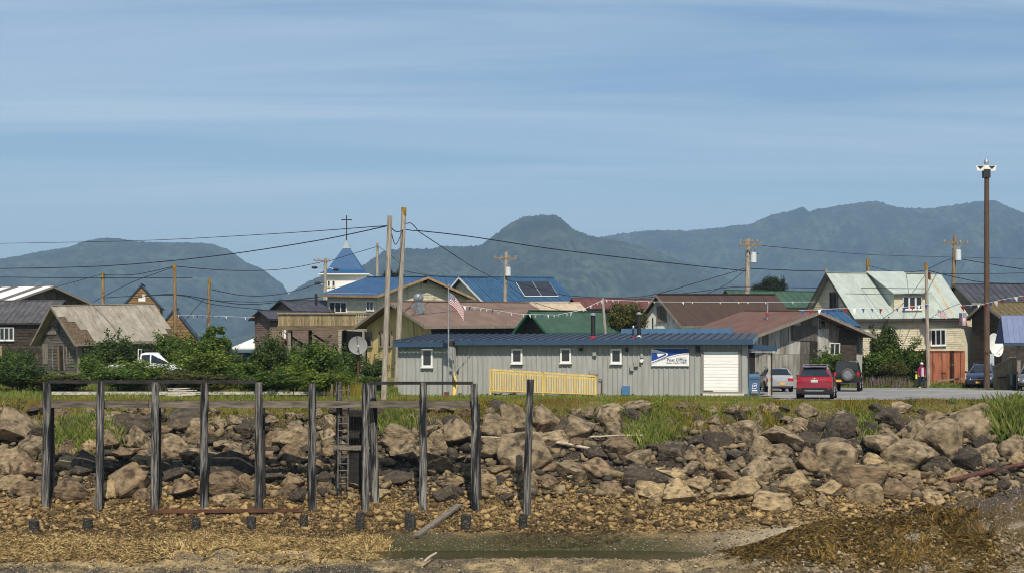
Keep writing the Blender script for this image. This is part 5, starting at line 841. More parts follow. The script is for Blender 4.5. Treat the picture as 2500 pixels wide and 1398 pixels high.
for x, y, w, h, mt, nm in ((1419, 852, 8, 8, m_dark, 'wall_light'), (1452, 862, 9, 12, m_fix, 'wall_light'), (1531, 853, 8, 9, m_dark, 'wall_light'), (1704, 852, 9, 17, m_dark, 'wall_light'), (1553, 887, 10, 13, m_fix, 'junction_box'), (1543, 897, 9, 14, m_fix, 'junction_box'), (1450, 907, 20, 12, m_fix, 'vent_panel'), (1528, 952, 19, 22, plain('blue_hatch_paint', lin(70, 112, 150)), 'hatch')): fit_(x - w / 2, y - h / 2, x + w / 2, y + h / 2, mt, .14, nm)
c = pol(1567, 880); MB().lathe([(.10, 0), (.11, -.06), (.09, -.16)], (c[0], -.01, c[2]), 12, 'y').build('electric_meter', m_white, po); fit_(1564, 838, 1570, 872, m_gutter, .07, 'conduit'); fit_(1566, 887, 1569, 962, m_gutter, .05, 'conduit'); fit_(1098, 878, 1104, 905, m_fix, .12, 'junction_box', WY)
c = pol(1462, 925); MB().tube([(c[0], -.08, c[2]), (c[0] + .18, -.08, c[2]), (c[0] + .18, -.08, -.1)], .035, 6).build('fuel_pipe', M('rust_pipe', lin(110, 66, 48), lin(80, 52, 40), (5, 5, 5), .9), po)
for x, yt, yb_, r_, dd, red in ((1448, 767, 822, .13, 1.6, 1), (1560, 765, 824, .11, 2.2, 0), (1546, 798, 822, .05, 1.6, 1)):
    c0, c1 = pol(x, yt, dd), pol(x, yb_, dd); zr = ZE + (dd + .42) * RS; f = MB().tube([(c0[0], dd, zr - .05), (c0[0], dd, c0[2])], r_, 12).build('flue', m_dark, po, smooth=40); MB().lathe([(r_ * 1.35, 0), (r_ * 1.4, .08), (r_ * .5, .16)], (c0[0], dd, c0[2] - .06), 12).build('flue_cap', m_steel, f)
    MB().lathe([(r_ * 1.7, 0), (r_ * 1.4, .07), (r_ * 1.05, .13)], (c0[0], dd, zr - .02), 12).build('flue_boot', m_red if red else m_steel, f)
# sign with eagle emblem and lettering
s0, s1 = pol(1590, 849, -.06), pol(1682.5, 892.5, -.06); sw, sh = s1[0] - s0[0], s0[2] - s1[2]
sg = MB().box(s0[0], s1[0], -.09, -.055, s1[2], s0[2]).build('sign_board', plain('sign_white', lin(232, 230, 226), .5), po); NAVY = plain('sign_blue', lin(24, 66, 142), .5); INK = plain('sign_ink', lin(34, 36, 50), .6)
def sgp(pts, mat, lay, nm='emblem'): return MB().prism([(s0[0] + u * sw, -.091 - .003 * lay, s1[2] + v * sh) for u, v in pts], (0, -.002, 0)).build(nm, mat, sg)
sgp([(.005, .985), (.995, .985), (.995, .72), (.85, .712), (.70, .67), (.55, .60), (.42, .52), (.30, .43), (.15, .33), (.005, .22)], NAVY, 0)
sgp([(.005, .95), (.10, .925), (.34, .79), (.42, .73), (.445, .68), (.43, .60), (.40, .55), (.25, .42), (.10, .29), (.005, .19), (.005, .26), (.14, .37), (.24, .46), (.37, .575), (.40, .62), (.40, .675), (.36, .705), (.33, .745), (.005, .755)], MATS['sign_white'], 1)
sgp([(.15, .70), (.32, .705), (.35, .67), (.30, .61), (.18, .50)], MATS['sign_white'], 1)
sgp([(.005, .15), (.15, .275), (.30, .385), (.42, .475), (.42, .50), (.30, .415), (.15, .305), (.005, .18)], INK, 2); sgp([(.005, .09), (.15, .225), (.30, .345), (.50, .485), (.70, .60), (.85, .65), (.995, .66), (.995, .675), (.85, .665), (.70, .615), (.50, .50), (.30, .36), (.15, .24), (.005, .105)], plain('sign_red', lin(150, 90, 100), .6), 2)
def text(body, u, v, hgt, mat, parent, fn, shear=.15, bold=.0, width=None):
    cu = bpy.data.curves.new('lettering', 'FONT'); cu.body = body; cu.size = 1; cu.shear = shear; cu.offset = bold; cu.extrude = .002; ob = bpy.data.objects.new('lettering', cu); col.objects.link(ob); dg = bpy.context.evaluated_depsgraph_get(); dg.update()
    me = bpy.data.meshes.new_from_object(ob.evaluated_get(dg)); bpy.data.objects.remove(ob); bpy.data.curves.remove(cu); V = np.zeros(len(me.vertices) * 3, np.float32); me.vertices.foreach_get('co', V); V = V.reshape(-1, 3); w0 = V[:, 0].max() - V[:, 0].min(); sx = (width / w0) if width else hgt / .7
    out = np.array([fn(u + (a - V[:, 0].min()) * sx, v + b * hgt / .7, c_) for a, b, c_ in V], np.float32); me.vertices.foreach_set('co', out.ravel()); me.update(); me.name = 'lettering'; me.materials.clear(); return link('lettering', me, mat, parent)
sf = lambda u, v, o: (s0[0] + u, -.100 - max(o, 0), s1[2] + v)
text('UNITED STATES', .655 * sw, .445 * sh, .035 * sh, INK, sg, sf, width=.275 * sw); text('Post Office', .415 * sw, .275 * sh, .155 * sh, INK, sg, sf, bold=.012, width=.52 * sw); text('Kake, Alaska 99830', .405 * sw, .155 * sh, .07 * sh, INK, sg, sf, bold=.01, width=.53 * sw)
# entrance canopy at the end wall
can = MB().hexa([(PW + .06, .5, PH - .28), (PW + 1.55, .35, PH - .42), (PW + 1.55, 3.2, PH - .42), (PW + .06, 3.2, PH - .28), (PW + .06, .5, PH + .02), (PW + 1.55, .35, PH - .16), (PW + 1.55, 3.2, PH - .16), (PW + .06, 3.2, PH + .02)]).build('canopy', m_po_blue, po); MB().box(PW + .1, PW + 1.5, .36, .9, PH - .47, PH - .44).build('canopy_soffit', m_white, can)
MB().box(PW + 1.14, PW + 1.26, .5, .62, -.1, PH - .40).build('canopy_post', M('worn_white_post', lin(190, 184, 170), lin(120, 112, 100), (5, 5, 1), .85), po); MB().box(PW + 1.28, PW + 1.36, .56, .64, -.1, PH - .40).build('canopy_post', m_dark, po); MB().box(PW + .12, PW + .42, .6, .7, .9, PH - .4).build('end_door', m_timber_dark, po)
# yellow ramp railing
rm = empty('ramp', tuple(lmat(po) @ Vector((pol(1198, 900, -1.4)[0], -1.4, 0))), R(-11), 'yellow painted wooden ramp railing in front of the grey wall', 'ramp'); m_yel = M('yellow_paint', lin(222, 194, 116), lin(198, 166, 90), (6, 6, 1), .7, orn=.05)
rl = hloc(rm, 1455, 930, 'y', 0)[0]; zt = lambda x: hloc(rm, 1198, 899, 'y', 0)[2] * (1 - x / rl) + hloc(rm, 1455, 915, 'y', 0)[2] * (x / rl); zbm = lambda x: hloc(rm, 1198, 955, 'y', 0)[2] * (1 - x / rl) + hloc(rm, 1455, 963, 'y', 0)[2] * (x / rl)
def rail(z0, z1, h, nm, y=0): MB().hexa([(0, y - .05, z0 - h), (rl, y - .05, z1 - h), (rl, y + .05, z1 - h), (0, y + .05, z0 - h), (0, y - .05, z0), (rl, y - .05, z1), (rl, y + .05, z1), (0, y + .05, z0)]).build(nm, m_yel, rm)
rail(zt(0), zt(rl), .09, 'hand_rail'); rail(zt(0) - .16, zt(rl) - .16, .07, 'mid_rail'); rail(zbm(0) + .10, zbm(rl) + .06, .07, 'bottom_rail'); 
nbl = 41
for k in range(nbl):
    x = .12 + k * (rl - .2) / nbl; MB().box(x, x + .07, -.075, -.052, zbm(x) + .02, zt(x) - .12).build('baluster', m_yel, rm)
for x in (0, rl * .5, rl - .02): MB().box(x - .05, x + .05, -.05, .05, -.15, zt(x)).build('post', m_yel, rm)
MB().box(-.08, .02, -.05, .9, .35, .45).build('landing_edge', m_yel, rm); MB().hexa([(0, .06, zbm(0)), (rl, .06, zbm(rl) - .04), (rl, 1.2, zbm(rl) - .04), (0, 1.2, zbm(0)), (0, .06, zbm(0) + .07), (rl, .06, zbm(rl) + .02), (rl, 1.2, zbm(rl) + .02), (0, 1.2, zbm(0) + .07)]).build('ramp_deck', m_deckwood, rm)
yb = empty('yellow_boards', tuple(lmat(po) @ Vector((pol(1108, 900, -.9)[0], -.9, -.05))), R(-11), 'bundle of yellow boards leaning in the corner behind the flagpole', 'boards')
for k in range(4): MB().bar((-.06 + .04 * k, -.06 * k, 0), (-.04 + .06 * k, .3, 1.4 - .2 * k), .07, .03).build('board', m_yel, yb)
# mailbox
mbx = empty('mailbox', (P(1842, 967, 83.6).x, 83.6, -.02), R(-11), 'blue street collection mailbox beside the post office corner', 'mailbox'); m_mb = plain('mailbox_blue', lin(70, 98, 128), .45)
pr = [(-.31, .30), (.31, .30), (.31, 1.05)] + [(.31 * math.cos(a), 1.02 + .24 * math.sin(a)) for a in np.linspace(.1, math.pi - .1, 9)] + [(-.31, 1.05)]
MB().prism([(-.27, y, z) for y, z in pr], (.54, 0, 0)).build('body', m_mb, mbx, smooth=35); MB().box(-.25, .25, -.335, -.312, .98, 1.12).build('drop_flap', m_mb, mbx)
for x in (-.24, .24):
    for y in (-.26, .26): MB().box(x - .03, x + .03, y - .03, y + .03, -.05, .30).build('leg', m_mb, mbx)
MB().prism([(-.13, -.312, .46), (.10, -.312, .46), (.16, -.312, .74), (-.07, -.312, .74)], (0, -.006, 0)).build('emblem_plate', m_white, mbx); MB().prism([(-.095, -.319, .50), (.08, -.319, .50), (.125, -.319, .71), (-.05, -.319, .71)], (0, -.004, 0)).build('emblem', NAVY, mbx); MB().prism([(-.05, -.324, .56), (.07, -.324, .60), (.10, -.324, .66), (-.02, -.324, .655)], (0, -.003, 0)).build('emblem_eagle', m_white, mbx); MB().box(-.12, .16, -.318, -.312, .33, .40).build('notice_label', m_white, mbx)
# ------------------------------------------------------------------ poles and cables
def pole(x0, y0, x1, y1, D, w, label, mat=m_pole_grey, top=True, name='utility_pole', cat='pole', grp='wooden poles', base=None):
    t = P(x0, y0, D); b = P(x1, y1, D); d = t - b; zb = gz(b.x, D) if base is None else base
    if b.z > zb: b = t - d * ((t.z - zb + .1) / d.z)
    r = empty(name, (b.x, D, zb), 0, label, cat, grp); k = 7; pts = [b.lerp(t, i / (k - 1)) for i in range(k)]
    MB().tube(pts, [w / 2 * (1.08 - .22 * i / (k - 1)) for i in range(k)], 10, wob=.05).build('shaft', mat, r, world=True, smooth=60)
    if top: MB().tube([t + Vector((0, 0, -.5)), t + Vector((0, 0, .012))], w / 2 * .90, 10).build('weathered_top', m_pole_top, r, world=True)
    return r, t, b
def arm(r, t, D, y, x0, x1, dy=0, mat=None, name='crossarm'):
    mat = mat or MATS['pole_wood']; a, b = P(x0, y, D), P(x1, y + dy, D); MB().bar(a - Vector((0, .12, 0)), b - Vector((0, .12, 0)), .10, .12).build(name, mat, r, world=True)
    for i in range(4):
        p = a.lerp(b, (.04, .32, .68, .96)[i]) - Vector((0, .12, 0)); MB().lathe([(.05, .06), (.06, .10), (.035, .14), (.06, .18), (.03, .24)], p, 8).build('insulator', m_steel, r, world=True)
    m = a.lerp(b, .5); MB().bar(a.lerp(b, .2) - Vector((0, .14, 0)), m - Vector((0, .14, .55)), .03, .03).bar(a.lerp(b, .8) - Vector((0, .14, 0)), m - Vector((0, .14, .55)), .03, .03).build('brace', m_steel, r, world=True)
def transformer(r, x, y, D, side=1, h=34):
    p = P(x, y, D); hh = h * D / FPX; c = p + Vector((0, -.25, 0)); MB().lathe([(.02, hh * .55), (.24, hh * .5), (.25, -hh * .45), (.2, -hh * .5)], c, 14).build('transformer', plain('transformer_grey', lin(206, 208, 206)), r, world=True, smooth=40)
    for q in (-.1, .1): MB().lathe([(.04, 0), (.05, .06), (.03, .1), (.045, .16), (.02, .24)], c + Vector((q, 0, hh * .5)), 8).build('bushing', m_steel, r, world=True)
    MB().bar(c, p + Vector((-side * .28, .1, 0)), .08, .1).build('bracket', m_dark, r, world=True)
def lamp_arm(r, x0, y0, x1, y1, D, flip=1):
    a, b = P(x0, y0, D), P(x1, y1, D); MB().tube([a, a.lerp(b, .4) + Vector((0, 0, .12)), b], .03, 6).build('lamp_arm', m_steel, r, world=True); MB().lathe([(.02, -.3), (.11, -.22), (.14, .1), (.05, .3)], b, 10, 'x').build('lamp_head', m_dark, r, world=True)
p1_ = pole(251, 667, 251, 760, 126, .30, 'short yellowed pole rising behind the tan shack roof', m_pole); p2_ = pole(426, 645, 428, 830, 113, .28, 'yellow topped pole in front of the brown steep gable', m_pole); p3_ = pole(511, 680, 508, 830, 118, .27, 'yellow topped pole right of the steep brown gable carrying bunting', m_pole)
p4_ = pole(795, 630, 793, 720, 146, .36, 'pole with crossarm and street lamps in front of the church', top=False); arm(*p4_[:2], 146, 636, 766, 806, 1); lamp_arm(p4_[0], 793, 655, 768, 653, 146); lamp_arm(p4_[0], 795, 657, 820, 658, 146); lamp_arm(p4_[0], 793, 700, 776, 691, 146)
p5_ = pole(921, 593, 921, 690, 152, .32, 'short plain pole between the church and the twin poles', top=False)
p6_ = pole(952, 527, 937, 978, 77, .28, 'leaning grey pole standing on the bank in front of the yellow house', top=False); p7_ = pole(986, 507, 972, 850, 98, .36, 'taller leaning grey pole with mossy top behind the post office wing')
p8_ = pole(1236, 615, 1233, 745, 136, .38, 'pole with one crossarm and transformer before the blue solar roof', top=False); arm(*p8_[:2], 136, 630, 1206, 1261, 1); transformer(p8_[0], 1240, 664, 136, h=22)
p9_ = pole(1827, 583, 1824, 725, 122, .42, 'pole with double crossarm and transformer behind the dark brown roof', top=False); arm(*p9_[:2], 122, 592, 1806, 1850); arm(*p9_[:2], 121.6, 600, 1805, 1860); transformer(p9_[0], 1838, 630, 122, h=26); MB().bar(P(1829, 618, 121.8), P(1852, 619, 121.8), .06, .06).build('fuse_arm', m_dark, p9_[0], world=True)
pole(2119, 633, 2119, 670, 136, .36, 'short pole stub behind the pale green ridge', m_pole); p11_ = pole(2261, 642, 2265, 850, 106, .24, 'slim grey pole in front of the dormer'); pole(2016, 655, 2016, 670, 126, .22, 'tiny pole tip left of the pale green ridge', m_pole_grey, False)
p12_ = pole(2331, 576, 2327, 720, 126, .34, 'pole with crossarm and transformer behind the pale green roof end', top=False, mat=m_pole); arm(*p12_[:2], 126, 592, 2302, 2363, 4); transformer(p12_[0], 2337, 624, 126, h=26)
# tall light pole
lp_ = pole(2409, 432, 2409, 944, 104, .37, 'tallest brown pole with a bird shaped lamp cluster on top', m_pole_brown, False, 'light_pole', 'light pole', 'wooden poles'); D = 104
q = P(2408, 425, D); MB().box(q.x - .22, q.x + .22, D - .22, D + .22, q.z - .25, q.z + .30).build('lamp_base', m_dark, lp_[0], world=True)
for s in (-1, 1): MB().hexa([P(2408 + s * 4, 417, D - .15), P(2408 + s * 22, 417, D - .15), P(2408 + s * 22, 417, D + .15), P(2408 + s * 4, 417, D + .15), P(2408 + s * 4, 404, D - .15), P(2408 + s * 25, 404, D - .15), P(2408 + s * 25, 404, D + .15), P(2408 + s * 4, 404, D + .15)]).build('flood_lamp', m_white, lp_[0], world=True); MB().prism([P(2408 + s * 6, 405, D - .17), P(2408 + s * 22, 405, D - .17), P(2408 + s * 14, 413, D - .17)], (0, .01, 0)).build('lamp_shade', m_dark, lp_[0], world=True)
MB().hexa([P(2402, 417, D - .2), P(2414, 417, D - .2), P(2414, 417, D + .2), P(2402, 417, D + .2), P(2403, 403, D - .2), P(2413, 403, D - .2), P(2413, 403, D + .2), P(2403, 403, D + .2)]).build('flood_lamp', m_white, lp_[0], world=True)
MB().lathe([(.12, 0), (.16, .12), (.14, .30), (.04, .40)], P(2408, 403, D), 12).build('photo_cell', m_steel, lp_[0], world=True, smooth=40)
def cable(pts, label, r=.026, sag=0.0, name='overhead_cable', group='overhead cables'):
    """pts: (px, py, depth) attachment and mid points joined by a smooth hanging curve"""
    q = [P(*p) for p in pts]; out = []
    for i in range(len(q) - 1):
        p0, p1, p2, p3 = q[max(i - 1, 0)], q[i], q[i + 1], q[min(i + 2, len(q) - 1)]
        for k in range(9):
            t = k / 9; out.append(.5 * ((2 * p1) + (p2 - p0) * t + (2 * p0 - 5 * p1 + 4 * p2 - p3) * t * t + (3 * p1 - p0 - 3 * p2 + p3) * t ** 3) + Vector((0, 0, -sag * 4 * t * (1 - t))))
    out.append(q[-1]); o = MB().tube(out, r * 1.3, 5, cap=False).build(name, m_cable, None); return tag(o, label, 'cable', group)
cable([(-30, 656, 118), (240, 650, 105), (500, 628, 94), (760, 590, 84), (945, 552, 77)], 'thick cable sweeping from the picture edge up to the leaning front pole', .022)
cable([(-30, 595, 170), (330, 588, 140), (650, 572, 110), (948, 551, 77.2)], 'uppermost faint cable crossing the sky towards the leaning front pole', .018)
cable([(-30, 676, 122), (180, 678, 124), (470, 678, 128)], 'level cable above the striped shed roof', .022); cable([(130, 702, 150), (250, 669, 126)], 'cable rising from the striped shed to the short yellowed pole', .02); cable([(252, 671, 126), (330, 670, 120), (425, 650, 113)], 'upper cable between the two yellowed poles', .02); cable([(230, 735, 126), (320, 690, 120), (425, 652, 113)], 'steep cable behind the tan roof to the yellow topped pole', .018)
cable([(428, 650, 113), (560, 660, 122), (690, 657, 134), (793, 638, 146)], 'cable from the yellow topped pole to the church pole', .022); cable([(795, 640, 146), (860, 620, 149), (921, 602, 152)], 'cable from the church pole to the short plain pole', .022); cable([(511, 705, 118), (600, 721, 125), (690, 716, 135), (793, 688, 146)], 'sagging cable from the bunting pole to the church pole', .022); cable([(251, 726, 126), (430, 720, 113), (520, 742, 118), (650, 756, 128)], 'lowest sagging cable over the steep brown gable', .02); cable([(330, 727, 128), (428, 718, 113), (600, 742, 124), (770, 726, 134)], 'cable dipping behind the brown house to the blue roof', .022); cable([(508, 732, 118), (640, 736, 128), (780, 724, 136)], 'straight cable from the bunting pole to the blue eave', .018); cable([(430, 806, 113), (500, 726, 118)], 'guy cable slanting up to the bunting pole', .018)
cable([(921, 600, 152), (960, 628, 145), (985, 655, 138)], 'cable dropping from the short plain pole behind the twin poles', .02); cable([(952, 552, 77), (966, 597, 85), (984, 560, 98)], 'slack loop hanging between the twin poles', .018); cable([(952, 553, 77), (968, 566, 88), (984, 562, 98)], 'short straight jumper between the twin poles', .022); cable([(986, 548, 98), (1003, 545, 99), (1018, 563, 100), (988, 560, 98)], 'coiled slack cable right of the taller twin pole', .022)
cable([(1018, 563, 98), (1150, 578, 103), (1350, 608, 110), (1600, 638, 117), (1824, 662, 122)], 'long cable from the twin poles across to the double crossarm pole', .026); cable([(1020, 564, 98), (1090, 610, 108), (1160, 655, 122), (1215, 683, 136)], 'cable falling from the twin poles to the solar roof pole', .022); cable([(978, 660, 98), (1080, 676, 115), (1190, 678, 132)], 'service cable from the taller twin pole over the cream gable', .018)
cable([(1236, 682, 136), (1330, 708, 130), (1400, 722, 124), (1560, 724, 122), (1700, 690, 122), (1822, 654, 122)], 'cable swooping over the dark red roof to the double crossarm pole', .02); cable([(1236, 690, 136), (1300, 735, 125), (1420, 770, 108)], 'service drop over the tan roof behind the green shed', .016); cable([(1720, 720, 118), (1780, 690, 120), (1824, 655, 122)], 'steep service cable to the double crossarm pole', .018)
cable([(1826, 655, 122), (1930, 660, 124), (2016, 662, 126)], 'cable from the double crossarm pole to the pale green ridge', .024); cable([(1560, 728, 122), (1700, 712, 122), (1800, 700, 122), (1960, 702, 118), (2262, 704, 106)], 'low cable crossing the pale green roof to the slim pole', .018); cable([(2119, 648, 136), (2190, 664, 120), (2262, 660, 106)], 'cable from the short pole stub to the slim pole', .018); cable([(2264, 658, 106), (2300, 640, 118), (2328, 630, 126)], 'cable from the slim pole up to the crossarm pole', .02); cable([(2332, 630, 126), (2420, 645, 124), (2530, 662, 120)], 'cable leaving the crossarm pole past the tall light pole', .022); cable([(2264, 660, 106), (2330, 676, 112), (2410, 690, 116), (2530, 692, 118)], 'sagging cable from the slim pole over the charcoal roof', .022); cable([(2302, 668, 110), (2410, 668, 112), (2530, 666, 114)], 'level cable passing behind the tall light pole', .018); cable([(1860, 600, 122), (2000, 612, 160), (2180, 624, 200), (2530, 632, 260)], 'faint far cable in front of the right mountain', .02); cable([(2064, 716, 106), (2160, 718, 106), (2264, 716, 106)], 'thin cable over the pale roof at dormer level', .014); cable([(2154, 778, 106), (2210, 735, 106), (2264, 664, 106)], 'steep guy cable from the pale roof eave to the slim pole', .014)
# ------------------------------------------------------------------ flags and bunting
def flag(name, label, org, w, h, rz_, wave, drop=0.0, lean=0.0):
    r = empty(name, org, rz_, label, 'flag', 'striped flags'); nx_, ny_ = 26, 13
    def pt(u, v): return (u * w * (1 - .12 * abs(drop)), wave * math.sin(u * 7 + v) * u, -v * h - drop * u * u * w * .75 - drop * u * w * .3)
    m = MB(); vs_ = [pt(i / nx_, j / ny_) for j in range(ny_ + 1) for i in range(nx_ + 1)]; fs, mi = [], []
    for j in range(ny_):
        for i in range(nx_): a = j * (nx_ + 1) + i; fs.append((a, a + 1, a + nx_ + 2, a + nx_ + 1)); mi.append(2 if (i < 10 and j < 7) else (0 if j % 2 == 0 else 1))
    m.add(vs_, fs); m.m = mi; c = m.build('cloth', [m_red, m_whitec, plain('flag_navy', lin(44, 52, 98), .8)], r, fixn=False)
    s = MB()
    for j in range(5):
        for i in range(6):
            for oy in (-.012, .012): p = Vector(pt((i + .7) / 6.6 * .385, (j + .6) / 5.2 * .54)); k = .022 * w; s.add([p + Vector((k * math.sin(a), oy, k * math.cos(a))) for a in np.arange(0, 6.28, 1.257)], [(0, 1, 2, 3, 4)])
    s.build('stars', m_whitec, c, kind='stuff', fixn=False); return r
fp = P(1095, 876, 84); fr = empty('flagpole', (fp.x, 84, 0), 0, 'steel flagpole in front of the post office carrying a striped flag', 'flagpole'); MB().tube([(0, 0, -.1), (0, 0, P(0, 700, 84).z)], [.05, .035], 10).build('shaft', m_steel, fr, smooth=50); MB().lathe([(.05, 0), (.07, .06), (.02, .12)], (0, 0, P(0, 700, 84).z), 10).build('finial', m_steel, fr); MB().box(-.25, .05, -.05, .05, -.05, .25).build('base_block', m_redwood, fr)
flag('flag', 'striped flag with starred corner blowing right from the flagpole', P(1097, 713, 84), .88, .66, R(-8), .06, 1.0); flag('flag', 'small tilted flag on the slim pole below the dormer', P(2289, 755, 105.6), .62, .40, R(-5), .05, .4)
f3 = flag('flag', 'flag hanging straight down beside the pale roof eave', P(2360, 763, 108), .85, .52, 0, .04); f3.rotation_euler = (0, R(90), 0); f3.location = P(2360, 795, 108) + Vector((0, 0, .9))
def bunting(pts, n, size, label, skip=0.0, cols='wrb'):
    q = [P(*p) for p in pts]; r = empty('bunting', q[0], 0, label, 'bunting', 'strings of pennants'); out = []
    for i in range(len(q) - 1): out += [q[i].lerp(q[i + 1], k / 12) for k in range(12)]
    out.append(q[-1]); MB().tube(out, .012, 4, cap=False).build('cord', m_whitec, r, world=True); cm = {'w': m_whitec, 'r': m_red, 'b': m_bluec}; L = len(out) - 1
    for k in range(n):
        t = (k + .5) / n * L; i = min(int(t), L - 1); p = out[i].lerp(out[i + 1], t - i); d = (out[i + 1] - out[i]).normalized(); s = size * random.uniform(.7, 1.1); sw_ = random.uniform(-.5, .5)
        if random.random() < skip: continue
        MB().prism([p - d * s * .42, p + d * s * .42, p + Vector((sw_ * s * .6, random.uniform(-.3, .3) * s, -s))], (0, .006, 0)).build('pennant', cm[cols[k % len(cols)]], r, world=True)
bunting([(430, 768, 112), (511, 770, 117), (622, 774, 121)], 14, .22, 'short pennant string between the steep brown gable and the brown house', .2)
bunting([(1100, 742, 84.2), (1180, 752, 86), (1270, 766, 89), (1360, 768, 92), (1420, 756, 94), (1473, 731, 96)], 30, .24, 'sagging pennant string from the flagpole to the leaning bunting post', .15, 'wwwb')
bunting([(1473, 731, 96), (1600, 736, 100), (1800, 737, 104), (1990, 736, 106)], 26, .16, 'straight white pennant string over the dark brown roof', .3, 'wwwwb')
bunting([(1950, 757, 100), (2060, 752, 100), (2175, 753, 102), (2270, 742, 103)], 16, .36, 'string of large red white and blue pennants before the pale green roof', .0, 'brwb')
bunting([(2320, 748, 103), (2400, 742, 102), (2450, 730, 101), (2530, 716, 100)], 12, .34, 'pennant string crossing in front of the tall light pole', .1, 'wrb')
pole(1471, 727, 1481, 850, 96, .2, 'thin leaning wooden post holding two pennant strings', m_pole_grey, False, 'bunting_post', 'post')
# ------------------------------------------------------------------ dishes, container, kiosk, stair
def dish(label, px, py, rp, D, mat, tiltz, rzd, flat=1.0, base=None, pole_mat=None, polew=.05):
    c = P(px, py, D); zb = gz(c.x, D) if base is None else base; r = empty('satellite_dish', (c.x, D, zb), 0, label, 'satellite dish', 'satellite dishes'); R_ = rp * D / FPX
    m = MB().lathe([(.001, .0), (R_ * .35, .02 * R_), (R_ * .7, .09 * R_), (R_, .20 * R_), (R_ * 1.01, .17 * R_), (R_ * .7, .05 * R_), (.02, -.06 * R_)], (0, 0, 0), 28, 'y'); o = m.build('reflector', mat, r, smooth=40); o.scale = (flat, -1, 1); o.rotation_euler = (R(tiltz), 0, R(rzd)); o.location = (0, -.1, c.z - zb)
    f = (Matrix.Rotation(R(rzd), 4, 'Z') @ Matrix.Rotation(R(tiltz), 4, 'X')) @ Vector((0, -R_ * .8, -R_ * .25)); MB().tube([Vector((0, -.1, c.z - zb - R_ * .9)), f + Vector((0, -.1, c.z - zb))], .018, 6).build('feed_arm', m_steel, r); MB().lathe([(.03, 0), (.06, .05), (.04, .14)], f + Vector((0, -.1, c.z - zb)), 8, 'y').build('feed_horn', m_white, r)
    MB().tube([(0, .05, -.1), (0, .05, c.z - zb)], polew, 8).build('mast', pole_mat or m_steel, r); return r
dish('round grey satellite dish on a rusty mast beside the yellow house', 874, 843, 23, 88, plain('dish_grey', lin(126, 124, 119), .7), -14, 8, pole_mat=MATS['rust_pipe'], polew=.06); dish('large white satellite dish half hidden by the tall light pole', 2426, 842, 29, 108, plain('dish_white', lin(224, 222, 214), .6), -10, 38, 1.0)
for k, (x0, y0, x1, y1) in enumerate([(2411, 862, 2425, 892)]): a, b = P(x0, y0, 107), P(x1, y1, 107); tag(MB().box(a.x, b.x, 106.8, 107.2, b.z, a.z).box(a.x + .15, a.x + .25, 106.95, 107.05, gz(a.x, 107) - .1, b.z - .002).build('equipment_cabinet', plain('cabinet_grey', lin(176, 180, 182)), None), 'pale grey equipment box on a leg under the white dish', 'cabinet')
ct = empty('shipping_container', (P(2267, 876, 109).x, 109, gz(P(2267, 876, 109).x, 109)), R(-20), 'rusty orange shipping container with closed double doors', 'container'); ct.rotation_euler = (0, 0, R(9)); CH = P(0, 855, 109).z - ct.location.z; CW = 2.66
MB().box(.02, CW - .02, .05, 5.4, .12, CH).build('shell', m_rust, ct)
for k in range(2): MB().box(.08 + k * (CW / 2 - .04), .04 + (k + 1) * (CW / 2 - .04), -.005, .045, .2, CH - .16).build('door', m_rust, ct)
for x in (.03, CW - .03): MB().box(x - .07, x + .07, -.02, .12, .05, CH + .01).build('corner_post', m_rust, ct)
MB().box(.1, CW - .1, -.02, .1, CH - .14, CH + .01).build('header', M('rust_dark', lin(120, 66, 44), lin(86, 50, 36), (4, 4, 4), .85), ct); MB().box(.1, CW - .1, -.02, .1, .05, .18).build('threshold', MATS['rust_dark'], ct)
for k in range(4): x = .30 + k * .68; MB().tube([(x, -.04, .12), (x, -.04, CH - .05)], .022, 6).build('lock_rod', MATS['rust_dark'], ct)
for k in range(14): MB().box(CW - .015, CW + .03, .25 + k * .36, .43 + k * .36, .2, CH - .12).build('side_corrugation', m_rust, ct)
for u, z, w_, h_, mt in ((1.62, 1.5, .22, .06, m_whitec), (.9, .9, .32, .09, m_dark)): MB().box(u, u + w_, -.012, -.006, z, z + h_).build('plate', mt, ct)
MB().bar((.2, -.9, .42), (2.7, -.7, .62), .10, .10).build('plank_rail', m_trim_grey, ct)
ks = empty('kiosk', (P(2484, 876, 99).x, 99, gz(P(2484, 0, 99).x, 99)), 0, 'blue metal shelter roof on a grey post at the picture edge', 'kiosk'); a = P(2446, 766, 98.4); kz = ks.location.z; x0 = a.x - ks.location.x
for k in range(7): MB().hexa([(x0 + k * .34, -1.0, 3.0), (x0 + k * .34 + .332, -1.0, 3.0), (x0 + k * .34 + .332, -.4, 4.72), (x0 + k * .34, -.4, 4.72), (x0 + k * .34, -1.06, 3.02), (x0 + k * .34 + .332, -1.06, 3.02), (x0 + k * .34 + .332, -.46, 4.74), (x0 + k * .34, -.46, 4.74)]).box(x0 + k * .34, x0 + k * .34 + .03, -1.085, -1.05, 3.0, 3.06).build('roof_panel', corr('kiosk_blue', lin(92, 106, 140), lin(80, 94, 128), .5), ks)
MB().hexa([(x0, .8, 3.0), (x0 + 2.4, .8, 3.0), (x0 + 2.4, -.38, 4.70), (x0, -.38, 4.70), (x0, .86, 3.02), (x0 + 2.4, .86, 3.02), (x0 + 2.4, -.38, 4.78), (x0, -.38, 4.78)]).build('rear_slope', MATS['kiosk_blue'], ks); MB().box(x0, x0 + 2.4, -1.09, -1.0, 2.86, 2.995).build('fascia', m_po_blue, ks)
for x in (.0, 1.4): MB().box(x - .1, x + .1, -.3, -.1, -.1, 3.4).build('post', m_timber_dark if x else m_trim_grey, ks)
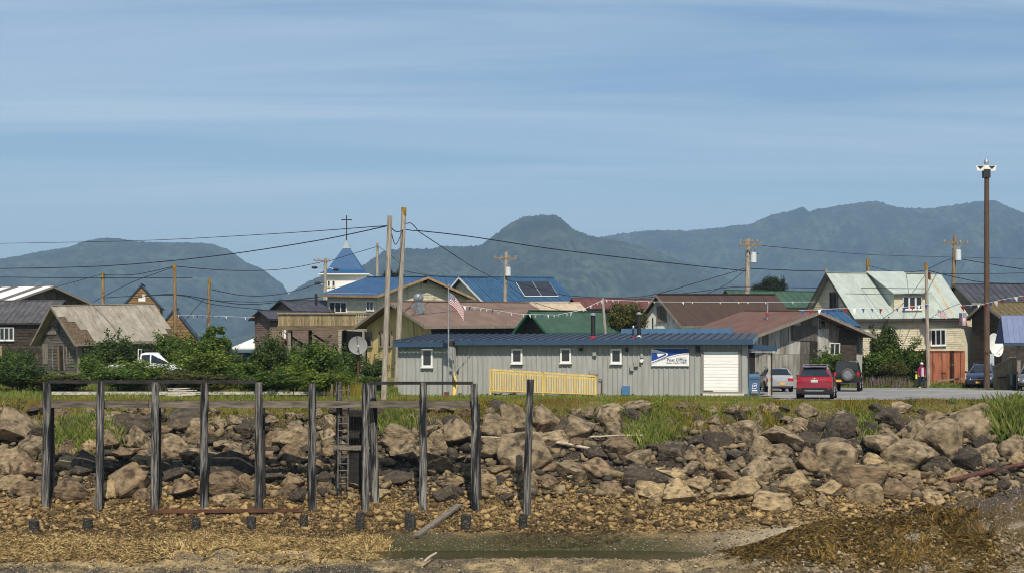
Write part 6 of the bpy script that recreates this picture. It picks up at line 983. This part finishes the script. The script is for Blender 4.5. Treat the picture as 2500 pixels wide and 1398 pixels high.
sr = empty('boarded_stair', (P(2450, 876, 101).x, 101, gz(P(2450, 0, 101).x, 101)), 0, 'grey boarded stair side wall sloping up to the shelter', 'stair'); D = 101; x = 2426; zg = sr.location.z
while x < 2480:
    w_ = 5.6; yt = 898 - max(0, min(1, (x - 2426) / 42)) * 25; a, b = P(x, yt, D), P(x + w_ * .95, yt - (3 if x < 2468 else 0), D); MB().prism([(a.x, D, zg - .05), (b.x, D, zg - .05), (b.x, D, b.z), (a.x, D, a.z)], (0, .05, 0)).build('board', m_deckwood, sr, world=True); x += w_
MB().bar(P(2424, 897, D - .03), P(2468, 871, D - .03), .12, .08).build('hand_rail', m_trim_grey, sr, world=True); MB().bar(P(2468, 872, D - .03), P(2482, 872, D - .03), .12, .08).build('hand_rail', m_trim_grey, sr, world=True); MB().bar(P(2436, 921, D - .1), P(2464, 919, D - .1), .08, .08).build('grab_rail', m_dark, sr, world=True)
for k in range(6): p = P(2432 + k * 8, 922 - k * 9, D + .5); MB().cbox(p, .3, .9, .05).build('tread', m_deckwood, sr, world=True)
tr = P(2472, 930, 99.6); tb = empty('trash_bin', (tr.x, 99.6, gz(tr.x, 99.6)), 0, 'dark green wheeled bin beside the boarded stair', 'bin'); MB().hexa([(-.2, -.22, .05), (.2, -.22, .05), (.2, .22, .05), (-.2, .22, .05), (-.27, -.28, .95), (.27, -.28, .95), (.27, .28, .95), (-.27, .28, .95)]).build('body', plain('bin_green', lin(36, 50, 48)), tb); MB().box(-.29, .29, -.30, .32, .955, 1.02).build('lid', MATS['bin_green'], tb)
for x in (-.2, .2): MB().lathe([(.09, -.03), (.09, .03)], (x, .24, .05), 10, 'x').build('wheel', m_rubber, tb)
# ------------------------------------------------------------------ vehicles
def paint(n, c, flake=.3): return M('paint_' + n, c, tuple(x * .85 for x in c), (9, 9, 9), .28, flake, spec=.5, coat=1.0)
m_lens = M('red_lens', lin(190, 26, 24), lin(150, 18, 18), (20, 20, 20), .15, spec=.6); m_head = M('headlamp_glass', lin(206, 212, 218), lin(150, 156, 166), (20, 20, 20), .1, spec=.8); m_plate = plain('plate_yellow', lin(222, 162, 60)); m_plate_w = plain('plate_white', lin(226, 226, 222)); m_alloy = M('alloy', lin(176, 176, 178), lin(140, 140, 144), (8, 8, 8), .35, .8); m_cglass = M('car_glass', lin(20, 24, 28), lin(34, 40, 46), (1, 1, 1), .05, spec=.7)
def wheel(parent, x, y, r, w=.20, spokes=5, name='wheel', axis='x', z=None):
    z = r if z is None else z; c = (x, y, z); t = MB().lathe([(r * .62, -w / 2), (r * .9, -w / 2), (r, -w * .32), (r, w * .32), (r * .9, w / 2), (r * .62, w / 2)], c, 22, axis).build(name, m_rubber, parent, smooth=35); m = MB(); sg_ = 1 if (x > 0 or axis == 'y') else -1
    if axis == 'y': sg_ = -1
    m.lathe([(r * .63, -w * .3), (r * .63, w * .3)], c, 20, axis)
    for k in range(spokes):
        a = 2 * math.pi * k / spokes + .3; d = Vector((0, math.cos(a), math.sin(a))) if axis == 'x' else Vector((math.cos(a), 0, math.sin(a))); o = Vector((sg_ * w * .42, 0, 0)) if axis == 'x' else Vector((0, sg_ * w * .42, 0)); m.bar(Vector(c) + o + d * r * .08, Vector(c) + o + d * r * .60, .05, .075, up=o.normalized())
    m.build('rim', m_alloy, t); return t
def car(name, label, loc, head, st, col_, wr, wy, opts, grp='vehicles parked by the post office'):
    """st: stations (y, zbottom, half width, z belt, z top, half roof width) from the rear bumper forward; head: compass heading in degrees, 0 = away from the camera"""
    r = empty(name, loc, R(-head), label, opts.get('cat', 'car'), grp); o_ = opts
    def half(s):
        y, zb, w, zbelt, zt, wrf = s; gh = zt > zbelt + .06; z4 = min(zbelt, zt - .03); we = wrf if gh else w * .92
        return [(0, zb), (.80 * w, zb), (.96 * w, zb + .1), (w, zb + .55 * (z4 - zb)), (.975 * w, z4), (we, zt - (.05 if gh else .012)), (we * .86, zt), (0, zt + .012)]
    rings = [[Vector((x, s[0], z)) for x, z in half(s)] for s in st]; m = MB(); vs_ = []; n = 14
    for h in rings: vs_ += h + [Vector((-p.x, p.y, p.z)) for p in h[6:0:-1]]
    fs = [(i * n + k, i * n + (k + 1) % n, (i + 1) * n + (k + 1) % n, (i + 1) * n + k) for i in range(len(st) - 1) for k in range(n)] + [tuple(range(n)), tuple((len(st) - 1) * n + k for k in range(n))]
    m.add(vs_, fs); body = m.build('body', col_, r, smooth=38)
    def at(i, k): i0 = min(int(i), len(st) - 2); return rings[i0][k].lerp(rings[i0 + 1][k], i - i0)
    for a, b in o_.get('side', ()):
        for s in (-1, 1):
            q = [at(a, 4).lerp(at(a, 5), .10), at(b, 4).lerp(at(b, 5), .10), at(b, 4).lerp(at(b, 5), .90), at(a, 4).lerp(at(a, 5), .90)]; q = [Vector((s * (p.x + .006), p.y, p.z)) for p in q]; MB().prism(q, (s * .006, 0, .002)).build('side_window', m_cglass, r)
    for nm, a, b, f in (('rear_window',) + o_['rear'], ('windscreen',) + o_['front']):
        q0, q1 = at(a, 5), at(b, 5); d = (q1 - q0); nrm = Vector((0, -d.z, d.y)) if d.y else Vector((0, -1, 0)); nrm = nrm.normalized() * (1 if (nm == 'rear_window') == (nrm.y < 0) else -1); g = MB()
        def row(i): h_ = [at(i, k) for k in (5, 6, 7)]; return [Vector((sx * p.x * f, p.y, p.z)) + nrm * .012 for sx, p in ((-1, h_[0]), (-1, h_[1]), (1, h_[2]), (1, h_[1]), (1, h_[0]))]
        ra, rb_ = row(a), row(b); g.add(ra + rb_, [(k, k + 1, k + 6, k + 5) for k in range(4)]); g.build(nm, m_cglass, r, fixn=False)
    W = max(s[2] for s in st); L = st[-1][0]
    for y in wy:
        for s in (-1, 1):
            MB().lathe([(wr * 1.17, -.02), (wr * 1.17, .02)], (s * (W - .012), y, wr + .02), 20, 'x').build('wheel_arch', m_black, r); wheel(r, s * (W - .085), y, wr, .2)
    for s in (-1, 1):
        y = o_.get('mirror', 3.0); MB().hexa([(s * (W - .02), y, 1.02), (s * (W + .16), y, 1.02), (s * (W + .16), y + .1, 1.02), (s * (W - .02), y + .12, 1.02), (s * (W - .02), y, 1.14), (s * (W + .18), y, 1.17), (s * (W + .18), y + .1, 1.17), (s * (W - .02), y + .12, 1.14)]).build('mirror', m_black, r)
        if o_.get('rails'): z = max(q[4] for q in st); MB().tube([(s * .58, .65, z - .03), (s * .58, .75, z + .05), (s * .58, 2.2, z + .06), (s * .58, 2.35, z - .01)], .02, 6).build('roof_rail', m_alloy, r)
    return r, body
SUV = [(0, .46, .78, .98, .95, .70), (.05, .36, .85, 1.03, 1.02, .76), (.14, .28, .875, 1.05, 1.10, .74), (.44, .24, .885, 1.05, 1.54, .60), (.9, .22, .89, 1.03, 1.60, .61), (1.9, .22, .89, 1.0, 1.61, .62), (2.45, .22, .89, .98, 1.55, .60), (3.1, .22, .89, .98, 1.02, .74), (3.85, .25, .86, .9, .93, .7), (4.15, .36, .78, .78, .80, .62), (4.24, .42, .70, .70, .72, .55)]
SO = dict(side=((3.15, 3.95), (4.1, 4.95), (5.05, 6.3)), rear=(2.05, 2.95, .93), front=(6.08, 6.95, .9), mirror=2.85, rails=True)
D = 76.2; red, rb = car('red_car', 'dark red compact SUV seen from behind with silver roof rails', (P(1988, 978, D).x, D, .045), 14.5, SUV, paint('red', lin(150, 12, 30), .35), .33, (.82, 3.35), SO)
MB().hexa([(-.84, -.035, .30), (.84, -.035, .30), (.86, .12, .26), (-.86, .12, .26), (-.85, -.03, .56), (.85, -.03, .56), (.865, .12, .60), (-.865, .12, .60)]).build('rear_bumper', m_black, red); MB().hexa([(-.42, -.05, .40), (.42, -.05, .40), (.40, -.03, .40), (-.40, -.03, .40), (-.50, -.05, .47), (.50, -.05, .47), (.5, -.03, .47), (-.5, -.03, .47)]).build('skid_plate', m_alloy, red); MB().hexa([(-.84, -.03, .57), (.84, -.03, .57), (.86, .1, .57), (-.86, .1, .57), (-.80, -.012, .70), (.80, -.012, .70), (.86, .1, .70), (-.86, .1, .70)]).build('bumper_cover', MATS['paint_red'], red)
for s in (-1, 1):
    MB().prism([(s * .56, -.012, .88), (s * .82, .01, .84), (s * .86, .05, 1.0), (s * .80, .01, 1.05), (s * .58, -.008, .99)], (0, -.025, 0)).build('tail_light', m_lens, red); MB().box(min(s * .62, s * .78), max(s * .62, s * .78), -.045, -.03, .50, .545).build('reflector', m_lens, red)
MB().box(-.16, .16, -.02, -.004, .84, .96).build('licence_plate', m_plate_w, red); text('FEL 632', -.13, .87, .055, INK, red, lambda u, v, o: (u, -.0225 - max(o, 0) * .3, v), shear=0, width=.26); MB().prism([(-.10, -.004, 1.0), (-.03, -.004, 1.0), (-.03, -.004, .985), (.03, -.004, .985), (.03, -.004, 1.0), (.10, -.004, 1.0), (.10, -.004, 1.03), (.03, -.004, 1.03), (.03, -.004, 1.045), (-.03, -.004, 1.045), (-.03, -.004, 1.03), (-.10, -.004, 1.03)], (0, -.03, 0)).build('badge', plain('badge_gold', lin(206, 176, 110), .3), red)
MB().hexa([(-.58, .34, 1.56), (.58, .34, 1.56), (.58, .62, 1.585), (-.58, .62, 1.585), (-.60, .30, 1.585), (.60, .30, 1.585), (.60, .62, 1.62), (-.60, .62, 1.62)]).build('spoiler', MATS['paint_red'], red); MB().tube([(.0, .24, 1.16), (.28, .28, 1.22)], .012, 5).build('wiper', m_black, red)
MB().bar((-.62, 1.0, 1.70), (.62, 1.0, 1.70), .05, .03).build('roof_bar', m_alloy, red)
JP = [(0, .55, .72, 1.12, 1.10, .66), (.02, .50, .75, 1.14, 1.80, .60), (.3, .48, .76, 1.14, 1.83, .62), (1.5, .48, .76, 1.12, 1.84, .62), (2.2, .48, .76, 1.12, 1.80, .60), (2.45, .48, .76, 1.12, 1.16, .68), (3.6, .5, .70, 1.08, 1.12, .6), (3.9, .55, .66, 1.0, 1.04, .58)]
D = 95; jp, jb = car('off_road_car', 'black boxy off-road car with a spare wheel on its back', (P(2067, 950, D).x, D, .05), 15.5, JP, paint('black', lin(20, 22, 26), .1), .40, (.75, 3.15), dict(side=((1.2, 1.95), (2.1, 2.9), (3.05, 3.9)), rear=(.5, .95, .88), front=(4.1, 4.9, .9), mirror=2.4), 'vehicles parked by the post office')
sp_ = wheel(jp, .08, -.16, .39, .24, 5, 'spare_wheel', 'y', 1.02); sp_.data.materials[0] = plain('dusty_rubber', lin(92, 84, 74), .9); MB().lathe([(.24, -.13), (.25, -.10), (.25, -.06)], (.08, -.16, 1.02), 22, 'y').lathe([(.06, -.15), (.06, -.08)], (.08, -.16, 1.02), 10, 'y').build('rim_lip', m_alloy, sp_); MB().box(-.78, .78, -.16, .0, .52, .70).build('rear_bumper', m_black, jp); MB().box(-.62, -.30, -.185, -.163, .58, .72).build('licence_plate', m_plate, jp)
for s in (-1, 1): MB().box(min(s * .62, s * .76), max(s * .62, s * .76), -.06, .01, .92, 1.18).build('tail_light', m_lens, jp); MB().hexa([(s * .72, .3, .85), (s * .93, .3, .80), (s * .93, 1.2, .80), (s * .72, 1.2, .85), (s * .72, .3, .95), (s * .93, .32, .88), (s * .93, 1.18, .88), (s * .72, 1.2, .95)]).build('fender', m_black, jp)
MB().prism([(-.62, -.012, 1.20), (.62, -.012, 1.20), (.56, -.006, 1.70), (-.56, -.006, 1.70)], (0, -.01, 0)).build('tailgate_window', m_cglass, jp)
WG = [(0, .42, .74, .88, .86, .68), (.05, .34, .80, .92, .91, .72), (.16, .28, .83, .94, .98, .70), (.50, .22, .84, .94, 1.38, .57), (.9, .20, .845, .93, 1.43, .58), (1.9, .20, .845, .90, 1.44, .58), (2.5, .2, .845, .88, 1.38, .56), (3.15, .2, .845, .88, .92, .7), (3.95, .24, .82, .8, .83, .66), (4.25, .36, .72, .68, .70, .55)]
D = 94; wg, wb = car('silver_wagon', 'silver station wagon with red tail lights behind the canopy post', (P(1905, 956, D).x, D, .05), 0, WG, paint('silver', lin(188, 186, 186), .5), .31, (.78, 3.3), dict(SO, mirror=2.9), 'vehicles parked by the post office')
MB().hexa([(-.79, -.05, .36), (.79, -.05, .36), (.82, .1, .34), (-.82, .1, .34), (-.80, -.06, .58), (.80, -.06, .58), (.83, .1, .60), (-.83, .1, .60)]).build('rear_bumper', paint('bumper_silver', lin(170, 166, 166), .3), wg); MB().box(-.02, .28, -.075, -.062, .42, .56).build('licence_plate', m_plate, wg)
for s in (-1, 1): MB().box(min(s * .46, s * .79), max(s * .46, s * .79), -.03, .05, .66, .82).build('tail_light', m_lens, wg)
BS = [(a, b, c_ * 1.02, d * 1.03, e * 1.03, f) for a, b, c_, d, e, f in SUV]; D = 106
bl, bb = car('blue_car', 'dark blue SUV facing the camera, half hidden by the tall light pole', (0, 0, 0), 205, BS, paint('navy', lin(30, 46, 82)), .35, (.85, 3.35), dict(SO, mirror=2.85), 'vehicles parked by the post office')
c_ = P(2388, 940, 104.9); hd = Vector((math.sin(R(205)), math.cos(R(205)), 0)); bl.location = Vector((c_.x, 104.9, gz(c_.x, 105) + .02)) - hd * 4.24
def nose(r, L_, zg, zl, plate=True, sc=1.0):
    MB().hexa([(-.80, L_ - .30, .26), (.80, L_ - .30, .26), (.72, L_ + .03, .30), (-.72, L_ + .03, .30), (-.80, L_ - .3, .50), (.80, L_ - .3, .50), (.74, L_ + .04, .48), (-.74, L_ + .04, .48)]).build('front_bumper', m_black, r); MB().hexa([(-.42, L_ - .05, .52), (.42, L_ - .05, .52), (.42, L_ + .02, .52), (-.42, L_ + .02, .52), (-.5, L_ - .12, .70), (.5, L_ - .12, .70), (.5, L_ - .0, .70), (-.5, L_ - .0, .70)]).build('grille', m_black, r); MB().box(-.46, .46, L_ + .005, L_ + .03, .62, .65).build('grille_bar', m_alloy, r)
    for s in (-1, 1): MB().hexa([(s * .46, L_ - .16, .58), (s * .84, L_ - .34, .62), (s * .84, L_ - .10, .62), (s * .48, L_ + .03, .58), (s * .46, L_ - .16, .73), (s * .84, L_ - .34, .80), (s * .84, L_ - .12, .80), (s * .48, L_ + .0, .73)]).build('headlight', m_head, r)
    if plate: MB().box(-.15, .15, L_ + .045, L_ + .055, .36, .48).build('licence_plate', m_plate, r)
nose(bl, 4.24, .6, .74)
c_ = P(2520, 948, 97); gr_, gb_ = car('grey_car', 'silver grey car nose cut by the picture edge beside the stair', (0, 0, 0), 200, SUV, paint('grey', lin(126, 126, 130), .5), .33, (.82, 3.35), SO, 'vehicles parked by the post office'); hd = Vector((math.sin(R(200)), math.cos(R(200)), 0)); gr_.location = Vector((c_.x, 97, .05)) - hd * 4.24; nose(gr_, 4.24, .6, .74)
PK = [(0, .5, .84, 1.0, .99, .8), (.06, .45, .88, 1.05, 1.06, .8), (1.85, .42, .90, 1.05, 1.08, .82), (1.95, .42, .90, 1.10, 1.72, .66), (2.2, .42, .90, 1.10, 1.80, .66), (3.0, .42, .90, 1.08, 1.80, .66), (3.75, .42, .90, 1.06, 1.10, .76), (4.9, .45, .88, 1.0, 1.02, .76), (5.2, .5, .82, .85, .88, .7)]
PO_ = dict(side=((3.3, 4.4), (4.5, 5.8)), rear=(2.25, 2.9, .9), front=(5.1, 5.9, .9), mirror=3.6, cat='pickup'); m_wp = paint('white', lin(224, 224, 222), 0)
c_ = P(268, 893, 96.5); pk, pb = car('pickup_truck', 'white pickup truck half buried in the bushes beside the grey shack', (c_.x, 96.5, gz(c_.x, 96.5)), 84, PK, m_wp, .37, (1.0, 4.2), PO_)
for k in range(2): MB().tube([(-.72 + 1.44 * k, 1.8, 1.0), (-.72 + 1.44 * k, 1.82, 2.0)], .03, 6).build('rack_post', m_white, pk)
MB().tube([(-.72, 1.82, 2.0), (.72, 1.82, 2.0)], .03, 6).build('rack_bar', m_white, pk)
c_ = P(1877, 893, 104); pk2, pb2 = car('pickup_truck', 'white truck cab showing between the post office corner and the barn', (c_.x - 4.1, 103.4, gz(c_.x, 103)), 80, [(a, b * 1.1, c * 1.0, d * 1.32, e * 1.22, f) for a, b, c, d, e, f in PK], m_wp, .42, (1.0, 4.2), PO_)
# ------------------------------------------------------------------ walking person
pp = P(2250, 948, 105.6); per = empty('person', (pp.x, 105.6, gz(pp.x, 105.6) + .03), R(8), 'person in a magenta jacket, grey shirt and white cap walking on the lot', 'person')
def skin(name, verts, edges, rad, mat, root=0, lv=2):
    me = bpy.data.meshes.new(name); me.from_pydata(verts, edges, []); o = link(name, me, mat, per); o.modifiers.new('Skin', 'SKIN')
    for i, q in enumerate(me.skin_vertices[0].data): q.radius = (rad[i], rad[i]) if not hasattr(rad[i], '__len__') else rad[i]; q.use_root = (i == root)
    o.modifiers.new('Sub', 'SUBSURF').levels = lv; o.modifiers['Sub'].render_levels = lv
    for p in me.polygons: p.use_smooth = True
    return o
V = [(0, 0, .90), (0, 0, 1.10), (0, 0, 1.28), (0, 0, 1.40), (0, -.01, 1.46), (0, -.02, 1.54), (0, -.02, 1.61)]; E = [(i, i + 1) for i in range(6)]; Rr = [(.13, .10), (.12, .09), (.15, .10), (.08, .07), (.05, .05), (.08, .09), (.075, .085)]
for s in (-1, 1):
    b = len(V); sw_ = .06 * s
    V += [(s * .16, 0, 1.36), (s * .22, .01, 1.10), (s * .23, -.05 + sw_ * .5, .88), (s * .23, -.07 + sw_ * .5, .80)]; E += [(3, b), (b, b + 1), (b + 1, b + 2), (b + 2, b + 3)]; Rr += [.055, .042, .030, .036]
    for f in range(4): V.append((s * .23 + (f - 1.5) * .018, -.085 + sw_ * .5, .735 + .008 * abs(f - 1.5))); E.append((b + 3, len(V) - 1)); Rr.append(.009)
    V.append((s * .23 - s * .03, -.115 + sw_ * .5, .775)); E.append((b + 3, len(V) - 1)); Rr.append(.010)
    b = len(V); st_ = .16 * s; V += [(s * .09, 0, .84), (s * .10, -.05 - st_ * .4, .47), (s * .10, .02 - st_, .09), (s * .11, -.12 - st_, .05)]; E += [(0, b), (b, b + 1), (b + 1, b + 2), (b + 2, b + 3)]; Rr += [.085, .058, .042, .04]
m_skin = plain('skin_tone', lin(176, 128, 104), .6); skin('body', V, E, Rr, m_skin)
J = [(0, 0, .82), (0, 0, 1.05), (0, 0, 1.28), (0, 0, 1.42)]; JE = [(0, 1), (1, 2), (2, 3)]; JR = [(.20, .15), (.19, .145), (.19, .135), (.09, .08)]
for s in (-1, 1): b = len(J); sw_ = .06 * s; J += [(s * .17, 0, 1.37), (s * .235, .01, 1.10), (s * .245, -.05 + sw_ * .5, .86)]; JE += [(3, b), (b, b + 1), (b + 1, b + 2)]; JR += [.085, .07, .055]
skin('jacket', J, JE, JR, M('magenta_cloth', lin(150, 34, 86), lin(112, 26, 66), (6, 6, 6), .85), 1)
MB().hexa([(-.09, -.20, .80), (.09, -.20, .80), (.09, -.10, .80), (-.09, -.10, .80), (-.07, -.165, 1.38), (.07, -.165, 1.38), (.07, -.08, 1.38), (-.07, -.08, 1.38)]).build('shirt', plain('grey_shirt', lin(190, 180, 178), .9), per)
for s in (-1, 1): st_ = .16 * s; skin('trouser_leg', [(s * .06, 0, .88), (s * .10, 0, .80), (s * .10, -.05 - st_ * .4, .47), (s * .10, .02 - st_, .10)], [(0, 1), (1, 2), (2, 3)], [.10, .105, .08, .068], M('dark_jeans', lin(40, 52, 66), lin(28, 36, 48), (6, 6, 3), .9), 1); MB().lathe([(.045, -.17), (.055, -.10), (.055, .02), (.045, .08)], (s * .105, -.03 - st_, .05), 10, 'y').build('shoe', m_white if s < 0 else m_black, per, smooth=50)
MB().lathe([(.105, 0), (.105, .05), (.085, .10), (.02, .125)], (0, -.02, 1.625), 14).box(-.07, .07, -.21, -.09, 1.625, 1.645).build('cap', m_white, per, smooth=40); MB().lathe([(.085, 0), (.098, .06), (.095, .12)], (0, .012, 1.50), 12).build('hair', plain('grey_hair', lin(120, 110, 100), .9), per, smooth=40)
for s in (-1, 1): MB().lathe([(.004, -.006), (.012, 0), (.004, .006)], (s * .033, -.105, 1.585), 8, 'y').build('eye', m_dark, per)
MB().hexa([(-.016, -.13, 1.545), (.016, -.13, 1.545), (.014, -.09, 1.545), (-.014, -.09, 1.545), (-.007, -.108, 1.585), (.007, -.108, 1.585), (.007, -.09, 1.585), (-.007, -.09, 1.585)]).build('nose', m_skin, per); MB().box(-.025, .025, -.107, -.10, 1.517, 1.525).build('mouth', plain('lip_tone', lin(140, 80, 74)), per)
bp = Vector(per.location) + Vector((-.34, -.06, .36)); bgo = empty('tote_bag', bp, R(8), 'black and yellow tote bag carried by the walking person', 'bag'); MB().hexa([(-.12, -.06, -.1), (.12, -.06, -.1), (.12, .06, -.1), (-.12, .06, -.1), (-.14, -.05, .28), (.14, -.05, .28), (.14, .05, .28), (-.14, .05, .28)]).build('pouch', m_black, bgo); MB().box(-.10, .02, -.04, .03, .28, .58).build('yellow_folder', plain('folder_yellow', lin(214, 216, 70)), bgo); MB().tube([(-.08, 0, .28), (.02, 0, .46), (.10, 0, .46), (.12, 0, .28)], .012, 5).build('strap', m_black, bgo)
